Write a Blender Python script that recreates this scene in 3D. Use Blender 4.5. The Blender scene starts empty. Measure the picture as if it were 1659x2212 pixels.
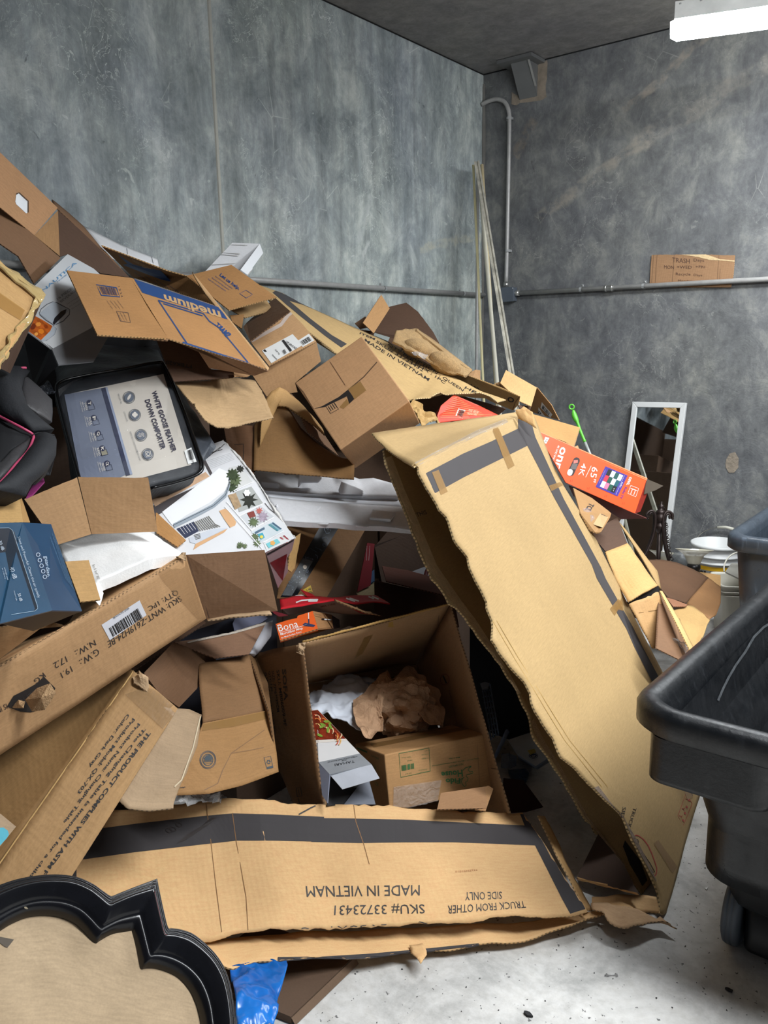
import bpy, bmesh, math, random
from mathutils import Vector as Vc, Matrix, noise
from mathutils.bvhtree import BVHTree
random.seed(7)
S = bpy.context.scene
COL = S.collection
# ---------------------------------------------------------------- camera
FP, CX, CY, EYE = 1765.0, 829.5, 1106.0, 1.6
RX = Vc((0.78962997, -0.10880728, 0.60385883))
RY = Vc((0.61328937, 0.17041885, -0.77125454))
RZ = Vc((-0.01899082, 0.9793459, 0.20129818))
cam_d = bpy.data.cameras.new('camera')
cam = bpy.data.objects.new('camera', cam_d); COL.objects.link(cam)
cam_d.sensor_fit = 'VERTICAL'; cam_d.sensor_height = 24.0
cam_d.lens = 24.0 * FP / 2212.0; cam_d.clip_start = 0.05
cam.matrix_world = Matrix(((RX.x, RX.y, RX.z, 0), (RY.x, RY.y, RY.z, 0), (RZ.x, RZ.y, RZ.z, EYE), (0, 0, 0, 1)))
S.camera = cam
CAM = Vc((0, 0, EYE))
# ---------------------------------------------------------------- world, exposure
S.view_settings.view_transform = 'Standard'; S.view_settings.look = 'None'
S.view_settings.gamma = 1.0; S.view_settings.use_curve_mapping = False
S.view_settings.exposure = 0.0
wd = bpy.data.worlds.new('world'); S.world = wd; wd.use_nodes = True
wd.node_tree.nodes['Background'].inputs[0].default_value = (0.62, 0.68, 0.8, 1)
wd.node_tree.nodes['Background'].inputs[1].default_value = 0.10
S.cycles.max_bounces = 6; S.cycles.diffuse_bounces = 3; S.cycles.transparent_max_bounces = 8
S.cycles.use_denoising = True
XW, YW, ZC = -3.11, 5.15, 3.365     # left wall, right wall, ceiling
LAMP = 100.0

# ---------------------------------------------------------------- geometry helpers
def ray(px, py):
    x, y = (px - CX) / FP, -(py - CY) / FP
    return Vc((RX.x * x + RX.y * y - RX.z, RY.x * x + RY.y * y - RY.z, RZ.x * x + RZ.y * y - RZ.z))
def P(px, py, d): return CAM + ray(px, py) * d
def onfloor(px, py, z=0.0):
    r = ray(px, py); return CAM + r * ((z - EYE) / r.z)
def onleft(px, py, off=0.0):
    r = ray(px, py); return CAM + r * ((XW + off) / r.x)
def onright(px, py, off=0.0):
    r = ray(px, py); return CAM + r * ((YW - off) / r.y)
def hit(px, py, p0, n):
    r = ray(px, py); return CAM + r * ((p0 - CAM).dot(n) / r.dot(n))
def px_of(p):
    v = p - CAM
    X = v.x * RX.x + v.y * RY.x + v.z * RZ.x; Y = v.x * RX.y + v.y * RY.y + v.z * RZ.y; Z = -(v.x * RX.z + v.y * RY.z + v.z * RZ.z)
    return CX + FP * X / Z, CY - FP * Y / Z, Z
def view(ox, oy, s): return lambda x, y, *d: (ox + x / s, oy + y / s) + d
K1 = view(0, 300, 2.765); K2 = view(500, 500, 2.765); K3 = view(0, 700, 2.765); K4 = view(0, 1150, 2.765)
K5 = view(500, 1000, 2.765); K6 = view(350, 1300, 2.074); K7 = view(1000, 700, 2.5175); K8 = view(950, 0, 2.34)
E1 = view(0, 1600, 2.37); E2 = view(600, 1650, 2.074); E3 = view(1000, 1250, 2.299); E4 = view(1350, 1000, 5.369)
E5 = view(0, 1700, 4.32); E6 = view(350, 950, 4.1475); E7 = view(550, 1100, 4.1475); E8 = view(650, 1420, 3.687)
G = view(0, 0, 1.0)
BV = {}
def mesh(name, vs, fs, mats, mi=None, uv=None, par=None, smooth=False):
    me = bpy.data.meshes.new(name); me.from_pydata([tuple(v) for v in vs], [], fs)
    for m in (mats if isinstance(mats, (list, tuple)) else [mats]): me.materials.append(m)
    if mi: me.polygons.foreach_set('material_index', mi)
    if uv:
        l = me.uv_layers.new(name='UV')
        for p in me.polygons:
            for k, li in enumerate(p.loop_indices): l.data[li].uv = uv[p.index][k]
    if smooth is True: me.polygons.foreach_set('use_smooth', [True] * len(me.polygons))
    elif smooth: me.polygons.foreach_set('use_smooth', smooth)
    me.update()
    o = bpy.data.objects.new(name, me); COL.objects.link(o)
    if par: o.parent = par
    BV[o.name] = ([Vc(v) for v in vs], fs)
    return o
_bvh = {}
def bvh(o):
    if o.name not in _bvh: _bvh[o.name] = BVHTree.FromPolygons(BV[o.name][0], BV[o.name][1])
    return _bvh[o.name]
def cast(o, px, py, off=0.0006):
    r = ray(px, py)
    h = bvh(o).ray_cast(CAM, r.normalized(), 20)
    if h[0] is None: return None
    n = h[1] if h[1].dot(r) < 0 else -h[1]
    return h[0] + n * off
def thing(name, label, cat, group=None):
    o = bpy.data.objects.new(name, None); COL.objects.link(o); o.empty_display_size = .1
    o['label'] = label; o['category'] = cat
    if group: o['group'] = group
    return o
def tag(o, label, cat, group=None):
    o['label'] = label; o['category'] = cat
    if group: o['group'] = group
    return o
def struct(o): o['kind'] = 'structure'; return o
CL = []
def res(pts, plane=None):
    """points: Vector, (px,py,d) or (px,py): those without depth fall on the plane of the first three that have one"""
    out = [p if isinstance(p, Vc) else (P(*p) if len(p) == 3 else None) for p in pts]
    k = [p for p in out if p is not None]
    if not plane and len(k) < 3:
        d = [p[2] for p in pts if not isinstance(p, Vc) and len(p) == 3]
        for i, p in enumerate(pts):
            if len(k) < 3 and out[i] is None: out[i] = P(p[0], p[1], sum(d) / len(d)); k.append(out[i])
    if plane: p0, n = plane
    else:
        p0 = k[0]; n = (k[1] - k[0]).cross(k[2] - k[0]).normalized()
    ds = [px_of(o)[2] for o in k] or [0]; lo, hi = min(ds) - .22, max(ds) + .22
    def safe(p):
        h = hit(p[0], p[1], p0, n); z = px_of(h)[2]
        if not (plane or lo <= z <= hi): CL.append((p, round(z, 2), round(lo, 2), round(hi, 2)))
        return h if plane or lo <= z <= hi else P(p[0], p[1], min(max(z if z > 0 else hi, lo), hi))
    out = [safe(p) if o is None else o for p, o in zip(pts, out)]
    if n.dot(CAM - p0) < 0: n = -n
    return out, p0, n
def plane_of(a, b, c):
    a, b, c = [x if isinstance(x, Vc) else P(*x) for x in (a, b, c)]
    return a, (b - a).cross(c - a).normalized()
def ragged(pts, edges, n, amp, step=.012):
    out = []
    for i, p in enumerate(pts):
        q = pts[(i + 1) % len(pts)]; out.append(p)
        if edges == 'all' or i in edges:
            L = (q - p).length; m = max(1, int(L / step)); s = (q - p).cross(n).normalized()
            for k in range(1, m):
                t = k / m
                out.append(p.lerp(q, t) + s * amp * .6 * (noise.noise(p.lerp(q, t) * 14) + noise.noise(p.lerp(q, t) * 60) + random.uniform(-.3, .3)))
    return out
def panel(par, name, pts, mat, th=.004, rag=(), ra=.004, plane=None, em=None):
    pts, p0, n = res(pts, plane)
    if rag: pts = ragged(pts, rag, n, ra)
    m = len(pts); u = (pts[1] - pts[0]).normalized(); v = n.cross(u)
    vs = pts + [p - n * th for p in pts]
    fs = [list(range(m)), list(range(2 * m - 1, m - 1, -1))]; L = 0
    f2 = [(p.dot(u), p.dot(v)) for p in pts]
    uv = [f2, [f2[m - 1 - k] for k in range(m)]]; mi = [0, 0]
    for i in range(m):
        j = (i + 1) % m; fs.append([i, m + i, m + j, j]); e = (pts[j] - pts[i]).length
        uv.append([(L, 0), (L, 1), (L + e, 1), (L + e, 0)]); L += e; mi.append(1)
    if (pts[1] - pts[0]).cross(pts[2] - pts[1]).dot(n) < 0 and False: pass
    return mesh(name, vs, fs, [mat, em or mat.get('_e') and bpy.data.materials[mat['_e']] or mat], mi, uv, par)
def samp(poly, n):
    ls = [0]
    for a, b in zip(poly, poly[1:]): ls.append(ls[-1] + (b - a).length)
    out = []
    for k in range(n + 1):
        s = ls[-1] * k / n; i = 0
        while i < len(poly) - 2 and ls[i + 1] < s: i += 1
        d = ls[i + 1] - ls[i]; out.append(poly[i].lerp(poly[i + 1], (s - ls[i]) / d if d else 0))
    return out
def coons(par, name, top, right, bottom, left, mat, nx=24, ny=12, th=.004, amp=0, fr=6, bulge=0, rag='', ra=.004, smooth=True, ridge=0, em=None, jit=0):
    """top L->R, right T->B, bottom L->R, left T->B; polylines of points"""
    g = [[(p if isinstance(p, Vc) else P(*p)) for p in s] for s in (top, right, bottom, left)]
    T, R, B, L = samp(g[0], nx), samp(g[1], ny), samp(g[2], nx), samp(g[3], ny)
    W = sum((a - b).length for a, b in zip(T, T[1:])); Hh = sum((a - b).length for a, b in zip(L, L[1:]))
    gr = []
    for j in range(ny + 1):
        v = j / ny; row = []
        for i in range(nx + 1):
            u = i / nx
            p = T[i] * (1 - v) + B[i] * v + L[j] * (1 - u) + R[j] * u - (T[0] * (1 - u) * (1 - v) + T[-1] * u * (1 - v) + B[0] * (1 - u) * v + B[-1] * u * v)
            row.append(p)
        gr.append(row)
    def nor(i, j):
        a = gr[j][min(i + 1, nx)] - gr[j][max(i - 1, 0)]; b = gr[min(j + 1, ny)][i] - gr[max(j - 1, 0)][i]
        n = a.cross(b)
        n = n.normalized() if n.length > 1e-9 else Vc((0, 0, 1))
        return n if n.dot(CAM - gr[j][i]) > 0 else -n
    N = [[nor(i, j) for i in range(nx + 1)] for j in range(ny + 1)]
    fr_ = []
    for j in range(ny + 1):
        v = j / ny; row = []
        for i in range(nx + 1):
            u = i / nx; p = gr[j][i]; d = bulge * (math.sin(math.pi * u) * math.sin(math.pi * v)) ** .6 if bulge and 0 < i < nx and 0 < j < ny else 0
            w = 1.0
            if amp: d += amp * (noise.noise(p * fr) + .5 * noise.noise(p * fr * 2.3)) * w
            if ridge: d += ridge * (1 - abs(noise.noise(p * fr * 1.7 + Vc((9, 4, 2)))) * 2.2 - abs(noise.noise(p * fr * 3.9)) * 1.1)
            q = p + N[j][i] * d
            if jit and 0 < i < nx and 0 < j < ny: q += Vc([random.uniform(-jit, jit) for _ in range(3)])
            a = ra * (1.1 * noise.noise(p * 14) + .9 * noise.noise(p * 60) + random.uniform(-.25, .25) + (random.uniform(-1.2, 1.2) if random.random() < .07 else 0))
            if 't' in rag and j == 0: q += (gr[0][i] - gr[1][i]).normalized() * a
            if 'b' in rag and j == ny: q += (gr[ny][i] - gr[ny - 1][i]).normalized() * a
            if 'l' in rag and i == 0: q += (gr[j][0] - gr[j][1]).normalized() * a
            if 'r' in rag and i == nx: q += (gr[j][nx] - gr[j][nx - 1]).normalized() * a
            row.append(q)
        fr_.append(row)
    idx = lambda i, j: j * (nx + 1) + i
    vs = [p for r in fr_ for p in r]; k = len(vs)
    vs += [fr_[j][i] - N[j][i] * th for j in range(ny + 1) for i in range(nx + 1)]
    fs, uv, mi, sm = [], [], [], []
    for j in range(ny):
        for i in range(nx):
            q = [(i, j), (i, j + 1), (i + 1, j + 1), (i + 1, j)]
            fs.append([idx(*x) for x in q]); uv.append([(x[0] / nx * W, x[1] / ny * Hh) for x in q]); mi.append(0); sm.append(smooth)
            fs.append([k + idx(*x) for x in reversed(q)]); uv.append([(x[0] / nx * W, x[1] / ny * Hh) for x in reversed(q)]); mi.append(0); sm.append(smooth)
    loop = [(i, 0) for i in range(nx)] + [(nx, j) for j in range(ny)] + [(i, ny) for i in range(nx, 0, -1)] + [(0, j) for j in range(ny, 0, -1)]
    s = 0
    for a, b in zip(loop, loop[1:] + loop[:1]):
        e = (fr_[b[1]][b[0]] - fr_[a[1]][a[0]]).length
        fs.append([idx(*a), idx(*b), k + idx(*b), k + idx(*a)]); uv.append([(s, 0), (s + e, 0), (s + e, 1), (s, 1)]); s += e; mi.append(1); sm.append(False)
    return mesh(name, vs, fs, [mat, em or (bpy.data.materials[mat['_e']] if mat.get('_e') else mat)], mi, uv, par, sm)
def bevel(o, w=.004, seg=2):
    m = o.modifiers.new('b', 'BEVEL'); m.width = w; m.segments = seg; m.limit_method = 'ANGLE'; return o
class Cub:
    """a box from one corner and its three neighbours; c(i,j,k) its corners"""
    def __init__(s, O, A, B, C):
        s.o, a, b, c = [x if isinstance(x, Vc) else P(*x) for x in (O, A, B, C)]
        s.a, s.b, s.c = a - s.o, b - s.o, c - s.o
    def p(s, i, j, k): return s.o + s.a * i + s.b * j + s.c * k
    def face(s, w):
        f = {'a0': [(0,0,0),(0,1,0),(0,1,1),(0,0,1)], 'a1': [(1,0,0),(1,1,0),(1,1,1),(1,0,1)],
             'b0': [(0,0,0),(1,0,0),(1,0,1),(0,0,1)], 'b1': [(0,1,0),(1,1,0),(1,1,1),(0,1,1)],
             'c0': [(0,0,0),(1,0,0),(1,1,0),(0,1,0)], 'c1': [(0,0,1),(1,0,1),(1,1,1),(0,1,1)]}[w]
        return [s.p(*x) for x in f]
    def body(s, par, name, mat, skip=(), th=.004, bv=.003, dent=0):
        ks = [k for k in ('a0', 'a1', 'b0', 'b1', 'c0', 'c1') if k not in skip]
        cen = s.p(.5, .5, .5)
        if not skip:
            vs = [s.p(i, j, k) for i in (0, 1) for j in (0, 1) for k in (0, 1)]
            if dent: vs = [v + Vc([random.uniform(-dent, dent) for _ in range(3)]) for v in vs]
            fs = [[0, 1, 3, 2], [4, 6, 7, 5], [0, 4, 5, 1], [2, 3, 7, 6], [0, 2, 6, 4], [1, 5, 7, 3]]
            if s.a.cross(s.b).dot(s.c) < 0: fs = [f[::-1] for f in fs]
        else:
            vs, fs = [], []
            for k in ks:
                f = s.face(k); n = (f[1] - f[0]).cross(f[2] - f[0]).normalized()
                if n.dot(f[0] - cen) < 0: n = -n
                b = len(vs)
                ins = [p + (cen - p) * 0 - n * th for p in f]
                vs += f + ins
                fs += [[b, b+1, b+2, b+3], [b+7, b+6, b+5, b+4]] + [[b+i, b+4+i, b+4+(i+1) % 4, b+(i+1) % 4] for i in range(4)]
        uv = []
        for f in fs:
            q = [vs[i] for i in f]; u = q[1] - q[0]; n = u.cross(q[2] - q[0]); u.normalize(); v = n.normalized().cross(u)
            uv.append([(p.dot(u), p.dot(v)) for p in q])
        o = mesh(name, vs, fs, mat, None, uv, par)
        if not skip and bv: bevel(o, bv)
        return o
def decal(o, name, quad, mat, par=None, nx=1, ny=1, off=.0006, label=None):
    """quad TL TR BR BL in picture points, laid on the surface of o"""
    q = [Vc((p[0], p[1])) for p in quad]; vs = []; last = None
    for j in range(ny + 1):
        for i in range(nx + 1):
            u, v = i / nx, j / ny
            p = q[0] * (1 - u) * (1 - v) + q[1] * u * (1 - v) + q[2] * u * v + q[3] * (1 - u) * v
            h = cast(o, p.x, p.y, off)
            if h is None:
                c = (q[0] + q[1] + q[2] + q[3]) / 4
                for t in (.01, .02, .04, .07, .1, .2, .4, .7):
                    w = p.lerp(c, t); h = cast(o, w.x, w.y, off)
                    if h: break
            if h is None: h = last
            if h is None: return None
            last = h; vs.append(h)
    fs = [[j * (nx + 1) + i, (j + 1) * (nx + 1) + i, (j + 1) * (nx + 1) + i + 1, j * (nx + 1) + i + 1] for j in range(ny) for i in range(nx)]
    uv = [[((k % (nx + 1)) / nx, (k // (nx + 1)) / ny) for k in f] for f in fs]
    r = mesh(name, vs, fs, mat, None, uv, par or o)
    if label: r['label'] = label
    return r
def strip(o, name, a, b, mat, par=None, off=.0006, sub=6, label=None):
    """band between two picture polylines of equal length"""
    vs = []; last = None
    def sub_(l):
        out = []
        for p, q in zip(l, l[1:]):
            for k in range(sub): out.append((p[0] + (q[0] - p[0]) * k / sub, p[1] + (q[1] - p[1]) * k / sub))
        return out + [l[-1][:2]]
    A, B = sub_(a), sub_(b); pr = []
    for p, q in zip(A, B):
        h, g = cast(o, p[0], p[1], off), cast(o, q[0], q[1], off)
        if h is None or g is None:
            for t in (.1, .2, .3, .45, .6, .8, .9):
                if h is None: h = cast(o, p[0] + (q[0] - p[0]) * t, p[1] + (q[1] - p[1]) * t, off)
                if g is None: g = cast(o, q[0] + (p[0] - q[0]) * t, q[1] + (p[1] - q[1]) * t, off)
        if h is None or g is None: continue
        m = []
        for t in (0, .34, .67, 1):
            w = cast(o, p[0] + (q[0] - p[0]) * t, p[1] + (q[1] - p[1]) * t, off) if 0 < t < 1 else (h if t == 0 else g)
            m.append(w or h.lerp(g, t))
        pr += m
    n = len(pr) // 4
    if n < 2: return None
    fs = [[4 * i + k, 4 * i + 4 + k, 4 * i + 5 + k, 4 * i + 1 + k] for i in range(n - 1) for k in range(3)]
    r = mesh(name, pr, fs, mat, None, None, par or o)
    if label: r['label'] = label
    return r
def poly(o, name, pts, mat, par=None, off=.0006):
    vs = [cast(o, p[0], p[1], off) for p in pts]; vs = [v for v in vs if v is not None]
    if len(vs) < 3: return None
    return mesh(name, vs, [list(range(len(vs)))], mat, None, None, par or o)
def disc(c, r, n=20, ang=0, asp=1, a0=0, a1=360):
    ca, sa = math.cos(math.radians(ang)), math.sin(math.radians(ang)); out = []
    for k in range(n + (a1 - a0 < 360)):
        t = math.radians(a0 + (a1 - a0) * k / n); x, y = math.cos(t) * r, math.sin(t) * r * asp
        out.append((c[0] + x * ca - y * sa, c[1] + x * sa + y * ca))
    return out
def line(o, name, pts, w, mat, par=None, off=.0008, closed=False):
    """thin printed line along picture points, width in picture pixels"""
    pts = [p[:2] for p in pts]
    if closed: pts = pts + [pts[0]]
    A, B = [], []
    for i, p in enumerate(pts):
        a = pts[max(i - 1, 0)] if not (closed and i == 0) else pts[-2]; b = pts[min(i + 1, len(pts) - 1)] if not (closed and i == len(pts) - 1) else pts[1]
        dx, dy = b[0] - a[0], b[1] - a[1]; L = math.hypot(dx, dy) or 1
        nx_, ny_ = -dy / L * w / 2, dx / L * w / 2
        A.append((p[0] + nx_, p[1] + ny_)); B.append((p[0] - nx_, p[1] - ny_))
    return strip(o, name, A, B, mat, par, off, sub=2)
_txt = {}
def glyphs(s, bold):
    k = (s, bold)
    if k not in _txt:
        c = bpy.data.curves.new('t', 'FONT'); c.body = s; c.resolution_u = 2; c.offset = bold
        o = bpy.data.objects.new('t', c); COL.objects.link(o)
        dg = bpy.context.evaluated_depsgraph_get(); m = bpy.data.meshes.new_from_object(o.evaluated_get(dg))
        _txt[k] = ([v.co.copy() for v in m.vertices], [list(p.vertices) for p in m.polygons])
        bpy.data.objects.remove(o); bpy.data.meshes.remove(m); bpy.data.curves.remove(c)
    return _txt[k]
def texts(o, rows, mat, par=None, name='lettering', off=.0011, bold=0.0, label=None):
    """rows of (string, TL, TR, BL[, BR]): picture points of the writing's own top left, top right, bottom left"""
    last = None
    for r in rows:
        vs, fs = [], []
        s, TL, TR, BL = r[:4]; TL, TR, BL = [Vc(p[:2]) for p in (TL, TR, BL)]; BR = Vc(r[4][:2]) if len(r) > 4 else TR + BL - TL
        gv, gf = glyphs(s, bold)
        if not gv: continue
        x0, x1 = min(v.x for v in gv), max(v.x for v in gv); y0, y1 = min(v.y for v in gv), max(v.y for v in gv)
        b = len(vs); ok = []; new = []
        for v in gv:
            u, w = (v.x - x0) / (x1 - x0 or 1), (y1 - v.y) / (y1 - y0 or 1)
            p = TL * (1 - u) * (1 - w) + TR * u * (1 - w) + BR * u * w + BL * (1 - u) * w
            h = cast(o, p.x, p.y, off); ok.append(h is not None); new.append(h or Vc((0, 0, 0)))
        vs += new; fs += [[b + i for i in f] for f in gf if all(ok[i] for i in f)]
        if not fs: continue
        used = sorted({i for f in fs for i in f}); mp = {i: k for k, i in enumerate(used)}
        last = mesh(name, [vs[i] for i in used], [[mp[i] for i in f] for f in fs], mat, None, None, par or o)
        if label: last['label'] = label
    return last
def along(V, s, A, B, h):
    """a row for texts(): string centred on the line A-B of view V, letters h high"""
    dx, dy = B[0] - A[0], B[1] - A[1]; L = math.hypot(dx, dy); ux, uy = dy / L * h / 2, -dx / L * h / 2
    return (s, V(A[0] + ux, A[1] + uy), V(B[0] + ux, B[1] + uy), V(A[0] - ux, A[1] - uy))
def barcode(o, quad, mat, par=None, n=18, name='barcode', off=.0014):
    q = [Vc(p[:2]) for p in quad]; vs, fs = [], []; x = 0; rnd = random.Random(int(q[0].x)); ws = []
    while x < 1:
        w = rnd.choice((.4, .4, .8, 1.2)) / n; ws.append((x, min(1, x + w))); x += w + rnd.choice((.4, .5, .9)) / n
    for a, b in ws:
        c = [cast(o, *(q[0].lerp(q[1], t) if k == 0 else q[3].lerp(q[2], t)), off) for t, k in ((a, 0), (b, 0), (b, 1), (a, 1))]
        if None in c: continue
        i = len(vs); vs += c; fs.append([i, i + 1, i + 2, i + 3])
    if fs: return mesh(name, vs, fs, mat, None, None, par or o)
def tube(par, name, pts, r, mat, n=10, cap=True, rs=None, smooth=True):
    pts = [p if isinstance(p, Vc) else P(*p) for p in pts]; vs, fs = [], []
    t0 = (pts[1] - pts[0]).normalized(); up = t0.orthogonal().normalized()
    for i, p in enumerate(pts):
        t = (pts[min(i + 1, len(pts) - 1)] - pts[max(i - 1, 0)]).normalized()
        up = (up - t * up.dot(t)).normalized(); s = t.cross(up); rr = rs[i] if rs else r
        vs += [p + (up * math.cos(2 * math.pi * k / n) + s * math.sin(2 * math.pi * k / n)) * rr for k in range(n)]
    for i in range(len(pts) - 1):
        for k in range(n):
            a, b = i * n + k, i * n + (k + 1) % n; fs.append([a, b, b + n, a + n])
    sm = [smooth] * len(fs)
    if cap: fs += [list(range(n - 1, -1, -1)), list(range(len(vs) - n, len(vs)))]; sm += [False, False]
    return mesh(name, vs, fs, mat, None, None, par, sm)
def lathe(par, name, prof, c, mat, n=32, axis=Vc((0, 0, 1)), th=0, smooth=True):
    """prof of (radius, height) along axis from c"""
    axis = axis.normalized(); u = axis.orthogonal().normalized(); v = axis.cross(u); vs, fs = [], []
    for r, h in prof: vs += [c + axis * h + (u * math.cos(2 * math.pi * k / n) + v * math.sin(2 * math.pi * k / n)) * r for k in range(n)]
    for i in range(len(prof) - 1):
        for k in range(n):
            a, b = i * n + k, i * n + (k + 1) % n; fs.append([a, b, b + n, a + n])
    return mesh(name, vs, fs, mat, None, None, par, smooth)
def bez(pts, n=8):
    """smooth curve (Catmull-Rom) through points"""
    pts = [p if isinstance(p, Vc) else P(*p) for p in pts]; q = [pts[0] * 2 - pts[1]] + pts + [pts[-1] * 2 - pts[-2]]; out = []
    for i in range(1, len(q) - 2):
        for k in range(n):
            t = k / n
            out.append(.5 * ((2 * q[i]) + (q[i+1] - q[i-1]) * t + (2 * q[i-1] - 5 * q[i] + 4 * q[i+1] - q[i+2]) * t * t + (3 * q[i] - q[i-1] - 3 * q[i+1] + q[i+2]) * t ** 3))
    return out + [pts[-1]]
def finish():
    """move every top-level origin to the thing's base"""
    bpy.context.view_layer.update()
    for o in list(COL.objects):
        if o.parent or o.type in ('CAMERA', 'LIGHT'): continue
        ms = ([o] if o.type == 'MESH' else []) + [c for c in o.children_recursive if c.type == 'MESH']
        vs = [m.matrix_world @ v.co for m in ms for v in m.data.vertices]
        if not vs: continue
        lo = [min(v[k] for v in vs) for k in range(3)]; hi = [max(v[k] for v in vs) for k in range(3)]
        b = Vc(((lo[0] + hi[0]) / 2, (lo[1] + hi[1]) / 2, lo[2]))
        if o.type == 'MESH': o.data.transform(Matrix.Translation(-b))
        o.location = b
        for c in o.children: c.location = -b
        if o.type == 'MESH': pass
# ---------------------------------------------------------------- materials
def lin(h):
    c = [int(h[i:i + 2], 16) / 255 for i in (0, 2, 4)]
    return tuple(x / 12.92 if x < .04045 else ((x + .055) / 1.055) ** 2.4 for x in c) + (1,)
class NT:
    def __init__(s, name):
        s.m = bpy.data.materials.new(name); s.m.use_nodes = True; s.t = s.m.node_tree
        s.b = s.t.nodes['Principled BSDF']; s.out = s.t.nodes['Material Output']
    def n(s, k, **kw):
        x = s.t.nodes.new(k)
        for a, v in kw.items():
            if a[0] == '_': setattr(x, a[1:], v)
            else: x.inputs[a.replace('__', ' ')].default_value = v
        return x
    def l(s, a, b): s.t.links.new(a, b)
    def co(s, kind='Object'): return s.n('ShaderNodeTexCoord').outputs[kind]
    def noise(s, vec, scale, detail=4, rough=.6, dist=0):
        x = s.n('ShaderNodeTexNoise', Scale=scale, Detail=detail, Roughness=rough, Distortion=dist); s.l(vec, x.inputs['Vector']); return x.outputs['Fac']
    def ramp(s, f, stops):
        r = s.n('ShaderNodeValToRGB'); e = r.color_ramp.elements
        while len(e) < len(stops): e.new(.5)
        for k, (p, c) in enumerate(stops):
            e[k].position = p; e[k].color = c if isinstance(c, tuple) else (c, c, c, 1)
        s.l(f, r.inputs[0]); return r.outputs[0]
    def mix(s, f, a, b, mode='MIX'):
        x = s.n('ShaderNodeMix', _data_type='RGBA', _blend_type=mode)
        for v, i in ((f, 0), (a, 6), (b, 7)):
            if isinstance(v, (int, float, tuple)): x.inputs[i].default_value = v
            else: s.l(v, x.inputs[i])
        return x.outputs[2]
    def math(s, op, a, b=None):
        x = s.n('ShaderNodeMath', _operation=op)
        for i, v in ((0, a), (1, b)):
            if v is None: continue
            if isinstance(v, (int, float)): x.inputs[i].default_value = v
            else: s.l(v, x.inputs[i])
        return x.outputs[0]
    def mapping(s, vec, scale=(1, 1, 1), rot=(0, 0, 0), loc=(0, 0, 0)):
        x = s.n('ShaderNodeMapping', Scale=scale, Rotation=rot, Location=loc); s.l(vec, x.inputs[0]); return x.outputs[0]
    def bump(s, f, strength, dist=.01, prev=None):
        x = s.n('ShaderNodeBump', Strength=strength, Distance=dist); s.l(f, x.inputs['Height'])
        if prev: s.l(prev, x.inputs['Normal'])
        s.l(x.outputs[0], s.b.inputs['Normal']); return x.outputs[0]
    def col(s, c):
        if isinstance(c, tuple): s.b.inputs['Base Color'].default_value = c
        else: s.l(c, s.b.inputs['Base Color'])
    def set(s, **kw):
        for k, v in kw.items(): s.b.inputs[k.replace('__', ' ')].default_value = v
_mc = {}
def plain(h, rough=.6, metal=0, var=.12, sc=9, bump=0, name='paint', **kw):
    k = (h, rough, metal, var, sc, bump, str(kw))
    if k in _mc: return _mc[k]
    t = NT(name + '_' + h); c = lin(h); v = t.co()
    f = t.ramp(t.noise(v, sc, 5), [(.3, tuple(x * (1 - var) for x in c[:3]) + (1,)), (.7, tuple(min(1, x * (1 + var)) for x in c[:3]) + (1,))])
    t.col(f); t.set(Roughness=rough, Metallic=metal, **kw)
    if bump: t.bump(t.noise(v, sc * 3, 5), bump, .01)
    _mc[k] = t.m; return t.m
def kraft(h, name='cardboard', rough=.75, flute=.14, wrinkle=.25, edge=None, stain=.12):
    k = ('k', h, rough, flute, wrinkle, edge, stain)
    if k in _mc: return _mc[k]
    ek = ('e', edge or h)
    if ek not in _mc:
        e = NT('corrugated_edge_' + (edge or h)); c = lin(edge or h); uvv = e.co('UV')
        w = e.n('ShaderNodeTexWave', Scale=26.0, Distortion=.8); w.bands_direction = 'X'; e.l(uvv, w.inputs['Vector'])
        e.col(e.ramp(w.outputs['Fac'], [(.25, tuple(x * .38 for x in c[:3]) + (1,)), (.6, tuple(min(1, x * 1.1) for x in c[:3]) + (1,))])); e.set(Roughness=.9)
        _mc[ek] = e.m
    t = NT(name + '_' + h); c = lin(h); uvv = t.co('UV'); ob = t.co()
    a = t.noise(ob, 3.2, 3, .5); b = t.noise(t.mapping(uvv, (30, 220, 1)), 1.0, 3, .6); sp = t.noise(ob, 260, 2, .5)
    col = t.ramp(a, [(.3, tuple(x * (1 - stain) for x in c[:3]) + (1,)), (.68, tuple(min(1, x * (1 + stain * .7)) for x in c[:3]) + (1,))])
    col = t.mix(.35, col, t.ramp(b, [(.3, .38), (.7, .62)]), 'OVERLAY')
    col = t.mix(.25, col, t.ramp(sp, [(.35, .42), (.6, .56)]), 'OVERLAY')
    t.col(col); t.set(Roughness=rough); t.b.inputs['Specular IOR Level'].default_value = .3
    w = t.n('ShaderNodeTexWave', Scale=22.0, Distortion=.4); w.bands_direction = 'X'; t.l(uvv, w.inputs['Vector'])
    n1 = t.bump(w.outputs['Fac'], flute, .0008)
    n2 = t.bump(t.noise(ob, 5.5, 4, .55, .6), wrinkle, .03, n1)
    t.m['_e'] = _mc[ek].name; _mc[k] = t.m; return t.m
def ink(h, rough=.6): return plain(h, rough, var=.04, name='ink')
def stripes(h1, h2, sc, rough=.5, d='X', coord='UV', name='striped', dist=.3):
    t = NT(name); w = t.n('ShaderNodeTexWave', Scale=sc, Distortion=dist); w.bands_direction = d; t.l(t.co(coord), w.inputs['Vector'])
    t.col(t.ramp(w.outputs['Fac'], [(.4, lin(h1)), (.55, lin(h2))])); t.set(Roughness=rough); return t.m
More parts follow.
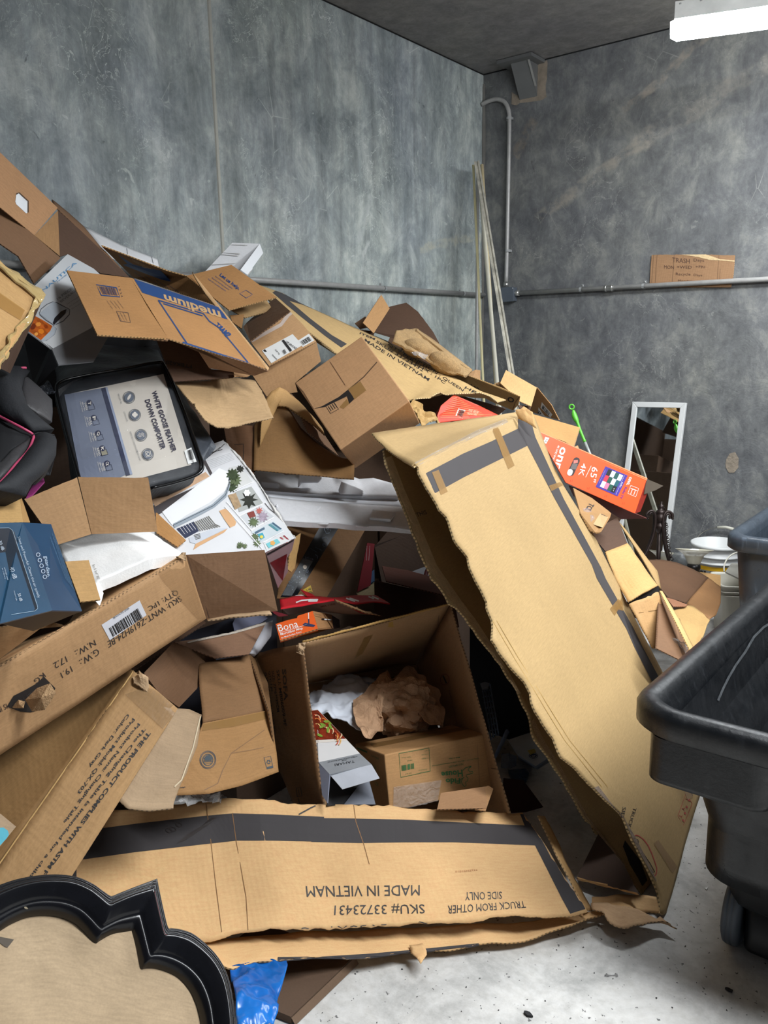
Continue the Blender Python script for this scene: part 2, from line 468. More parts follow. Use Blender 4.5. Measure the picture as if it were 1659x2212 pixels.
TAN = kraft('C0A06E', wrinkle=.15, flute=.06, edge='DCBF8C', stain=.06); TALL = kraft('AC9064', wrinkle=.15, flute=.05, edge='C9AC7C', stain=.05); TAN2 = kraft('C59C68', wrinkle=.35, edge='D8B483')
TANO = kraft('DDB27E', wrinkle=.25, flute=.2, edge='C9A06C')
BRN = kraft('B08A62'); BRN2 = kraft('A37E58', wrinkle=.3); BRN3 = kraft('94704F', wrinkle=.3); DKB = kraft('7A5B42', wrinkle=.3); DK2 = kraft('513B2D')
PUL = kraft('BE9A66', wrinkle=.4); GRY = kraft('A68D70', wrinkle=.45, flute=.1)
BAND = ink('3D393A', .8); BLK = ink('1D1B1C'); INKD = ink('2B2523'); GRN = ink('4C7A3A'); BLU = ink('1F4378', .5); WHT = ink('E8E7E4', .5); RED = ink('B04038')
GREYINK = ink('6B6D70')
def tape_mat(h='A07A46', rough=.28, alpha=.62, name='packing_tape'):
    t = NT(name); t.col(lin(h)); t.set(Roughness=rough, Alpha=alpha); t.bump(t.noise(t.co(), 60, 3), .25, .004); return t.m
TAPE = tape_mat(); CLEAR = None
def clearfilm(name='clear_film', h='C9CCD0', alpha=.28, rough=.12):
    t = NT(name); t.col(lin(h)); t.set(Roughness=rough, Alpha=alpha); t.b.inputs['Specular IOR Level'].default_value = .9
    t.bump(t.noise(t.co(), 35, 4, .6, 1.0), .8, .02); return t.m
FILM = clearfilm()
FOAM = plain('E6E6E8', .7, var=.03, sc=40, bump=.15, name='styrofoam')
BWHITE = plain('E9E8E6', .35, var=.03, name='white_card'); STEEL = plain('A2A4A4', .4, .35, sc=30, name='galvanised_steel')
BLACKP = plain('17191C', .38, var=.3, sc=14, name='black_plastic')
# ---- room
def concrete(name, dark, mid, light, horiz, bands=(), stk=.5, med_s=5.0):
    t = NT(name); v = t.co('Generated' if 0 else 'Object')
    big = t.noise(v, .9, 5, .6, .3); med = t.noise(t.mapping(v, (1, 1, .7)), med_s, 12, .74, .35); fine = t.noise(v, 30, 9, .75)
    c = t.ramp(med, [(.3, dark), (.5, mid), (.72, light)])
    c = t.mix(.7, c, t.ramp(big, [(.3, (.36, .37, .42, 1)), (.7, (.62, .62, .57, 1))]), 'OVERLAY')
    c = t.mix(.45, c, t.ramp(fine, [(.35, .4), (.65, .6)]), 'OVERLAY')
    st = t.noise(t.mapping(v, (5, 5, .5), (.12, .1, 0)), 2.4, 9, .72, .35)         # trowel streaks
    c = t.mix(stk, c, t.ramp(st, [(.36, .30), (.64, .70)]), 'OVERLAY')
    sc = t.noise(t.mapping(v, (1, 1, 1)), 5.5, 5, .6, 1.6)
    scr = t.ramp(t.math('ABSOLUTE', t.math('SUBTRACT', sc, .5)), [(0, 1.0), (.008, 0.0)])
    msk = t.ramp(t.noise(v, 1.7, 4), [(.5, 0.0), (.64, .55)])
    c = t.mix(t.math('MULTIPLY', scr, msk), c, tuple(x * 1.7 for x in light[:3]) + (1,))
    blk = t.ramp(t.noise(v, 9, 4, .55, 1.2), [(.7, 0.0), (.75, .6)])
    c = t.mix(blk, c, tuple(x * .45 for x in dark[:3]) + (1,))
    vo = t.n('ShaderNodeTexVoronoi', Scale=7.0, Randomness=1.0); vo.feature = 'DISTANCE_TO_EDGE'; t.l(t.mapping(v, (1, 1, .55), (.3, .4, .2)), vo.inputs['Vector'])
    c = t.mix(t.math('MULTIPLY', t.ramp(vo.outputs['Distance'], [(0, .5), (.012, 0.0)]), t.ramp(t.noise(v, 3.1, 5), [(.56, 0.0), (.66, 1.0)])), c, tuple(x * 1.35 for x in light[:3]) + (1,))
    c = t.mix(t.ramp(t.noise(v, 14, 6, .6, .9), [(.66, 0.0), (.70, .38)]), c, tuple(x * 1.3 for x in light[:3]) + (1,))
    sep = t.n('ShaderNodeSeparateXYZ'); t.l(v, sep.inputs[0]); h = sep.outputs[horiz]; z = sep.outputs['Z']
    for (h0, z0, h1, z1, w, colr, f) in bands:                          # old diagonal smears
        L = math.hypot(h1 - h0, z1 - z0); dx, dz = (h1 - h0) / L, (z1 - z0) / L
        wob = t.math('MULTIPLY', t.math('SUBTRACT', t.noise(v, 5, 4), .5), .12)
        s = t.math('ADD', t.math('MULTIPLY', t.math('SUBTRACT', h, h0), -dz), t.math('MULTIPLY', t.math('SUBTRACT', z, z0), dx))
        al = t.math('ADD', t.math('MULTIPLY', t.math('SUBTRACT', h, h0), dx), t.math('MULTIPLY', t.math('SUBTRACT', z, z0), dz))
        d = t.math('ABSOLUTE', t.math('ADD', s, wob))
        a = t.ramp(t.math('DIVIDE', d, w), [(.55, 1.0), (1.0, 0.0)])
        e = t.ramp(t.math('DIVIDE', al, L), [(0, 0.0), (.04, 1.0), (.94, 1.0), (1.0, 0.0)])
        br = t.ramp(t.noise(v, 11, 6, .7), [(.4, .0), (.62, 1.0)])
        k = t.math('MULTIPLY', t.math('MULTIPLY', t.math('MULTIPLY', a, e), br), f)
        c = t.mix(k, c, colr)
    t.col(c); t.set(Roughness=.72); t.bump(t.noise(v, 7, 8, .65, .6), .35, .02); return t.m
def bl_(a, b, w, c, f): p, q = onleft(*a), onleft(*b); return (p.y, p.z, q.y, q.z, w, lin(c), f)
def br_(a, b, w, c, f): p, q = onright(*a), onright(*b); return (p.x, p.z, q.x, q.z, w, lin(c), f)
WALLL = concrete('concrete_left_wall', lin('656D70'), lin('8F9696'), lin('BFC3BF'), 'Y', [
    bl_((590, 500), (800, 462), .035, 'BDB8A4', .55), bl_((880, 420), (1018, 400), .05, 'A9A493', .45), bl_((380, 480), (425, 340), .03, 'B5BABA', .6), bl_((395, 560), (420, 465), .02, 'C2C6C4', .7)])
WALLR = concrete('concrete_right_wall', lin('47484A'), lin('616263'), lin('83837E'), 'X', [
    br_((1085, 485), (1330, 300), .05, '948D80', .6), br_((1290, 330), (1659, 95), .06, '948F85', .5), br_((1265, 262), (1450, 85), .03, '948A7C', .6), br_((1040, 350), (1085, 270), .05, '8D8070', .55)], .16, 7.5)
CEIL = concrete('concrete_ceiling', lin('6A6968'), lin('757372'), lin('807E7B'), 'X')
def floor_mat():
    t = NT('concrete_floor'); v = t.co()
    c = t.ramp(t.noise(v, 5, 8, .65, .5), [(.3, lin('A8A7A4')), (.55, lin('CFCDC9')), (.75, lin('E2E0DC'))])
    c = t.mix(.5, c, t.ramp(t.noise(v, 45, 6, .7), [(.35, .38), (.65, .62)]), 'OVERLAY')
    c = t.mix(t.ramp(t.noise(v, 2.6, 6, .6, .4), [(.58, 0.0), (.74, .6)]), c, lin('857D70'))
    c = t.mix(t.ramp(t.noise(v, 70, 3, .5), [(.69, 0.0), (.72, .8)]), c, lin('2E2D2E'))
    c = t.mix(t.ramp(t.noise(v, 21, 3, .5, .8), [(.73, 0.0), (.76, .7)]), c, lin('3A3838'))
    t.col(c); t.set(Roughness=.62); t.bump(t.noise(v, 60, 6, .7), .25, .004); return t.m
FLOOR = floor_mat()
# ---------------------------------------------------------------- the setting
def slab(name, pts, mat, n, th=.15):
    pts = [Vc(p) for p in pts]; n = Vc(n); vs = pts + [p - n * th for p in pts]
    fs = [[0, 1, 2, 3], [7, 6, 5, 4]] + [[i, 4 + i, 4 + (i + 1) % 4, (i + 1) % 4] for i in range(4)]
    return struct(mesh(name, vs, fs, mat))
XE, YB = 3.6, -2.6
slab('floor', [(XW, YB, 0), (XE, YB, 0), (XE, YW, 0), (XW, YW, 0)], FLOOR, (0, 0, 1))
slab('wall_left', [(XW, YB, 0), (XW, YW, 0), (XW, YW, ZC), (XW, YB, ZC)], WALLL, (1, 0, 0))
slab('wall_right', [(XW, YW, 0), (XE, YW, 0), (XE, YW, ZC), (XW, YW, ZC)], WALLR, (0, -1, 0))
slab('ceiling', [(XW, YB, ZC), (XE, YB, ZC), (XE, YW, ZC), (XW, YW, ZC)], CEIL, (0, 0, -1))
CAULK = plain('A9A89F', .7, name='caulk'); 
a, b = onleft(450.5, 0), onleft(482, 545); ys = (a.y + b.y) / 2
o = struct(bevel(mesh('trim_1', [(XW, ys + s, z) for z in (0.02, ZC) for s in (-.011, .011)] + [(XW + .006, ys + s * .6, z) for z in (0.02, ZC) for s in (-.011, .011)],
     [[4, 5, 7, 6], [0, 4, 6, 2], [1, 3, 7, 5], [2, 6, 7, 3], [0, 1, 5, 4]], CAULK), .002))
tz = [(2.0, .012), (2.3, .016), (2.6, .013), (2.95, .018), (3.3, .012)]
vs = []; 
for z, w in [(0.02, .012)] + tz: vs += [(XW + .004, YW - .001, z), (XW + .003, YW - w, z), (XW + w * 1.2, YW - .003, z)]
struct(mesh('trim_2', vs, [[3 * i + 1, 3 * i + 4, 3 * i + 5, 3 * i + 2] for i in range(len(vs) // 3 - 1)], plain('5E5C58', .8, name='caulk_corner')))
# dark shrink gap where the walls meet the ceiling
GAP = plain('0C0C0D', .9, name='shadow_gap')
struct(mesh('trim_3', [(XW + .0015, YB, ZC - .009), (XW + .0015, YW, ZC - .009), (XW + .0015, YW, ZC - .0005), (XW + .0015, YB, ZC - .0005)], [[0, 1, 2, 3]], GAP))
struct(mesh('trim_4', [(XW, YW - .0015, ZC - .009), (XE, YW - .0015, ZC - .009), (XE, YW - .0015, ZC - .0005), (XW, YW - .0015, ZC - .0005)], [[0, 1, 2, 3]], GAP))
# ---- strip light hanging at the upper right
def lamp_fixture(label, shift, power):
    zt = 2.97
    L0, L1 = onfloor(1459, 14, zt) + shift, onfloor(1690, -20, zt) + shift
    ax = (L1 - L0); ax.z = 0; ax.normalize(); L1 = L0 + ax * 2.4; sd = Vc((-ax.y, ax.x, 0))
    t = thing('strip_light', label, 'light')
    w, e = .085, .012
    pr = [(-.055, 0), (-w, -.075), (w, -.075), (.055, 0)]
    vs = [L0 + ax * (0 if q == 0 else 2.4) + sd * a + Vc((0, 0, b)) for q in (0, 1) for a, b in pr]
    mesh('housing', vs, [[0, 1, 5, 4], [1, 2, 6, 5], [2, 3, 7, 6], [3, 0, 4, 7], [3, 2, 1, 0], [4, 5, 6, 7]], plain('E2E2DE', .4, name='white_enamel'), par=t)
    g = NT('lamp_lens_glow'); g.b.inputs['Emission Color'].default_value = (.93, .97, 1, 1); g.b.inputs['Emission Strength'].default_value = power; g.col((.9, .9, .9, 1))
    n = 10; vs = []
    for q in (-.015, .01, 2.39, 2.415):
        for k in range(n + 1):
            an = math.pi * k / n; f = .75 if q in (-.015, 2.415) else 1
            vs.append(L0 + ax * q + sd * math.cos(an) * w * f * .96 + Vc((0, 0, -.076 - math.sin(an) * .055 * f)))
    fs = [[j * (n + 1) + k, (j + 1) * (n + 1) + k, (j + 1) * (n + 1) + k + 1, j * (n + 1) + k + 1] for j in range(3) for k in range(n)]
    fs += [list(range(n, -1, -1)), [3 * (n + 1) + k for k in range(n + 1)]]
    mesh('lens', vs, fs, g.m, par=t, smooth=True)
    for q in (.02, .1): lathe(t, 'screw', [(.0, .003), (.004, .002), (.005, 0)], L0 + ax * q + sd * -.06 + Vc((0, 0, -.012)), STEEL, 8, axis=Vc((-sd.x, -sd.y, .75)))
    for q in (.22, 2.1):
        tube(t, 'hanger_wire', [L0 + ax * q + Vc((0, 0, 0)), L0 + ax * q + Vc((0, 0, ZC - zt))], .004, STEEL, 6)
        lathe(t, 'hanger_cup', [(.006, 0), (.016, .003), (.016, .02), (0, .022)], L0 + ax * q, STEEL, 12)
    return L0, ax
L0, LAX = lamp_fixture('white strip light with glowing lens hung under the ceiling at upper right', Vc((0, 0, 0)), LAMP)
lamp_fixture('second white strip light hung nearer the door, out of the picture', Vc((.9, -2.2, 0)), LAMP * 1.25)
# ---------------------------------------------------------------- things on the walls
def cyl_between(par, name, a, b, r, mat, n=14): return tube(par, name, [a, b], r, mat, n)
def wpt(px, py, off=.03): return onright(px, py, off)
def lpt(px, py, off=.03): return onleft(px, py, off)
def strap_on(par, c, axis, nrm):
    axis = axis.normalized(); s = axis.cross(nrm).normalized(); vs = []
    ps = [(-.034, -.028), (-.018, -.028), (-.017, -.004), (-.012, .012), (0, .017), (.012, .012), (.017, -.004), (.018, -.028), (.034, -.028)]
    ps = [(x, y) for x, y in ps if x < .02]
    for h in (-.008, .008):
        for x, y in ps: vs.append(c + axis * h + s * x + nrm * (y + .001))
    k = len(ps); mesh('strap', vs, [[i, i + 1, k + i + 1, k + i] for i in range(k - 1)], STEEL, par=par)
    lathe(par, 'strap_screw', [(.005, 0), (.005, .003), (0, .004)], c + s * -.027 - nrm * .026, plain('C9CACA', .25, .9, name='zinc'), 8, axis=nrm)
NR, NL = Vc((0, -1, 0)), Vc((1, 0, 0))
PIPE = plain('9C9B99', .42, .15, sc=25, var=.1, name='conduit_steel')
t = thing('conduit', 'grey metal conduit running along the right wall past the cardboard sign', 'pipe')
a, b = wpt(1112, 633.5), wpt(1700, 600.5)
e = b + (b - a) * .9
tube(t, 'pipe', [a, e], .0145, PIPE, 14)
for x in (1255, 1390, ): 
    c = a.lerp(b, (x - 1112) / 588.0); c = wpt(x, 633.5 - (x - 1112) * .0561); strap_on(t, c, b - a, NR)
c = wpt(1316, 633.5 - 204 * .0561); d = (b - a).normalized()
tube(t, 'coupling', [c - d * .03, c - d * .028, c + d * .028, c + d * .03], .019, plain('A9A9A6', .3, .85, name='bright_zinc'), 12)
for s in (-1, 1): tube(t, 'coupling_ring', [c + d * (.02 * s - .004), c + d * (.02 * s + .004)], .0225, plain('B9B9B6', .3, .85, name='bright_zinc'), 12)
tube(t, 'connector', [a - d * .005, a + d * .035], .019, plain('B9B9B6', .3, .85, name='bright_zinc'), 12)
t = thing('conduit', 'vertical grey conduit rising from the junction box and bending into the corner', 'pipe')
pts = [wpt(*K8(335, 1436)), wpt(*K8(341, 1200)), wpt(*K8(349, 800)), wpt(*K8(352, 620)), wpt(*K8(349, 565)), wpt(*K8(335, 525)), wpt(*K8(312, 506)), wpt(*K8(280, 502)), wpt(*K8(245, 512)), wpt(*K8(212, 528))]
tube(t, 'pipe', bez(pts, 5), .0135, PIPE, 14)
for q in ((350, 598), (343, 1268)): strap_on(t, wpt(*K8(*q)), Vc((0, 0, 1)), NR)
tube(t, 'connector', [wpt(*K8(335, 1452)), wpt(*K8(335, 1425))], .019, plain('A9A9A6', .3, .85, name='bright_zinc'), 12)
t = thing('conduit', 'grey conduit crossing the left wall just above the cardboard heap', 'pipe')
a, b = lpt(520, 602.8), lpt(1046, 637.2); a = a + (a - b) * .8
tube(t, 'pipe', [a, b], .0145, PIPE, 14)
for q in ((830, 623.2), (1000, 634.2)): strap_on(t, lpt(*q), b - a, NL)
t = thing('junction_box', 'grey square junction box where the conduits meet on right wall', 'junction box')
a, b = onright(1083, 622, .06), onright(1108.5, 650, .06); z0, z1 = b.z, a.z
cb = Cub(Vc((a.x, YW - .005, z0)), Vc((b.x, YW - .005, z0)), Vc((a.x, YW - .058, z0)), Vc((a.x, YW - .005, z1)))
JB = plain('59606A', .45, .3, name='grey_enamel'); cb.body(t, 'box_body', JB)
cv = Cub(Vc((a.x - .003, YW - .058, z0 - .003)), Vc((b.x + .003, YW - .058, z0 - .003)), Vc((a.x - .003, YW - .062, z0 - .003)), Vc((a.x - .003, YW - .058, z1 + .003)))
cv.body(t, 'cover', JB, bv=.0015)
for q in ((.08, .1), (.92, .9)): lathe(t, 'cover_screw', [(.004, 0), (.0035, .002), (0, .003)], cv.p(q[0], 1, q[1]), STEEL, 8, axis=NR)
# ---- hood near the ceiling
HOOD = plain('6A6B6B', .5, .3, var=.06, name='sheet_metal'); V2 = view(1060, 90, 8.295)
t = thing('duct_hood', 'wedge shaped grey metal hood fixed at the wall top under the ceiling', 'duct')
z = ZC - .012
f = [onfloor(*V2(*q), z) for q in ((285, 372), (590, 298))]; w = [onright(*V2(*q), .004) for q in ((520, 1047), (832, 972))]
wr = Vc((w[1].x, YW - .004, z)); wl = Vc((w[0].x, YW - .004, z)); f[1].y = f[0].y = (f[0].y + f[1].y) / 2; f[0].x = w[0].x; f[1].x = w[1].x
w[0].z = w[1].z = (w[0].z + w[1].z) / 2
vs = [f[0], f[1], w[1], w[0], wr, wl]
mesh('hood', vs, [[3, 2, 1, 0], [1, 2, 4], [0, 5, 3], [0, 1, 4, 5], [2, 3, 5, 4]], HOOD, par=t)
A = [f[0] + Vc((-.07, -.05, 0)), f[1] + Vc((.05, -.05, 0)), wr + Vc((.05, 0, 0)), wl + Vc((-.07, 0, 0))]
mesh('flange', [p + Vc((0, 0, h)) for h in (-.012, .008) for p in A], [[3, 2, 1, 0], [4, 5, 6, 7], [0, 1, 5, 4], [1, 2, 6, 5], [2, 3, 7, 6], [3, 0, 4, 7]], HOOD, par=t)
mesh('seam_flange', [f[1] + Vc((0, -.004, -.015)), f[1] + Vc((.014, -.002, -.015)), w[1].lerp(f[1], .25) + Vc((.014, -.002, 0)), w[1].lerp(f[1], .25) + Vc((0, -.004, 0))], [[0, 1, 2, 3]], plain('8A8A88', .5, .3, name='bent_edge'), par=t)
WR = bpy.data.objects['wall_right']; WL = bpy.data.objects['wall_left']
PLA = plain('857A6C', .9, var=.25, sc=18, bump=.5, name='rough_plaster')
def patch(pts, nm='plaster_patch'):
    ps = ragged([onright(*p, .0025) for p in pts], 'all', NR, .008, .02)
    return mesh(nm, ps + [p + Vc((0, .002, 0)) for p in ps], [list(range(len(ps)))], PLA, par=WR)
patch([V2(*q) for q in ((840, 420), (1010, 330), (1010, 640), (985, 780), (1000, 990), (930, 1040), (700, 1080), (520, 1100), (470, 1140), (370, 1120), (375, 900), (480, 960), (525, 1040), (830, 970))])
patch([K7(*q) for q in ((1450, 705), (1480, 695), (1500, 730), (1498, 780), (1475, 808), (1445, 808), (1430, 780), (1432, 735))], 'filler_patch')
# ---- cardboard notice
t = thing('cardboard_sign', 'brown cardboard sign with faint handwriting stuck on the right wall behind conduit', 'sign')
V = view(1380, 530, 5.946)
SG = kraft('8F6E50', flute=.35, wrinkle=.15, edge='B89468')
pts = [onright(*V(*q), .012) for q in ((165, 122), (540, 118), (800, 118), (1235, 128), (1215, 380), (1183, 540), (420, 540), (140, 485), (150, 300))]
o = panel(t, 'board', pts, SG, th=.005, rag=(0, 1, 2), ra=.004)
FLUTE = stripes('A98960', 'D8BC8A', 90, .9, name='torn_flutes')
mesh('torn_flutes', [onright(*V(*q), .0135) for q in ((545, 118), (860, 116), (940, 140), (1040, 178), (1230, 192), (1228, 210), (1040, 192), (900, 186), (760, 150), (650, 132))], [list(range(10))], plain('CDB389', .9, bump=.6, sc=60, name='torn_flutes'), par=t)
HAND = ink('4A3226')
texts(o, [('TRASH', V(430, 155), V(655, 175), V(430, 215)), ('Days', V(705, 170), V(838, 175), V(705, 218)),
          ('MON', V(325, 255), V(450, 262), V(325, 300)), ('+WED', V(490, 258), V(680, 262), V(490, 298)), ('+FRI', V(730, 258), V(850, 262), V(730, 290)),
          ('Recycle', V(475, 350), V(665, 355), V(475, 395)), ('Days', V(705, 365), V(815, 370), V(705, 402)), ('Monday', V(505, 440), V(680, 445), V(505, 470))], HAND, par=t, name='handwriting')
for x in (190, 235, 455, 1030, 1060): line(o, 'crease', [V(x, 125), V(x - 25, 480)], 1.0, ink('6B5038'), par=t, off=.0008)
# ---- poles leaning in the corner
def pole(lab, top, bot, r, mat, n=12, ext=.28, cat='pole', rs=None):
    a, b = P(*top), P(*bot); b = b + (b - a) * (b.z / (a.z - b.z)) * .999
    o = tube(None, 'pole', [a, a.lerp(b, .25), a.lerp(b, .5), a.lerp(b, .75), b], r, mat, n); tag(o, lab, cat, 'poles leaning in the corner'); return o
CR = plain('DED4A6', .5, var=.06, name='cream_plastic'); CW = plain('DCD8C6', .5, var=.06, name='cream_painted_wood')
def pb(px, py, top): return (px, py, top - .32)
pole('thin cream pole, leftmost of the rods leaning in the corner', (1022.5, 357, 5.30), (1043.5, 828, 5.08), .0085, CR)
pole('upright grey conduit pole standing nearly vertical tight in the corner', (1032, 362, 5.36), (1029, 830, 5.33), .010, PIPE)
pole('off white pole in the corner, next left of the metal channel', (1033, 356, 5.27), (1074, 828, 4.98), .0125, CW)
pole('tan pole leaning directly behind the off white pole in the corner', (1041, 356, 5.33), (1071, 828, 5.10), .011, plain('C4B48F', .6, var=.1, name='tan_wood'))
t = thing('metal_channel', 'scratched bare metal channel, rightmost of the rods leaning in the corner', 'metal channel', 'poles leaning in the corner')
a, b = P(1030, 350, 5.22), P(1105, 805, 4.85); b = b + (b - a) * (b.z / (a.z - b.z)) * .999
d = (b - a).normalized(); s = d.cross(CAM - a).normalized(); n = s.cross(d)
if n.dot(CAM - a) < 0: n = -n
pr = [(-.017, 0), (-.017, .012), (-.006, .012), (-.004, .004), (.004, .004), (.006, .012), (.017, .012), (.017, 0)]
vs = [q + s * x + n * y for q in (a, b) for x, y in pr]; k = len(pr)
o = mesh('channel', vs, [[i, (i + 1) % k, k + (i + 1) % k, k + i] for i in range(k)] + [list(range(k)), list(range(2 * k - 1, k - 1, -1))], plain('BDB9AC', .35, .35, var=.35, sc=20, name='scuffed_metal'), par=t)
# ---- mirror leaning on the right wall
t = thing('mirror', 'tall white framed mirror leaning crookedly against the right wall', 'mirror')
TL, TR = onright(1366, 867.6, .035), onright(1482, 870, .035)
up = None
BL, BR = onfloor(1318, 1272), onfloor(1431, 1279)
BR = BL + (TR - TL) + Vc((0, (BR - BL).y - (TR - TL).y, 0)) * .3
BR.z = BL.z = .004
u = (TR - TL); v = (BL - TL); n = u.cross(v).normalized(); n = n if n.dot(CAM - TL) > 0 else -n
fw = .033
U, Vv = u.normalized(), v.normalized(); Lu, Lv = u.length, v.length
out = [TL, TR, TR + v, TL + v]; inn = [TL + U * fw + Vv * fw, TR - U * fw + Vv * fw, TR - U * fw + v - Vv * fw, TL + U * fw + v - Vv * fw]
MF = plain('C9CAC9', .35, var=.03, name='white_lacquer')
for i in range(4):
    j = (i + 1) % 4; q = [out[i], out[j], inn[j], inn[i]]
    vs = q + [p - n * .028 for p in q]
    bevel(mesh('frame_rail', vs, [[0, 1, 2, 3], [7, 6, 5, 4], [0, 4, 5, 1], [1, 5, 6, 2], [2, 6, 7, 3], [3, 7, 4, 0]], MF, par=t), .003)
g = NT('mirror_glass'); g.set(Metallic=1.0, Roughness=.02); g.col((.86, .88, .87, 1))
mesh('glass', [p - n * .010 for p in inn], [[0, 1, 2, 3]], g.m, par=t)
mesh('backing', [p - n * .026 for p in inn], [[3, 2, 1, 0]], plain('6A5A48', .9, name='hardboard'), par=t)
# ---- green handled pole
t = thing('mop_pole', 'clear mop pole with bright green grip and hanging loop behind orange carton', 'mop pole')
GN = plain('5FBE3A', .35, var=.08, name='green_plastic')
A = [K7(*q) for q in ((600, 468, 4.55), (606, 500, 4.55), (622, 535, 4.54), (636, 575, 4.53), (650, 610, 4.52), (664, 642, 4.51))]
tube(t, 'grip', bez([A[0], A[1], A[2], A[3], A[4], A[5]], 4), .011, GN, 12, rs=[.006 + .010 * math.sin(math.pi * min(1, k / 9.0)) if k < 9 else .0085 for k in range(21)])
c = P(*K7(591, 451, 4.55)); ry = (CAM - c).normalized(); s = ry.cross(Vc((0, 0, 1))).normalized(); w = s.cross(ry)
tube(t, 'loop', [c + (s * math.cos(k * math.pi / 9) + w * math.sin(k * math.pi / 9)) * .013 for k in range(19)], .0045, GN, 8, cap=False)
a, b = P(*A[-1]), P(*K7(692, 710, 4.49)); b2 = b + (b - a) * 6
b2 = a + (b - a) * ((a.z - .01) / (a.z - b.z))
tube(t, 'tube', [a, b, b2], .008, plain('B9BDB9', .2, .3, name='clear_grey_tube'), 12)
# ---- white paint bucket
WPL = plain('C4C5C4', .35, var=.03, name='white_plastic')
t = thing('bucket', 'round white bucket with yellow stripe and black lettering against the right wall', 'bucket')
c = Vc((-1.346, 4.94, 0))
pr = [(0, .002), (.13, .002), (.132, .01), (.142, .27), (.15, .272), (.15, .279), (.143, .281), (.144, .305), (.152, .307), (.152, .314), (.145, .316), (.147, .352), (.155, .355), (.155, .368), (.149, .370), (.143, .366), (.128, .02), (0, .012)]
ZS = 1.10
pr = [(r, z * ZS) for r, z in pr]
BK = lathe(t, 'pail', pr, c, WPL, 48)
BK2 = lathe(t, 'yellow_stripe', [(.1414, .24 * ZS), (.1425, .262 * ZS)], c, plain('D9A81E', .4, name='yellow_print'), 48)
x, y = px_of(c + Vc((.05, -.13, .2)))[:2]
texts(BK, [('SUPE', (1508, 1231), (1566, 1238), (1506, 1262), (1563, 1268))], BLK, par=t, off=.002, bold=.03)
c = c + Vc((0, 0, .037)); a, b = c + Vc((-.148, 0, .33)), c + Vc((.148, 0, .33)); arc = []
for k in range(15):
    an = math.pi * k / 14; arc.append(c + Vc((-math.cos(an) * .153, .05 + .09 * math.sin(an), .335 + .10 * math.sin(an))))
arc[0] = a; arc[-1] = b
tube(t, 'bail_wire', arc, .002, plain('6E6A62', .4, .8, name='wire'), 6)
tube(t, 'bail_grip', [arc[6] + (arc[5] - arc[6]) * .4, arc[7], arc[8] + (arc[9] - arc[8]) * .4], .009, plain('B5B3A6', .5, name='grip_plastic'), 10)
# ---- square beige bucket
t = thing('square_bucket', 'square off white pail with raised bail and ribbed rim beside black cart', 'bucket')
OW = plain('C9C5B8', .4, var=.04, name='off_white_plastic')
def sq(c, w, h, z, rr=.03, n=5, rot=.5):
    out = []
    for q, (sx, sy) in enumerate(((1, 1), (-1, 1), (-1, -1), (1, -1))):
        for k in range(n + 1):
            an = math.pi / 2 * (q + k / n); x = sx * (w - rr) + rr * math.cos(an); y = sy * (h - rr) + rr * math.sin(an)
            out.append(c + Vc((x * math.cos(rot) - y * math.sin(rot), x * math.sin(rot) + y * math.cos(rot), z)))
    return out
def loft(par, name, rings, mat, cap0=True, cap1=False, smooth=True):
    k = len(rings[0]); vs = [p for r in rings for p in r]; fs = [[j * k + i, j * k + (i + 1) % k, (j + 1) * k + (i + 1) % k, (j + 1) * k + i] for j in range(len(rings) - 1) for i in range(k)]
    if cap0: fs.append(list(range(k - 1, -1, -1)))
    if cap1: fs.append([(len(rings) - 1) * k + i for i in range(k)])
    return mesh(name, vs, fs, mat, None, None, par, smooth)
sc = P(1604, 1278, 4.452); sc.z = 0
w = .140; ht = P(1604, 1250, 4.452).z
prof = [(.80, 0), (.83, .01), (.93, ht * .80), (1.0, ht * .805), (1.0, ht * .825), (.94, ht * .83), (.945, ht * .87), (1.02, ht * .875), (1.02, ht * .895), (.96, ht * .90), (.97, ht * .97), (1.04, ht * .975), (1.04, ht), (.97, ht), (.94, ht * .96), (.80, .03)]
SB = loft(t, 'pail', [sq(sc, w * s, w * s, z) for s, z in prof], OW, cap0=True, cap1=True)
c2 = P(1604, 1250, 4.452); arc = [P(*E4(*q)) for q in ((1150, 1262, 4.350), (1150, 1200, 4.373), (1175, 1130, 4.395), (1230, 1070, 4.418), (1300, 1038, 4.440), (1365, 1035, 4.452), (1480, 1045, 4.463), (1560, 1080, 4.474), (1610, 1180, 4.474), (1620, 1270, 4.474))]
tube(t, 'bail', bez(arc, 3), .004, OW, 8)
tube(t, 'bail_grip', [P(*E4(1362, 1036, 4.446)), P(*E4(1490, 1046, 4.457))], .010, OW, 10)
ld = panel(t, 'lid', [P(*E4(1165, 1260, 4.350)), P(*E4(1235, 1160, 4.51)), P(*E4(1425, 1175, 4.53)), P(*E4(1430, 1290, 4.429)), P(*E4(1350, 1350, 4.328))], plain('96938A', .5, name='grey_beige_lid'), th=.008)
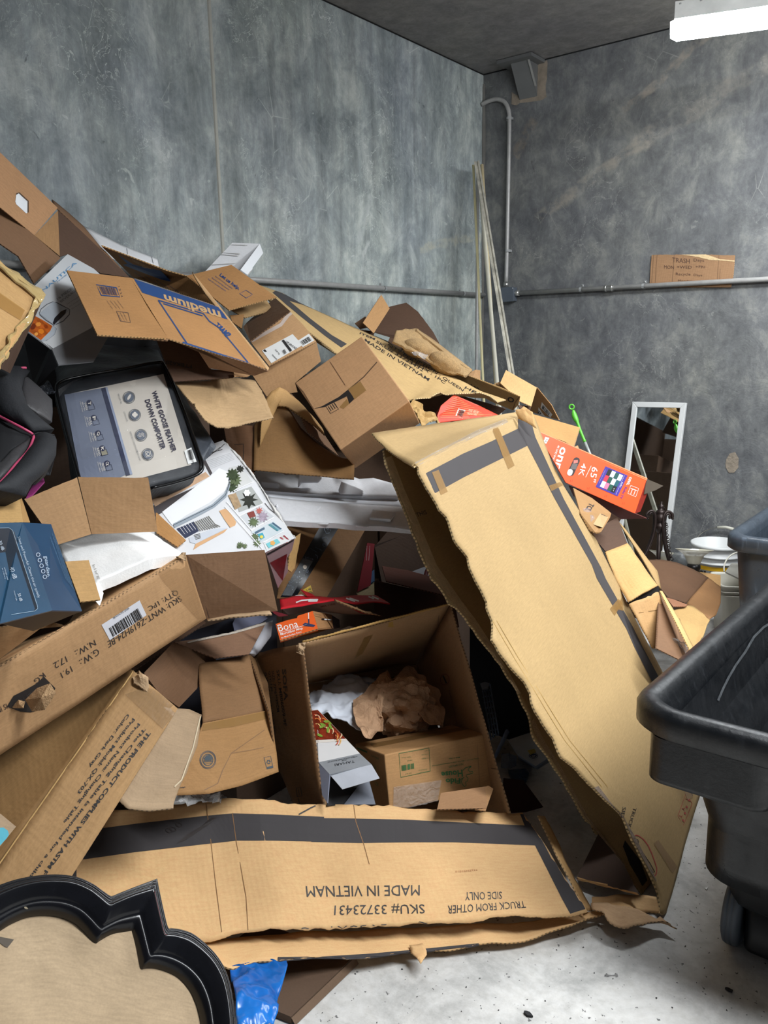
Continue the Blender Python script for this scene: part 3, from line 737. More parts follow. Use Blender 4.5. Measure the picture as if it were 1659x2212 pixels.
# ---- tub carts
def rr_ring(x0, x1, y0, y1, z, r, n=8):
    out = []
    for q, (cx, cy) in enumerate(((x1 - r, y1 - r), (x0 + r, y1 - r), (x0 + r, y0 + r), (x1 - r, y0 + r))):
        for k in range(n + 1):
            an = math.pi / 2 * (q + k / n); out.append(Vc((cx + r * math.cos(an), cy + r * math.sin(an), z)))
    return out
def cart_mat(h, name):
    t = NT(name); v = t.co(); c = lin(h)
    s = t.noise(t.mapping(v, (14, 14, 1.2)), 3, 8, .7, .3)
    t.col(t.mix(t.ramp(s, [(.55, 0.0), (.75, .55)]), t.ramp(t.noise(v, 8, 6), [(.3, tuple(x * .75 for x in c[:3]) + (1,)), (.7, tuple(x * 1.2 for x in c[:3]) + (1,))]), tuple(x * 3.2 + .012 for x in lin(h)[:3]) + (1,)))
    t.l(t.ramp(t.noise(v, 18, 5), [(.3, .25), (.7, .48)]), t.b.inputs['Roughness']); t.bump(t.noise(v, 60, 6, .7), .3, .004); return t.m
CB = cart_mat('101215', 'scuffed_black_plastic'); CG = cart_mat('3A424B', 'scuffed_grey_plastic')
def tub(lab, x0, x1, y0, y1, z, mat, notch=True, low=.17, taper=.09):
    t = thing('tub_cart', lab, 'cart')
    R = .11
    # rolled rim, outer skin down, floor, inner skin up
    def ring(g, zz, r=R, dz=0):
        pts = rr_ring(x0 + g, x1 - g, y0 + g, y1 - g, zz, max(.03, r - g * .6)); out = []
        for p in pts:
            q = p.copy()
            if notch and g < .06:                                    # bulge of the corner pad at the near end
                q.x += -.028 * math.exp(-((p.y - (y0 + .10)) / .09) ** 2) * (1 if p.x < (x0 + x1) / 2 else -1)
            q.z += dz * 0
            out.append(q)
        return out
    rr = [ring(.035, z - .075), ring(.012, z - .075), ring(0, z - .065), ring(0, z - .02), ring(.008, z - .005), ring(.03, z), ring(.048, z - .006), ring(.058, z - .03), ring(.065, z - .10)]
    loft(t, 'rim', rr, mat, cap0=False)
    ks = 8; body = []
    for k in range(ks + 1):
        f = k / ks; g = .035 + taper * (min(1, f * 2.2) if notch else f); body.append(rr_ring(x0 + g, x1 - g, y0 + g, y1 - g, z - .06 - (z - .06 - low) * f, R * .9))
    loft(t, 'outer_wall', body[::-1], mat, cap0=True)
    inn = []
    for k in range(ks + 1):
        f = k / ks; g = .062 + taper * f; inn.append(rr_ring(x0 + g, x1 - g, y0 + g, y1 - g, z - .06 - (z - .10 - low) * f, R * .8))
    o = loft(t, 'inner_wall', inn, mat, cap0=False, cap1=True)
    return t
c1 = tub('black rolling tub cart with scuffed rolled rim at the right edge', -.66, .12, 1.80, 3.28, .74, CB, low=.265, taper=.095)
# stepped skirt, axle housing and wheels of the black cart
loft(c1, 'side_pad', [rr_ring(-.635, -.35, 1.815, 1.99, z, .05) for z in (.665, .56, .55)][::-1], CB, cap0=True)
loft(c1, 'base', [rr_ring(x, -.02, y, 3.10, z, .06) for x, y, z in ((-.47, 2.03, .15), (-.48, 2.02, .16), (-.48, 2.0, .255), (-.48, 2.0, .262))], plain('17191B', .5, var=.2, name='base_plastic'), cap1=True)
def wheel(par, c, r, w, mat):
    pr = [(r * .3, -w / 2), (r * .88, -w / 2), (r * .97, -w * .4), (r, -w * .2), (r * .985, -w * .18), (r * .985, -w * .12), (r, -w * .1), (r, w * .1), (r * .985, w * .12), (r * .985, w * .18), (r, w * .2), (r * .97, w * .4), (r * .88, w / 2), (r * .3, w / 2)]
    o = lathe(par, 'wheel', pr, c, mat, 32, axis=Vc((1, 0, 0)))
    lathe(o, 'hub', [(0, -w * .45), (r * .35, -w * .45), (r * .5, -w * .3), (r * .6, -w * .35)], c, CB, 20, axis=Vc((1, 0, 0)))
    lathe(o, 'hub', [(0, w * .45), (r * .35, w * .45), (r * .5, w * .3), (r * .6, w * .35)], c, CB, 20, axis=Vc((1, 0, 0)))
TY = plain('4A5058', .6, var=.1, name='grey_rubber')
for x in (-.46, -.05):
    for y in (2.10, 2.95): wheel(c1, Vc((x, y, .10)), .10, .042, TY)
loft(c1, 'caster_housing', [rr_ring(-.43, -.2, 2.03, 2.28, z, .03) for z in (.03, .04, .16)], plain('121315', .5, name='housing'), cap1=True)
# inside moulding line
line(bpy.data.objects['inner_wall'], 'inner_rib', [E3(*q) for q in ((1515, 226), (1490, 240), (1440, 290), (1400, 360), (1350, 430), (1315, 490), (1285, 550), (1262, 605))], 5, plain('4A4D50', .5, var=.3, sc=40, name='scuffed_rib'), par=c1, off=.003)
c2 = tub('grey tub cart standing behind the black cart near the right wall', -1.0, -.1, 3.72, 4.86, .74, CG, notch=False, low=.2, taper=.04)
loft(c2, 'base', [rr_ring(-.85, -.2, 3.9, 4.7, z, .06) for z in (.09, .1, .215)], plain('17191B', .5, var=.2, name='base_plastic'), cap1=True)
for x in (-.8, -.25):
    for y in (4.0, 4.6): wheel(c2, Vc((x, y, .07)), .07, .04, TY)
# ---- chandelier
t = thing('chandelier', 'upended dark bronze chandelier with curled arms in front of the mirror', 'chandelier')
BZ = plain('2E2320', .38, .5, var=.15, name='dark_bronze'); D = 4.55
c = P(*E4(412, 620, D)); b0 = P(*E4(400, 790, D)); ax = (c - b0).normalized()
lathe(t, 'body', [(0, -.02), (.012, -.01), (.02, .0), (.03, .015), (.034, .03), (.022, .042), (.026, .05), (.033, .06), (.033, .085), (.026, .095), (.03, .10), (.022, .115), (.012, .12), (.015, .13), (.015, .145), (.006, .15), (.006, .165), (0, .166)], b0, BZ, 20, axis=ax)
tube(t, 'stem', [b0, P(*E4(388, 1100, D)), P(*E4(384, 1300, D))], .012, BZ, 10)
cr = P(*E4(425, 542, D)); s = (CAM - cr).normalized().cross(Vc((0, 0, 1))).normalized()
tube(t, 'ring', [cr + (s * math.cos(k * math.pi / 9) + Vc((0, 0, 1)) * math.sin(k * math.pi / 9)) * .018 for k in range(19)], .0022, BZ, 6)
arms = [[(262, 640), (250, 600), (280, 565), (325, 560), (352, 620), (350, 720), (325, 850), (280, 970), (225, 1085), (190, 1150)],
        [(285, 600), (300, 580), (330, 590), (340, 650), (335, 760), (305, 880), (260, 1000), (235, 1085)],
        [(548, 640), (550, 600), (520, 568), (480, 570), (450, 620), (440, 720), (445, 850), (470, 1000), (500, 1110), (515, 1180)],
        [(515, 632), (520, 600), (490, 590), (468, 640), (462, 760), (470, 880), (490, 1000), (520, 1110)]]
for i, A in enumerate(arms):
    tube(t, 'arm', bez([P(*E4(x, y, D + (.05 if i % 2 else -.03))) for x, y in A], 4), .008, BZ, 8)
    x, y = A[0]; lathe(t, 'scroll_tip', [(0, -.008), (.007, -.004), (.008, 0), (.007, .004), (0, .008)], P(*E4(x + 4, y + 5, D + (.05 if i % 2 else -.03))), BZ, 10)
ch = bez([P(*E4(*q, D - .06)) for q in ((485, 700), (480, 800), (500, 900), (510, 1000), (545, 1130))], 4)
for k in range(len(ch) - 1):
    a, b = ch[k], ch[k + 1]; m = (a + b) / 2; d = (b - a); sd = d.cross(CAM - m).normalized() if k % 2 else d.cross(d.orthogonal()).normalized()
    L = d.length * .62
    tube(t, 'chain_link', [m + d.normalized() * math.cos(q * math.pi / 5) * L + sd * math.sin(q * math.pi / 5) * .008 for q in range(11)], .0022, BZ, 5)
SH = NT('frosted_shade'); SH.col(lin('B8B3A2')); SH.set(Roughness=.5); SH.b.inputs['Subsurface Weight'].default_value = .3; SH.b.inputs['Subsurface Radius'].default_value = (.05, .05, .05)
def shade(lab, rim, base, R, d, group=None):
    a, b = P(*rim, d), P(*base, d); ax = (a - b); h = ax.length
    pr = [(.26, 0), (.30, .06), (.36, .2), (.42, .4), (.52, .62), (.72, .82), (1, 1), (.98, 1.0), (.70, .80), (.50, .60), (.38, .38), (.32, .18), (.22, .04), (0, .03)]
    t = thing('lamp_shade', lab, 'lamp shade', group); lathe(t, 'glass', [(r * R, z * h) for r, z in pr], b, SH.m, 32, axis=ax)
    k = -ax.normalized(); lathe(t, 'socket', [(0, .0), (R * .34, .0), (R * .36, .02), (R * .3, .035), (R * .3, .055), (0, .06)], b - k * .005, plain('151312', .4, name='black_socket'), 20, axis=k)
    lathe(t, 'bulb', [(0, h * 1.05), (.02, h * 1.03), (.03, h * .9), (.03, h * .75), (.018, h * .5), (.012, h * .2)], b, BWHITE, 20, axis=ax)
    return t
shade('frosted glass bell shade with black socket and white bulb before the bucket', E4(805, 1003), E4(798, 1185), .098, 4.35)
shade('frosted glass shade, mostly hidden behind the upended chandelier arms', E4(470, 1030), E4(450, 1180), .10, 4.75)
gl = lathe(None, 'glass_globe', [(0, -.05), (.03, -.04), (.05, -.01), (.05, .015), (.035, .04), (0, .052)], P(*E4(640, 1130, 4.55)), clearfilm('smoky_glass', '6A6E70', .6, .1), 24)
tag(gl, 'dark smoky glass piece lying between the two frosted shades', 'glass')

# ================================================================ the heap, hero pieces first
# ---- tall carton leaning from the floor
V8 = view(0, 560, 4.254)
t = thing('tall_carton', 'huge tan carton with dark printed border leaning out of the heap onto the floor', 'box')
A_, B_ = onfloor(1437, 1978, .003), onfloor(1533, 1647, .003)
T_ = P(1140, 903, 3.231)
P0, N0 = plane_of(A_, B_, T_)
if N0.dot(CAM - P0) < 0: N0 = -N0
fp = lambda *q: hit(q[0], q[1], P0, N0)
left = [(905,1010),(905,1025),(939,1083),(948,1105),(966,1119),(984,1173),(1010,1202),(1014,1231),(1031,1260),(1051,1300),(1053,1318),(1066,1344),(1064,1383),(1086,1420),(1104,1441),(1139,1480),(1152,1528),(1174,1563),(1196,1594),(1213,1637),(1244,1659),(1270,1689),(1300,1720),(1343,1759),(1361,1802),(1378,1837),(1400,1876),(1422,1928),(1424,1972)]
F1 = coons(t, 'front_panel', [fp(896,1003), fp(952,974), fp(1042,934), fp(1100,909), fp(1140,893)],
    [fp(1140,893), fp(1155,899), fp(1199,1018), fp(1278,1149), fp(1318,1228), fp(1381,1355), fp(1533,1647)],
    [fp(1424,1974), fp(1437,1980), fp(1485,1810), fp(1533,1647)], [fp(896,1003)] + [fp(*q) for q in left], TALL, 40, 90, th=.006, amp=.004, fr=3, rag='l', ra=.006, ridge=.0)
# dark printed border
strip(F1, 'printed_border', [(905,1030), (1000,980), (1060,954), (1119,926)], [(930,1071), (1000,1032), (1075,995), (1139,963)], BAND, t)
strip(F1, 'printed_border', [(1119,926), (1139,963), (1198,1077), (1278,1220), (1289,1250), (1353,1359), (1370,1398), (1448,1550), (1496,1633)],
      [(1119,897), (1157,946), (1217,1077), (1298,1226), (1308,1250), (1367,1355), (1386,1394), (1464,1540), (1500,1600)], BAND, t, off=.0009)
strip(F1, 'printed_border', [(1119,897), (1119,926)], [(1143,897), (1157,948)], BAND, t, off=.0012)
for q in ([K7(160,580), K7(195,570), K7(280,770), K7(245,790)], [K7(465,880), K7(525,860), K7(545,875), K7(480,910)], [K7(800,1545), K7(840,1535), K7(865,1480), K7(870,1560)]):
    decal(F1, 'tape_strip', q, TAPE, t, 3, 3, off=.0016)
for q in ([E3(728,150), E3(752,185), E3(790,120), E3(770,100)], [E3(1030,700), E3(1045,730), E3(1095,640), E3(1062,625)]): decal(F1, 'tape_strip', q, TAPE, t, 2, 2, off=.0016)
for q in ([E3(1050,935), E3(1072,925), E3(1140,1085), E3(1115,1100)], [E3(945,1315), E3(968,1297), E3(1062,1430), E3(1040,1465)]): decal(F1, 'tape_strip', q, TAPE, t, 2, 2, off=.0016)
for q in ([K2(1195,1440), K2(1235,1425), K2(1290,1555), K2(1250,1575)], [K2(1560,1180), K2(1590,1170), K2(1659,1340), K2(1620,1350)]): decal(F1, 'tape_strip', q, TAPE, t, 2, 2, off=.0016)
B1 = view(1280, 1640, 5.82)
texts(F1, [along(B1, 'BACK', (1297,150), (1222,475), 58)], BLK, t, 'lettering', bold=.008)
texts(F1, [along(B1, 'TRUCK FR', (530,612), (425,960), 44), along(B1, 'SIDE', (395,602), (358,785), 44)], INKD, t, 'lettering')
line(F1, 'printed_symbol', [B1(*q) for q in ((505,1005), (520,970), (545,955), (580,965), (640,1010), (700,1090), (745,1190), (780,1290), (805,1370), (800,1440), (770,1480))], 2, RED, t)
line(F1, 'printed_symbol', [B1(*q) for q in ((520,1000), (565,1012), (578,1035), (575,1062), (552,1075), (530,1040))], 1.4, INKD, t, closed=True)
line(F1, 'printed_symbol', [B1(*q) for q in ((565,1085), (640,1190), (720,1310), (780,1415), (765,1428), (700,1330), (620,1215), (560,1110))], 1.4, INKD, t)
line(F1, 'red_stamp', [B1(*q) for q in ((1175,420), (1250,560), (1140,832), (1070,715))], 1.0, RED, t, closed=True)
texts(F1, [along(B1, 'T', (1110,695), (1095,735), 40), along(B1, 'Y', (1145,600), (1130,650), 40), along(B1, 'T', (1190,475), (1180,530), 40)], RED, t, 'red_stamp')
for c_ in ((1135,770), (1158,680), (1180,600), (1212,515)): poly(F1, 'red_stamp', disc(B1(*c_), 3.2, 10, 60, .6), RED, t, off=.0015)
strip(F1, 'torn_liner', [(1283,1702), (1302,1722), (1345,1762), (1363,1806), (1380,1840), (1402,1880), (1416,1903)], [(1292,1698), (1322,1738), (1352,1775), (1374,1812), (1390,1844), (1408,1880), (1418,1904)], plain('8A7767', .95, bump=.7, sc=60, name='torn_flutes5'), t, off=.0012)
# two faint long score lines
for dx in (0, 9): line(F1, 'score_line', [(1018 + dx, 1262), (1110 + dx, 1420), (1220 + dx * 1.2, 1600), (1300 + dx * 1.4, 1700)], 1.2, plain('A98850', .8, name='score'), t)
# crushed flap folded over the top end
TF = coons(t, 'top_flap', [P(803,935,2.62), P(860,926,2.75), P(920,918,2.9), P(1000,908,3.0), P(1125,889,3.2)], [P(1125,889,3.2), fp(1140,893)],
    [fp(894,1008), fp(952,974), fp(1042,934), fp(1100,909), fp(1140,893)], [P(803,935,2.62), P(812,948,2.60), P(855,985,2.5), fp(894,1008)], TALL, 24, 10, amp=.004, fr=7, rag='tl', ra=.003)
strip(TF, 'crushed_tape', [K2(1095,1385), K2(1180,1340), K2(1320,1268), K2(1480,1185), K2(1640,1122)], [K2(1105,1402), K2(1215,1362), K2(1345,1290), K2(1500,1205), K2(1650,1140)], FILM, t, off=.003)
TC = coons(t, 'torn_corner', [P(1112,885,3.1), P(1135,880,3.1), P(1150,890,3.1)], [P(1150,890,3.1), P(1158,925,3.1)], [P(1122,905,3.1), P(1158,925,3.1)], [P(1112,885,3.1), P(1122,905,3.1)], TAN2, 6, 5, amp=.02, fr=30, rag='tlr')
# rear panel of the same carton, seen through the torn side
P1 = P0 - N0 * .17
def rp(*q):
    h = hit(q[0], q[1], P1, N0)
    return h if h.z > .006 else onfloor(q[0], q[1], .006)
rl = [(828,973),(836,1010),(858,1060),(882,1120),(896,1160),(925,1230),(975,1300),(1010,1340),(1050,1395),(1090,1450),(1120,1500),(1145,1550),(1149,1590),(1174,1622),(1204,1668),(1245,1735),(1262,1765),(1304,1820),(1350,1875),(1384,1932)]
F2 = coons(t, 'rear_panel', [rp(828,973), rp(860,968), rp(905,960), rp(960,950)], [rp(960,950), rp(1060,1150), rp(1200,1500), rp(1430,1880)], [rp(1384,1934), rp(1430,1880)], [rp(*q) for q in rl], TALL, 14, 70, th=.006, amp=.003, fr=5, rag='l', ra=.008)
strip(F2, 'torn_liner', [(831,990),(855,1058),(880,1120),(925,1230),(975,1300),(1010,1340),(1050,1395),(1090,1450),(1120,1500)], [(845,985),(873,1058),(898,1115),(943,1222),(990,1290),(1026,1338),(1060,1390),(1096,1448),(1124,1498)], plain('D9BE93', .9, bump=.7, sc=60, name='torn_flutes'), t, off=.002)
strip(F2, 'torn_liner', [(1146,1560),(1160,1600),(1200,1655),(1262,1765),(1350,1872)], [(1152,1552),(1172,1596),(1208,1652),(1268,1762),(1354,1870)], plain('B89A74', .9, bump=.7, sc=60, name='torn_flutes2'), t, off=.002)
texts(F2, [('THIS', K5(1098,300), K5(1158,280), K5(1108,325))], BLK, t, 'lettering')
def shade_panel(name, pts, mat, th=.004, **k): return panel(t, name, pts, mat, th, **k)
# closed long side and inner dark dividers
q = [fp(1140,893), fp(1533,1647)]; q[1] = q[0].lerp(q[1], .985)
cz = lambda p: Vc((p.x, p.y, max(p.z, .005)))
mesh('side_panel', [q[0] - N0 * .006, cz(q[1] - N0 * .006), cz(q[1] - N0 * .17), q[0] - N0 * .17] + [x - Vc((.004, 0, 0)) for x in (q[0] - N0 * .006, cz(q[1] - N0 * .006), cz(q[1] - N0 * .17), q[0] - N0 * .17)], [[0,1,2,3],[7,6,5,4],[0,4,5,1],[2,6,7,3]], TAN2, par=t)
strip(F2, 'inner_band', [E3(795,1330), E3(830,1420), E3(870,1490), E3(890,1530)], [E3(805,1300), E3(880,1400), E3(905,1470), E3(915,1500)], plain('2A2422', .7, name='dark_print'), t, off=.002)
# bottom end flaps on the floor
o = panel(t, 'end_flap', [E3(672,1268,2.52), E3(562,1490,2.42), E3(872,1566,2.30), E3(800,1420)], plain('4A3930', .8, var=.1, bump=.2, name='dark_liner'), rag=(1,), ra=.004, em=TAN2)
strip(o, 'liner_edge', [E3(566,1482), E3(650,1508), E3(760,1538), E3(868,1562)], [E3(572,1490), E3(640,1524), E3(760,1552), E3(870,1572)], TAN2, t, off=.002)
strip(o, 'liner_edge', [E3(556,1492), E3(620,1500), E3(720,1520)], [E3(560,1500), E3(620,1516), E3(720,1534)], TAN2, t, off=.003)
coons(t, 'end_flap', [E3(640,1580,2.35), E3(760,1570,2.35), E3(900,1570,2.33), E3(960,1580,2.32)], [E3(960,1580,2.32), E3(982,1665,2.29)], [E3(640,1610,2.31), E3(800,1640,2.28), E3(982,1670,2.28)], [E3(640,1580,2.35), E3(640,1610,2.31)], TANO, 16, 5, amp=.008, fr=12, rag='b', ra=.006)
coons(t, 'torn_scrap', [E3(635,1618,2.30), E3(720,1600,2.30), E3(820,1640,2.29), E3(905,1665,2.28), E3(985,1690,2.265)], [E3(985,1690,2.265), E3(1062,1738,2.225)], [E3(640,1640,2.28), E3(695,1655,2.25), E3(725,1700,2.22), E3(800,1742,2.20), E3(900,1710,2.22), E3(985,1694,2.24), E3(1062,1738,2.22)], [E3(635,1618,2.30), E3(640,1640,2.28)], kraft('C4A07A', wrinkle=.5), 26, 8, th=.003, amp=.010, fr=14, rag='tb', ra=.004)
# ---- long carton curving away behind
t = thing('long_carton', 'long tan carton with dark border bowed over the top of the heap', 'box')
LT = coons(t, 'top_panel', [K2(170,318,3.95), K2(300,360,3.98), K2(420,430,4.0), K2(560,495,4.05), K2(700,560,4.1), K2(850,622,4.12), K2(1000,692,4.12), K2(1190,798,4.05), K2(1370,890,3.95), K2(1500,955,3.85), K2(1640,1005,3.75)],
    [K2(1640,1005,3.75), K2(1590,1020,3.65), K2(1545,985,3.6)],
    [K2(160,345,3.75), K2(290,455,3.6), K2(440,590,3.5), K2(600,712,3.42), K2(760,820,3.4), K2(900,930,3.4), K2(1000,985,3.4), K2(1070,1008,3.4), K2(1100,996,3.4), K2(1200,990,3.45), K2(1240,965,3.47), K2(1310,975,3.5), K2(1400,970,3.53), K2(1480,962,3.57), K2(1545,985,3.6)],
    [K2(170,318,3.95), K2(160,345,3.75)], TAN, 70, 16, amp=.004, fr=5, rag='b', ra=.005)
strip(LT, 'printed_border', [K2(245,365), K2(330,440), K2(440,530), K2(560,625), K2(656,694)], [K2(270,350), K2(352,420), K2(470,520), K2(600,620), K2(690,672)], BAND, t)
strip(LT, 'printed_border', [K2(262,352), K2(330,372), K2(420,425), K2(500,462), K2(590,505)], [K2(320,418), K2(345,415), K2(425,438), K2(505,470), K2(595,510)], BAND, t, off=.0009)
texts(LT, [('MADE IN VIETNAM', K2(800,640), K2(1185,880), K2(790,655)), ('SKU# 33723432', K2(870,650), K2(1150,825), K2(860,665)), ('QTY PER BOX : 1PC', K2(940,665), K2(1280,900), K2(930,680)), ('DESCRIPTION : QUEEN', K2(1000,690), K2(1390,945), K2(990,705)), ('HB', K2(1400,925), K2(1470,960), K2(1390,938))], INKD, t, 'lettering', bold=.01)
texts(LT, [('CUMSTON', K2(1150,765), K2(1335,865), K2(1140,778)), ('ITEM', K2(770,602), K2(860,640), K2(764,612))], INKD, t, 'lettering', bold=.02)
coons(t, 'side_panel', [K2(160,345,3.75), K2(290,455,3.6), K2(440,590,3.5), K2(600,712,3.42)], [K2(600,712,3.42), K2(620,735,3.48)], [K2(160,360,3.8), K2(290,478,3.66), K2(440,620,3.56), K2(620,735,3.48)], [K2(160,345,3.75), K2(160,360,3.8)], TAN2, 14, 2)
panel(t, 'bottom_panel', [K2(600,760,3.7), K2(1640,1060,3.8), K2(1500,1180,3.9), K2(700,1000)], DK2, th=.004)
# ---- wide printed carton lying in front
t = thing('flattened_carton', 'long crumpled tan carton with dark border and upside down writing across the front', 'box')
top = [E1(430,375,2.19), E1(620,350,2.22), E1(860,330,2.24), E1(1050,308,2.26), E1(1170,293,2.26), E1(1300,300,2.26), E1(1450,315,2.28), E1(1560,318,2.29), E1(1659,322,2.30), E2(400,185,2.33), E2(640,200,2.37), E2(860,215,2.41), E2(1100,222,2.46)]
bot = [E1(0,1000,1.94), E1(600,1015,1.98), E1(850,1025,2.0), E1(1080,1022,2.03), E1(1250,985,2.06), E1(1450,968,2.08), E1(1659,962,2.11), E2(280,735,2.13), E2(520,728,2.15), E2(760,715,2.17), E2(920,700,2.18), E2(1030,685,2.19), E2(1200,690,2.21), E2(1320,678,2.23), E2(1385,660,2.25)]
FB = coons(t, 'top_panel', [E1(0,500,2.10)] + top, [top[-1], E2(1180,330,2.40), E2(1250,450,2.34), E2(1320,560,2.29), E2(1385,660,2.25)], bot, [E1(0,500,2.10), E1(0,1000,1.94)], TANO, 80, 30, amp=.008, fr=5, rag='tb', ra=.006)
g0 = [E2(0,0)]
strip(FB, 'printed_border', [E1(160,500), E1(450,458), E1(700,425), E1(1050,385), E1(1195,372), E1(1400,378), E1(1659,390), E2(150,243), E2(340,245), E2(560,250), E2(800,262), E2(1100,276), E2(1180,290)],
      [E1(120,655), E1(400,612), E1(700,570), E1(1050,530), E1(1210,512), E1(1400,512), E1(1659,518), E2(150,350), E2(370,355), E2(560,352), E2(800,352), E2(1150,366), E2(1190,372)], BAND, t)
strip(FB, 'printed_border', [E2(1085,225), E2(1105,276), E2(1152,366), E2(1215,490), E2(1270,600), E2(1310,672)], [E2(1165,235), E2(1180,275), E2(1232,366), E2(1290,480), E2(1345,590), E2(1378,650)], BAND, t, off=.0009)
strip(FB, 'printed_border', [E1(240,670), E1(330,640), E1(392,625)], [E1(230,720), E1(330,720), E1(392,720)], BAND, t, off=.0007)
texts(FB, [('MADE IN VIETNAM', E2(636,590), E2(130,597), E2(636,543), E2(125,548)), ('SKU# 33723431', E2(660,670), E2(252,678), E2(655,625), E2(255,630)), ('TRUCK FROM OTHER', E2(1112,645), E2(760,672), E2(1105,615), E2(762,635)), ('SIDE ONLY', E2(1005,605), E2(840,612), E2(1003,573), E2(838,575)), ('QTY PER BOX : 1PC', E2(680,740), E2(110,765), E2(675,705), E2(105,728))], INKD, t, 'lettering', label='dark lettering printed upside down')
texts(FB, [('33723431010', E2(895,472), E2(795,480), E2(895,480), E2(795,488))], plain('B47A50', .8, name='faint_print'), t, 'faint_stamp')
CRS = plain('8A6540', .85, name='crease_shadow')
for q in ([E1(1055,320), E1(1080,520), E1(1100,700), E1(1135,980)], [E1(1190,370), E1(1210,520), E1(1260,800), E1(1270,970)], [E2(340,185), E2(350,260), E2(385,360), E2(410,450)]): line(FB, 'crease', q, 1.6, CRS, t)
WET = ink('3B3635', .3)
poly(FB, 'wrinkled_stain', [E1(*q) for q in ((905,528), (960,480), (1030,440), (1080,395), (1110,395), (1070,430), (1010,470), (950,510))], WET, t, off=.0015)
for c in ((885,455), (915,432), (865,462)): line(FB, 'wrinkled_stain', disc(E1(*c), 7, 12, 20, .6), 1.5, WET, t, off=.0015, closed=True)
line(FB, 'torn_slit', [E1(1530,378), E1(1590,345), E1(1640,322)], 3, ink('1B1512'), t, off=.0015)
# lower side folded toward the floor
LS = coons(t, 'side_panel', [E1(1010,1025,2.05), E1(1180,1010,2.09), E1(1450,985,2.13), E1(1659,975,2.16), E2(400,745,2.19), E2(800,722,2.22), E2(1150,700,2.26), E2(1380,665,2.29)], [E2(1380,665,2.29), E2(1450,655,2.30), E2(1465,670,2.28)],
      [E1(1060,1100,1.97), E1(1180,1170,1.98), E1(1320,1130,2.02), E1(1500,1120,2.05), E1(1659,1112,2.08), E2(400,862,2.11), E2(640,840,2.15), E2(900,815,2.17), E2(1100,795,2.19), E2(1300,730,2.23), E2(1465,672,2.28)], [E1(1010,1025,2.05), E1(1060,1100,1.97)], TANO, 60, 8, amp=.008, fr=8, rag='b', ra=.003)
strip(LS, 'edge_border', [E2(0,868), E2(200,866), E2(420,852), E2(640,832), E2(900,806)], [E2(0,890), E2(200,880), E2(420,868), E2(640,846), E2(900,816)], BAND, t, off=.002)
coons(t, 'peeled_liner', [E2(590,815,2.15), E2(650,808,2.15)], [E2(650,808,2.15), E2(672,850,2.12), E2(640,890,2.08)], [E2(600,850,2.13), E2(640,890,2.08)], [E2(590,815,2.15), E2(600,850,2.13)], TANO, 5, 6, th=.001, amp=.01, fr=30)
# lifted right end
coons(t, 'end_panel', [E2(1165,232,2.47), E2(1195,235,2.50)], [E2(1195,235,2.50), E2(1265,360,2.45), E2(1330,520,2.40), E2(1410,655,2.30)], [E2(1378,655,2.27), E2(1410,655,2.30)], [E2(1165,232,2.47), E2(1235,370,2.42), E2(1295,500,2.36), E2(1378,655,2.27)], TAN2, 3, 20, amp=.005, fr=12)
# ---- big opened carton with the white foam block
t = thing('opened_carton', 'long open brown carton with upside down weight print and barcode, torn at lower left', 'box')
k4 = lambda x, y, d: P(*K4(x, y, d))
a0, a1, b0, b1 = k4(1110,135,2.2), k4(1230,515,2.268), P(-190,1552,1.60), P(-190,1756,1.70)
WF = coons(t, 'front_panel', [b0, P(0,1437,1.80), a0], [a0, a1], [b1, P(0,1632,1.87), a1], [b0, b1], BRN, 40, 12, amp=.003, fr=5)
rim0, rim1 = k4(905,110,2.42), P(-190,1500,1.80)
TP = coons(t, 'top_flap', [rim1, P(0,1403,2.0), k4(390,565,2.12), k4(580,285,2.3), rim0], [rim0, a0], [b0, P(0,1437,1.80), a0], [rim1, b0], BRN, 30, 4, amp=.003)
decal(TP, 'tape_strip', [K4(628,315), K4(905,145), K4(965,150), K4(670,330)], TAPE, t, 3, 2, off=.0015)
strip(TP, 'lit_edge', [K4(600,300), K4(760,200), K4(905,115)], [K4(612,310), K4(765,210), K4(908,122)], plain('C79F69', .8, name='lit_kraft'), t, off=.001)  # lighter strip paints the light caught along the flap's edge
FE = panel(t, 'end_flap', [a0, K4(1580,105,2.28), K4(1659,470,2.3), a1], DKB, th=.005)
BT = kraft('B89A78', wrinkle=.3)
coons(t, 'folded_edge', [k4(1235,512,2.25), k4(1400,490,2.26), k4(1610,468,2.27)], [k4(1610,468,2.27), k4(1625,490,2.25)], [k4(1240,522,2.24), k4(1410,508,2.25), k4(1600,492,2.25), k4(1625,490,2.25)], [k4(1235,512,2.25), k4(1240,522,2.24)], BT, 10, 2, amp=.004, fr=20)
panel(t, 'rear_panel', [K3(145,1045,2.08), K3(460,915,2.16), K3(545,1255,2.16), K3(340,1320)], BRN, rag=(0,), ra=.003)
panel(t, 'rear_flap', [K3(465,912,2.16), K3(885,916,2.24), K3(942,1240,2.24), K3(548,1255)], BRN2, rag=(0,), ra=.003)
panel(t, 'inner_flap', [K3(930,1120,2.43), K3(1110,1290,2.36), K3(1060,1330,2.33), K3(935,1245)], kraft('B58552'))
panel(t, 'corner_flap', [K3(390,1418,1.98), K3(530,1410,2.02), K3(600,1645,1.95), K3(480,1659)], kraft('B48E5C'))
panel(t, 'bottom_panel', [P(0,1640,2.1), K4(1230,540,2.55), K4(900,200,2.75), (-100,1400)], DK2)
decal(WF, 'barcode_label', [K4(605,552), K4(832,405), K4(874,494), K4(655,644)], plain('C9C9CF', .4, var=.02, name='label_paper'), t, 4, 2, off=.001)
barcode(WF, [K4(648,572), K4(820,452), K4(850,510), K4(672,622)], BLK, t, 26, off=.002)
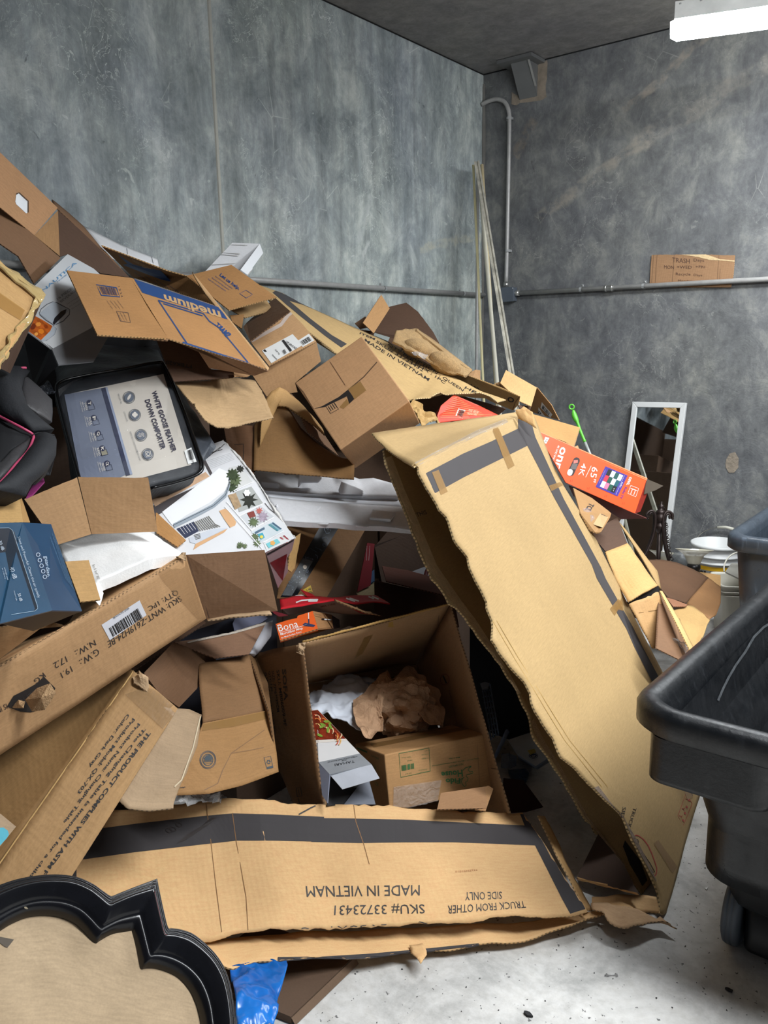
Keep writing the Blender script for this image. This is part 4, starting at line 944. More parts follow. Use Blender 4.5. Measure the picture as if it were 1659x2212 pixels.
texts(WF, [('WNT-Z619H24-BE', K4(772,455), K4(675,518), K4(765,446), K4(670,508))], BLK, t, 'label_print', off=.002)
texts(WF, [('SKU: WNT-Z619H24-BE', K4(1090,405), K4(648,690), K4(1072,378), K4(640,650)), ('QTY: 1PC', K4(1070,368), K4(892,470), K4(1050,335), K4(878,440)), ('N.W.:   17.2', K4(575,672), K4(330,815), K4(562,640), K4(316,780)), ('G.W.:   19.1', K4(598,725), K4(372,870), K4(580,690), K4(358,838)), ('KG', K4(275,860), K4(215,905), K4(255,835), K4(200,880)), ('KG', K4(300,925), K4(250,960), K4(285,885), K4(235,925)), ('Mark', K4(245,965), K4(130,1030), K4(225,925), K4(118,1000)), ('IS INCH', K4(45,1050), K4(-60,1110), K4(35,1020), K4(-70,1080))], INKD, t, 'lettering', label='dark lettering printed upside down')
TORN = plain('B8946C', .9, bump=.9, sc=50, name='torn_flutes3')
poly(WF, 'torn_hole', [K4(*q) for q in ((40,1040), (80,975), (150,940), (220,900), (260,860), (330,930), (300,1000), (270,1050), (180,1075), (120,1070))], plain('1E1714', .9, name='hole_dark'), t, off=.001)
for q in (((150,1000), (220,930), (300,900), (335,960), (270,1060), (190,1070)), ((60,1050), (110,1000), (150,1010), (140,1050))):
    c = [P(*K4(x, y, 1.86)) for x, y in q]; mid = sum(c, Vc()) / len(c) + (CAM - c[0]).normalized() * .02
    mesh('peeled_liner', c + [mid], [[i, (i + 1) % len(c), len(c)] for i in range(len(c))], TORN, par=t)
decal(WF, 'tape_strip', [K4(900,210), K4(1100,140), K4(1225,510), K4(1180,520)], tape_mat('A8835C', .3, .35, 'clear_tape'), t, 4, 4, off=.002)
for q in ([(1120,140), (1240,515)], [(1140,145), (1250,512)]): line(FE, 'score_line', [K4(*x) for x in q], 1.3, ink('50382A'), t)
lump = coons(t, 'crushed_tape', [k4(1050,130,2.19), k4(1080,120,2.19), k4(1110,122,2.19)], [k4(1110,122,2.19), k4(1108,160,2.18)], [k4(1055,160,2.18), k4(1108,160,2.18)], [k4(1050,130,2.19), k4(1055,160,2.18)], BT, 8, 6, amp=.02, fr=40, smooth=False)
o = coons(None, 'foam_slab', [K3(340,1320,2.2), K3(560,1245,2.28), K3(778,1168,2.38)], [K3(778,1168,2.38), K3(830,1202,2.36), K3(1100,1378,2.24)], [K3(560,1640,1.98), K3(585,1540,2.02), K3(905,1400,2.12), K3(1100,1378,2.24)], [K3(340,1320,2.2), K3(400,1440,2.1), K3(560,1640,1.98)], plain('F2F1EF', .8, var=.03, sc=60, bump=.15, name='crumbly_foam'), 24, 16, th=.03, amp=.002, fr=25, rag='tr', ra=.003)
tag(o, 'thick white foam slab with crumbly surface lying inside the long open carton', 'foam slab')
texts(o, [('FIRE', K3(553,1440), K3(585,1528), K3(566,1436))], plain('B9B7B2', .8, name='embossed'), o, 'embossed_mark')
o = coons(None, 'foam_sheet', [K3(355,1310,2.27), K3(430,1280,2.3), K3(490,1290,2.3)], [K3(490,1290,2.3), K3(420,1360,2.24)], [K3(370,1340,2.23), K3(420,1360,2.24)], [K3(355,1310,2.27), K3(370,1340,2.23)], BWHITE, 8, 6, amp=.02, fr=15, th=.002)
tag(o, 'thin white packing sheet poking out left of the foam slab', 'packing sheet')
# ================================================================ upper left of the heap
def fit(pts): return [P(*p) if not isinstance(p, Vc) else p for p in pts]
# ---- carton with hand hole at the far left
t = thing('handled_carton', 'brown carton with square hand hole at the upper left, propped against the wall', 'box')
o = panel(t, 'side_panel', [K1(0,80,2.45), K1(345,412,2.72), K1(205,575,2.62), K1(-60,360), K1(-60,20)], kraft('B08660'))
poly(o, 'hand_hole', [K1(*q) for q in ((95,335), (100,322), (115,325), (165,375), (168,388), (164,440), (155,445), (95,390), (90,375))], plain('DDE0E4', .6, name='white_foam_inside'), t, off=.001)
line(o, 'hand_hole_edge', [K1(*q) for q in ((95,330), (112,322), (166,372), (166,440))], 3, plain('54402F', .9, name='cut_edge'), t, off=.0015)
panel(t, 'inner_panel', [K1(346,428,2.72), K1(357,700,2.68), K1(205,575,2.63)], kraft('A07A52'))
panel(t, 'lower_panel', [K1(-60,350,2.5), K1(205,575), K1(362,712,2.67), K1(205,865), K1(110,700), K1(0,625), K1(-60,600,2.40)], DKB)
panel(t, 'end_panel', [K1(346,428,2.73), K1(480,545), K1(775,828,2.92), K1(600,802), K1(400,690), K1(357,705,2.68)], DK2)
coons(t, 'long_flap', [K1(312,362,2.85), K1(400,430,2.9), K1(500,522,2.95), K1(600,640,2.97), K1(740,790,2.95)], [K1(740,790,2.95), K1(775,830,2.93)], [K1(330,400,2.80), K1(400,470,2.83), K1(520,585,2.88), K1(640,700,2.9), K1(775,830,2.9)], [K1(312,362,2.85), K1(330,400,2.80)], DKB, 24, 3, amp=.003, fr=10, rag='t', ra=.003)
# ---- white foam strips against the wall
o = coons(None, 'foam_strip', [K1(500,520,3.25), K1(720,630,3.35), K1(940,718,3.45)], [K1(940,718,3.45), K1(950,765,3.42)], [K1(600,645,3.15), K1(760,700,3.25), K1(950,765,3.42)], [K1(500,520,3.25), K1(600,645,3.15)], FOAM, 12, 4, th=.03)
tag(o, 'long white foam strip behind the blue printed carton at the left wall', 'foam strip')
line(o, 'joint_line', [K1(757,655), K1(762,690)], 1, GREYINK, o)
line(o, 'joint_line', [K1(905,705), K1(915,745)], 1, GREYINK, o)
t = thing('foam_block', 'ribbed white foam end block standing above the heap by the wall seam', 'foam block')
q = [P(*K1(1225,790,3.55)), P(*K1(1388,620,3.72)), P(*K1(1552,626,3.80)), P(*K1(1572,682,3.74)), P(*K1(1485,812,3.6))]
a, b, c = P(*K1(1225,795,3.55)), P(*K1(1390,620,3.75)), P(*K1(1550,628,3.82))
cb = Cub(K1(1300,800,3.50), K1(1460,640,3.68), K1(1225,795,3.52), K1(1310,830,3.48)) if 0 else None
panel(t, 'block_face', [K1(1222,795,3.55), K1(1388,620,3.75), K1(1552,626,3.80), K1(1440,780)], FOAM, th=.05)
panel(t, 'block_side', [K1(1552,626,3.80), K1(1572,682,3.76), K1(1478,812,3.52), K1(1436,782)], plain('EDEFF2', .6, var=.02, name='foam_bright'), th=.03)
panel(t, 'lower_ledge', [K1(1500,765,3.66), K1(1510,775,3.66), K1(1470,815,3.60), K1(1452,800)], FOAM, th=.03)
for q in (((1375,632), (1548,645)), ((1330,680), (1520,700)), ((1320,692), (1512,712)), ((1262,755), (1470,745))):
    line(bpy.data.objects['block_face'], 'rib', [K1(*x) for x in q], 2.2, plain('B9B6B4', .7, name='foam_shade'), t, off=.003)
# ---- gold taped carton at the left edge
t = thing('taped_carton', 'carton bound with glossy yellowed tape at the left edge above the black chair', 'box')
GT = tape_mat('CDB27A', .12, .8, 'glossy_gold_tape')
A, B, Cc = K1(250,938,2.05), K1(-70,675,2.02), K1(-70,1300,1.80)
f = panel(t, 'side_panel', [A, B, K1(-70,1420,1.78), K1(0,1345), K1(130,1150)], TAN2)
decal(f, 'tape_strip', [K1(-60,730), K1(200,900), K1(240,920), K1(-60,700)], GT, t, 4, 2, off=.002)
decal(f, 'tape_band', [K1(-60,880), K1(148,1025), K1(120,1085), K1(-60,975)], tape_mat('B98C4E', .3, .6, 'amber_tape'), t, 4, 2, off=.0015)
line(f, 'score_line', [K1(-60,740), K1(205,940)], 1.5, ink('8C6B52'), t)
coons(t, 'tape_wrap', [K1(-70,650,2.06), K1(0,725,2.05), K1(120,820,2.06), K1(240,900,2.07), K1(268,935,2.06)], [K1(268,935,2.06), K1(245,975,2.02)], [K1(-70,690,2.00), K1(0,765,2.0), K1(100,850,2.01), K1(200,930,2.02), K1(245,975,2.02)], [K1(-70,650,2.06), K1(-70,690,2.0)], GT, 40, 6, th=.004, amp=.008, fr=18, rag='tr', ra=.004, smooth=False)
coons(t, 'tape_wrap', [K1(268,935,2.06), K1(240,985,2.02), K1(130,1160,1.95), K1(0,1365,1.85), K1(-70,1470,1.82)], [K1(-70,1470,1.82), K1(-70,1380,1.80)], [K1(205,950,2.02), K1(185,1015,1.99), K1(100,1130,1.92), K1(0,1275,1.82), K1(-70,1380,1.80)], [K1(268,935,2.06), K1(205,950,2.02)], GT, 60, 8, th=.004, amp=.012, fr=22, rag='t', ra=.005, smooth=False)
panel(t, 'under_panel', [K1(262,945,2.08), K1(0,1370,1.88), K1(60,1400,2.1)], DK2)
# ---- glassware carton
t = thing('glassware_carton', 'white printed glassware carton with whisky glasses, wedged behind the taped carton', 'box')
GW = plain('B9BBBD', .35, var=.04, name='satin_card')
f = panel(t, 'front_panel', [K1(404,688,2.60), K1(560,775,2.68), K1(700,900,2.73), K1(545,1130,2.48), K1(310,1255,2.28), K1(120,1115), K1(195,890)], GW)
panel(t, 'side_panel', [K1(310,1255,2.28), K1(545,1130,2.48), K1(700,900,2.73), K1(720,1060), K1(560,1330), K1(350,1350)], plain('6C6D70', .4, var=.1, name='grey_card'))
panel(t, 'end_panel', [K1(120,1115,2.24), K1(310,1255,2.28), K1(350,1350,2.33), K1(200,1500,2.38), K1(-20,1300)], plain('14151A', .5, name='dark_card'))
NBL = ink('4A7FA8')
texts(f, [('NAUTICA', V8(378,285), V8(690,20), V8(395,305))], NBL, t, 'title_print', bold=.01)
texts(f, [('HOME', V8(522,205), V8(612,135), V8(528,215))], NBL, t, 'title_print')
texts(f, [('16 PIECE', V8(515,360), V8(650,262), V8(530,378)), ('BEVERAGE SET', V8(545,385), V8(760,225), V8(560,402))], plain('6E7073', .5, name='grey_print'), t, 'small_print', bold=.01)
for k in range(3): texts(f, [('Set Includes', V8(610 + k * 22, 412 + k * 22), V8(720 + k * 22, 340 + k * 22), V8(614 + k * 22, 420 + k * 22))], plain('6E7073', .5, name='grey_print'), t, 'small_print')
GL1, GL2 = plain('5C5F66', .2, name='glass_print_dark'), plain('A9B0B8', .2, name='glass_print_light')
poly(f, 'printed_glass', [V8(*q) for q in ((360,500), (485,392), (640,465), (500,610))], GL2, t, off=.0009)
line(f, 'printed_glass', [V8(*q) for q in ((360,500), (375,460), (430,415), (485,392), (510,400), (470,440), (410,490), (365,510))], 1.6, GL1, t, closed=True)
line(f, 'printed_glass', [V8(*q) for q in ((362,510), (420,560), (495,608), (580,570), (635,510), (640,465), (510,395))], 2.0, GL1, t)
poly(f, 'printed_glass', [V8(*q) for q in ((482,590), (500,540), (560,480), (610,460), (600,500), (540,560), (495,605))], plain('23262C', .2, name='glass_print_black'), t, off=.0013)
poly(f, 'printed_whisky', [V8(*q) for q in ((235,645), (250,590), (325,525), (400,565), (480,615), (460,660), (420,700), (375,745), (300,690))], plain('B5581E', .3, var=.5, sc=40, name='whisky_print'), t, off=.0009)
for q in ((300,620,34,'6E2A10'), (350,600,26,'D98A3A'), (375,665,30,'D77C22'), (420,620,22,'8A3812'), (330,690,20,'E39A48'), (280,600,16,'E0A050')):
    poly(f, 'printed_ice', disc(V8(q[0], q[1]), q[2] / 4.254, 6, q[0], .8), plain(q[3], .3, name='whisky_print2'), t, off=.0013)
poly(f, 'printed_glass', [V8(*q) for q in ((375,748), (420,705), (470,650), (485,612), (515,640), (500,690), (440,740), (390,758))], GL2, t, off=.0011)
line(f, 'printed_glass', [V8(*q) for q in ((375,748), (430,745), (500,690), (516,640), (485,612))], 1.5, GL1, t)
# ---- printed moving carton
t = thing('moving_carton', 'opened kraft moving carton with blue printing, barcode and lettering below the foam strip', 'box')
MV = kraft('A97C4E', flute=.1, wrinkle=.12, edge='C39A66')
pA = panel(t, 'side_flap', [K1(400,785,2.42), K1(782,830,2.62), K1(885,1010), K1(1005,1192,2.40), K1(582,1170)], MV, rag=(3,), ra=.003)
coons(t, 'flap_edge', [K1(582,1162,2.35), K1(800,1180,2.38), K1(1005,1192,2.40)], [K1(1005,1192,2.40), K1(1000,1200,2.39)], [K1(585,1180,2.36), K1(800,1195,2.38), K1(1000,1200,2.39)], [K1(582,1162,2.35), K1(585,1180,2.36)], kraft('94704F'), 14, 2, amp=.003, fr=20)
pB = panel(t, 'main_panel', [K1(782,830,2.62), K1(1310,1005,2.95), K1(1605,1378,2.72), K1(1490,1342), K1(1005,1192)], MV)
pC = panel(t, 'upper_flap', [K1(605,640,2.92), K1(1000,790,3.10), K1(1115,822,3.12), K1(1200,880,3.06), K1(1312,1004,2.96), K1(795,828)], MV)
pD = panel(t, 'help_flap', [K1(1112,818,3.06), K1(1382,752,3.20), K1(1652,945,3.12), K1(1368,1022)], MV)
coons(t, 'folded_edge', [K1(1148,793,3.05), K1(1250,920,3.0), K1(1400,1110,2.88), K1(1608,1368,2.72)], [K1(1608,1368,2.72), K1(1600,1385,2.70)], [K1(1165,830,3.03), K1(1230,930,2.98), K1(1330,1050,2.91), K1(1480,1265,2.78), K1(1600,1385,2.70)], [K1(1148,793,3.05), K1(1165,830,3.03)], kraft('C29B6F'), 24, 3)
panel(t, 'under_flap', [K1(1005,1196,2.46), K1(1490,1345,2.62), K1(1602,1388), K1(1520,1415), K1(1250,1370,2.60), K1(1165,1240)], DKB, rag=(2,), ra=.003)
# blue print
decal(pB, 'blue_band', [K1(800,838), K1(1312,1008), K1(1360,1080), K1(850,920)], BLU, t, 4, 2)
texts(pB, [('medium', K1(1330,1090), K1(985,975), K1(1310,1030), K1(975,928))], plain('C09A6A', .6, name='kraft_print'), t, 'lettering', bold=.03)
for L in ([(945,965), (1215,1045), (1250,1090), (1310,1130), (1480,1335)], [(945,965), (1115,1220)], [(1090,1215), (1490,1342)], [(975,985), (1210,1058)]): line(pB, 'blue_outline', [K1(*q) for q in L], 2.6, BLU, t)
texts(pB, [('SMART', K1(1385,1170), K1(1300,1095), K1(1350,1190), K1(1290,1115))], BLU, t, 'lettering', bold=.05)
poly(pC, 'blue_ribbon', [K1(*q) for q in ((680,668), (975,775), (965,790), (1015,840), (1020,852), (965,840), (800,778), (735,752), (760,745))], BLU, t, off=.0008)
texts(pC, [('medium', K1(940,815), K1(795,735), K1(925,785), K1(790,712))], plain('C09A6A', .6, name='kraft_print'), t, 'lettering', bold=.03)
for k in range(4): texts(pC, [('Holds books and', K1(880 + k * 65, 840 + k * 24), K1(810 + k * 65, 790 + k * 24), K1(872 + k * 65, 848 + k * 24), K1(802 + k * 65, 797 + k * 24))], plain('4D4A52', .6, name='fine_print'), t, 'fine_print')
texts(pA, [('Lorem', K1(700,985), K1(740,1015), K1(700,992))] if 0 else [('1 2 3 4', K1(715,880), K1(735,945), K1(706,884))], plain('5A4A46', .6, name='fine_print2'), t, 'fine_print')
line(pA, 'barcode_frame', [K1(*q) for q in ((575,872), (695,890), (715,945), (605,935))], 2.2, BLU, t, closed=True)
barcode(pA, [K1(590,882), K1(685,893), K1(702,938), K1(612,928)], plain('4B4358', .6, name='barcode_ink'), t, 22)
for r in ((640,965,675,1015), (660,965,700,1012), (685,970,720,1015), (705,965,740,1012)): texts(pA, [('recycle box', K1(r[0], r[1]), K1(r[2], r[3]), K1(r[0] - 6, r[1] + 4))], plain('5A4A46', .6, name='fine_print2'), t, 'fine_print')
line(pA, 'label_frame', [K1(*q) for q in ((695,1030), (765,1040), (780,1098), (720,1090))], 1.2, plain('5A4A46', .6, name='fine_print2'), t, closed=True)
for k in range(3): texts(pA, [('cardboard', K1(702 + k * 18, 1035), K1(730 + k * 16, 1085), K1(696 + k * 18, 1037))], plain('5A4A46', .6, name='fine_print2'), t, 'fine_print')
texts(pD, [('Let us help.', K1(1322,802), K1(1438,890), K1(1306,822), K1(1422,910))], BLU, t, 'lettering', bold=.03)
for k in range(3): texts(pD, [('Scan for moving supplies', K1(1290 - k * 22, 818 + k * 8), K1(1392 - k * 20, 892 + k * 7), K1(1284 - k * 22, 826 + k * 8))], BLU, t, 'fine_print')
line(pD, 'code_frame', [K1(*q) for q in ((1432,925), (1470,905), (1508,930), (1470,952))], 1.2, BLU, t, closed=True)
# ---- dark carton below the moving carton
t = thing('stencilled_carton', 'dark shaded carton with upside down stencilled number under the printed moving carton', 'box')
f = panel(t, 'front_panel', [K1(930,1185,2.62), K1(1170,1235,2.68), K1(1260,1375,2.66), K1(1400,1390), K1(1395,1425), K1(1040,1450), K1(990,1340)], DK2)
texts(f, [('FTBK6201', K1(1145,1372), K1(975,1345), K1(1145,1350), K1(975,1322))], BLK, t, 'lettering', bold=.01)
panel(t, 'torn_end', [K1(1395,1385,2.66), K1(1520,1395,2.72), K1(1480,1420), K1(1400,1420)], BRN2, rag='all', ra=.003)
# ---- label carton
t = thing('shipping_carton', 'brown carton with white shipping label and white tape at the centre of the heap top', 'box')
f = panel(t, 'top_panel', [K2(115,660,3.02), K2(350,478,3.20), K2(430,560), K2(507,658,3.10), K2(224,802)], BRN)
g = panel(t, 'side_panel', [K2(224,802,3.00), K2(507,658,3.10), K2(535,775,3.14), K2(380,905), K2(395,960), K2(210,985), K2(120,850)], BRN2)
panel(t, 'inner_panel', [K2(70,570,3.12), K2(90,545,3.16), K2(260,395,3.30), K2(350,475), K2(112,655)], DKB)
panel(t, 'inner_flap', [K2(-10,500,3.06), K2(75,495,3.08), K2(62,580,3.02), K2(5,540)], kraft('9C7348'))
panel(t, 'inner_flap', [K2(0,470,3.10), K2(205,400,3.2), K2(248,470,3.15), K2(80,515)], kraft('A98A60'))
strip(f, 'white_tape', [K2(112,648), K2(290,550), K2(328,495), K2(345,478)], [K2(122,665), K2(300,568), K2(345,510), K2(370,490)], plain('B9AAA0', .4, name='pale_tape'), t, off=.0015)
decal(f, 'shipping_label', [K2(182,712), K2(365,614), K2(425,680), K2(238,788)], plain('D3D3D1', .5, var=.02, name='label_paper2'), t, 3, 2, off=.001)
decal(f, 'barcode_label', [K2(400,652), K2(462,612), K2(495,652), K2(425,692)], plain('D3D3D1', .5, var=.02, name='label_paper2'), t, 2, 2, off=.0012)
barcode(f, [K2(410,660), K2(462,628), K2(480,652), K2(428,682)], BLK, t, 14, off=.002)
poly(f, 'label_print', [K2(*q) for q in ((300,655), (312,648), (362,712), (350,722))], BLK, t, off=.002)
barcode(f, [K2(300,715), K2(318,705), K2(330,728), K2(312,738)], BLK, t, 8, off=.002)
poly(f, 'label_print', [K2(*q) for q in ((188,712), (200,706), (212,720), (200,722))], BLK, t, off=.002)
texts(f, [('12345', K2(322,650), K2(345,632), K2(348,680)), ('FEDI', K2(348,640), K2(362,632), K2(370,660))] if 0 else [('UPS GROUND', K2(330,655), K2(395,700), K2(318,662)), ('SHIP TO', K2(265,705), K2(290,735), K2(258,710)), ('TRACKING', K2(245,735), K2(275,765), K2(238,740))], BLK, t, 'label_print', off=.002, bold=.02)
# ---- open carton with wavy bent wall
t = thing('bent_carton', 'large bent open carton with curving torn wall at the middle of the heap', 'box')
coons(t, 'inner_wall', [K2(135,1160,2.95), K2(200,1080,2.98), K2(265,1038,3.0), K2(335,1050,3.0), K2(420,1170,3.0), K2(520,1270,2.98), K2(640,1345,2.95), K2(735,1375,2.92)], [K2(735,1375,2.92), K2(732,1478,2.85)],
      [K2(132,1425,2.80), K2(300,1440,2.82), K2(500,1455,2.84), K2(732,1478,2.85)], [K2(135,1160,2.95), K2(132,1425,2.80)], kraft('8E6A42'), 30, 12, amp=.006, fr=6, rag='t', ra=.002)
coons(t, 'outer_wall', [K2(195,1015,2.95), K2(240,955,2.98), K2(285,928,3.0), K2(330,945,3.03), K2(400,1010,3.05), K2(470,1090,3.05), K2(540,1170,3.05)], [K2(540,1170,3.05), K2(560,1210,3.0)],
      [K2(170,1285,2.86), K2(235,1150,2.92), K2(262,1045,2.97), K2(330,1048,2.99), K2(410,1100,3.0), K2(480,1150,3.02), K2(560,1210,3.0)], [K2(195,1015,2.95), K2(180,1130,2.9), K2(170,1285,2.86)], kraft('B08A58', wrinkle=.5), 30, 8, amp=.006, fr=9, rag='t', ra=.002)
panel(t, 'rear_panel', [K2(350,960,3.12), K2(480,1100,3.14), K2(640,1340,3.05), K2(460,1200)], DKB)
panel(t, 'side_panel', [K2(-50,1150,2.92), K2(132,1160,2.96), K2(135,1460,2.80), K2(-20,1300)], kraft('6E4E36'))
line(bpy.data.objects['side_panel.002'] if 0 else t.children[-1], 'printed_frame', [K2(*q) for q in ((-40,1280), (72,1270), (70,1380))], 1.2, BLK, t)
# ---- torn flap hanging
o = coons(None, 'paperboard_flap', [K3(1045,345,2.60), K3(1160,335,2.66), K3(1420,322,2.82), K3(1525,340,2.90)], [K3(1525,340,2.90), K3(1560,400,2.86), K3(1600,500,2.78), K3(1637,565,2.72)],
      [K3(1160,480,2.52), K3(1230,570,2.50), K3(1300,612,2.52), K3(1420,605,2.60), K3(1637,565,2.72)], [K3(1045,345,2.60), K3(1160,480,2.52)], kraft('AD8F69', wrinkle=.6, flute=.05), 30, 16, th=.003, amp=.010, fr=6, rag='rb', ra=.003)
tag(o, 'torn wrinkled kraft flap lying right of the bedding bag', 'cardboard')
poly(o, 'torn_notch', [K3(*q) for q in ((1440,318), (1520,338), (1480,345))], DK2, o, off=.002)
# ---- closed square carton tipped on its corner
t = thing('square_carton', 'square brown carton with taped slit tipped on its corner in the middle', 'box')
O = P(735,972,2.74); L_ = P(637,827,2.851); R_ = P(885,867,2.74); D_ = P(768,1012,2.946)
cb = Cub(O, L_, R_, D_); f = cb.body(t, 'box_body', kraft('B18861', flute=.15, wrinkle=.15), bv=.004)
poly(f, 'slit', [K2(*q) for q in ((490,1060), (540,1045), (640,990), (697,945), (735,1000), (705,1030), (690,985), (560,1048))], plain('1B1411', .9, name='slit_dark'), t, off=.001)
line(f, 'seam', [K2(*q) for q in ((700,945), (790,870), (870,780))], 2.2, plain('4E3826', .9, name='seam_dark'), t, off=.001)
line(f, 'flap_crease', [K2(*q) for q in ((380,905), (430,960), (490,1060))], 2, plain('6B4C34', .9, name='seam_brown'), t, off=.001)
line(f, 'perforation', [K2(*q) for q in ((590,780), (680,920))], 1.3, plain('6B4C34', .9, name='seam_brown'), t, off=.001)
line(f, 'flap_seam', [K2(*q) for q in ((540,1150), (590,1230), (650,1300))], 1.8, plain('6B4C34', .9, name='seam_brown'), t, off=.001)
decal(f, 'tape_strip', [K2(700,940), K2(770,895), K2(805,950), K2(735,1005)], TAPE, t, 2, 2, off=.0012)
decal(f, 'tape_strip', [K2(645,1050), K2(690,1000), K2(705,1030), K2(670,1060)], TAPE, t, 2, 2, off=.0012)
line(f, 'printed_frame', [K2(*q) for q in ((565,1045), (612,1018), (640,1062), (592,1088))], 1.3, INKD, t, closed=True)
for k in range(4): line(f, 'printed_bars', [K2(578 + k * 12, 1045 - k * 7), K2(596 + k * 12, 1072 - k * 7)], 1.6, INKD, t)
# ---- cartons at the back of the heap
t = thing('dark_carton', 'open dark carton with raised tan flap standing highest against the left wall', 'box')
panel(t, 'inner_panel', [K2(940,450,4.55), K2(1045,425,4.60), K2(1115,480,4.55), K2(1205,600,4.45), K2(1240,665,4.40), K2(1000,700), K2(850,600)], DK2, rag=(1,2), ra=.003)
panel(t, 'side_flap', [K2(785,545,4.25), K2(895,378,4.40), K2(945,460,4.42), K2(850,608)], kraft('B08659'))
panel(t, 'side_flap', [K2(738,548,4.35), K2(800,506,4.40), K2(820,570,4.38), K2(770,582)], DKB)
panel(t, 'foam_peek', [K2(855,605,4.30), K2(945,632,4.28), K2(935,655,4.25), K2(850,620)], plain('8D9592', .6, name='grey_foam'))
panel(t, 'bottom_panel', [K2(770,585,4.3), K2(1240,665,4.42), K2(1200,900,4.5), K2(900,900)], DK2)
t = thing('pulp_tray', 'moulded kraft pulp tray with round lobes lying on the long carton', 'packing tray')
PM = plain('BC9A6C', .95, var=.15, sc=70, bump=.9, name='pulp')
coons(t, 'tray_body', [K2(985,590,4.02), K2(1105,575,4.15), K2(1200,650,4.15), K2(1330,750,4.10), K2(1438,830,4.05)], [K2(1438,830,4.05), K2(1405,862,3.95), K2(1370,850,3.93)], [K2(962,660,3.95), K2(1060,705,3.92), K2(1180,770,3.92), K2(1290,830,3.92), K2(1370,850,3.93)], [K2(985,590,4.02), K2(962,660,3.95)], PM, 30, 12, th=.01, amp=.008, fr=30)
def lobe(par, c, rx, ry, ang, d, h=.05, mat=PM, nm='lobe'):
    ce = P(*c, d); n = (CAM - ce).normalized(); s = n.cross(Vc((0, 0, 1))).normalized(); w = s.cross(n); ca, sa = math.cos(math.radians(ang)), math.sin(math.radians(ang))
    vs, fs, k = [], [], 24
    for j in range(7):
        f = math.cos(j / 6 * math.pi / 2); z = math.sin(j / 6 * math.pi / 2) * h
        for i in range(k):
            a = 2 * math.pi * i / k; x, y = math.cos(a) * rx * f, math.sin(a) * ry * f
            vs.append(ce - s * (x * ca - y * sa) - w * (x * sa + y * ca) + n * (z - h * .3))
    for j in range(6):
        for i in range(k): fs.append([j * k + i, j * k + (i + 1) % k, (j + 1) * k + (i + 1) % k, (j + 1) * k + i])
    fs.append([6 * k + i for i in range(k)])
    return mesh(nm, vs, fs, mat, None, None, par, True)
lobe(t, K2(1110,700), .075, .048, 15, 3.98, .06); lobe(t, K2(1275,790), .085, .052, 28, 3.95, .06)
coons(t, 'rim', [K2(1100,575,4.17), K2(1200,640,4.18), K2(1330,740,4.12), K2(1440,825,4.05)], [K2(1440,825,4.05), K2(1435,835,4.04)], [K2(1105,590,4.10), K2(1200,665,4.10), K2(1320,760,4.06), K2(1435,835,4.04)], [K2(1100,575,4.17), K2(1105,590,4.10)], PM, 20, 3, th=.012)
coons(t, 'torn_film', [K2(1070,715,3.88), K2(1175,735,3.88)], [K2(1175,735,3.88), K2(1160,765,3.86)], [K2(1085,735,3.87), K2(1160,765,3.86)], [K2(1070,715,3.88), K2(1085,735,3.87)], FILM, 6, 4, th=.001, amp=.02, fr=40)
# ---- small cartons near the corner poles
t = thing('slim_carton', 'slim tan carton with letter printing at its end below the corner poles', 'box')
KT = kraft('B8935F')
f = panel(t, 'side_panel', [K7(-60,235,4.15), K7(0,270,4.12), K7(215,350,3.98), K7(310,395,3.92), K7(300,440), K7(272,470), K7(150,420), K7(0,330), K7(-60,300)], KT)
texts(f, [('O', K7(245,392), K7(282,402), K7(240,420)), ('LAP', K7(45,325), K7(90,350), K7(40,335))], INKD, t, 'lettering', bold=.03)
line(f, 'seam', [K7(305,398), K7(285,425), K7(272,465)], 1.3, plain('6B4C34', .9, name='seam_brown'), t)
o = panel(t, 'open_flap', [K7(20,270,4.22), K7(70,248,4.3), K7(95,252,4.3), K7(95,310,4.25), K7(50,300)], BRN2)
for k in range(4):
    o = panel(None, 'card_sheet', [K7(155 + k * 9, 335 - k * 4, 4.24 - k * .008), K7(185 + k * 9, 318 - k * 3, 4.28 - k * .008), K7(250 + k * 8, 350 + k * 3), K7(230, 372)], [TAN2, BRN, KT, BRN2][k], th=.003)
    tag(o, ['rearmost', 'second from the back', 'third from the back', 'frontmost'][3 - k if 0 else k].join(['', ' of the thin cardboard sheets bunched above the slim carton']), 'cardboard', 'card sheets bunched by the slim carton')
t = thing('corner_carton', 'open tan carton with white labels under the corner poles, right side of the ridge', 'box')
panel(t, 'open_flap', [K7(203,320,4.12), K7(234,250,4.25), K7(402,345,4.20), K7(372,448), K7(310,420)], kraft('C19A69'))
f = panel(t, 'side_panel', [K7(402,345,4.20), K7(480,440,4.05), K7(522,522,3.98), K7(460,505), K7(362,475)], kraft('A98051'))
decal(f, 'paper_label', [K7(430,425), K7(487,492), K7(478,512), K7(422,455)], BWHITE, t); barcode(f, [K7(436,440), K7(476,486), K7(468,500), K7(430,458)], BLK, t, 12)
decal(f, 'paper_label', [K7(412,452), K7(430,480), K7(452,505), K7(398,490)], BWHITE, t); barcode(f, [K7(412,468), K7(436,492), K7(428,496), K7(404,484)], BLK, t, 6)
panel(t, 'inner_panel', [K7(300,440,4.02), K7(372,448,4.1), K7(362,478,4.0), K7(310,460)], DK2)
t = thing('lower_flap_carton', 'tan carton flap folded out just above the orange television carton', 'box')
panel(t, 'open_flap', [K7(365,485,3.75), K7(636,562,3.95), K7(604,668,3.80), K7(555,640), K7(420,590)], kraft('B08754'))
o = panel(t, 'corner_fold', [K7(636,564,3.94), K7(604,668,3.79), K7(554,642)], kraft('B99367'))
panel(t, 'side_panel', [K7(604,668,3.79), K7(625,660,3.83), K7(640,700), K7(610,690)], BRN)
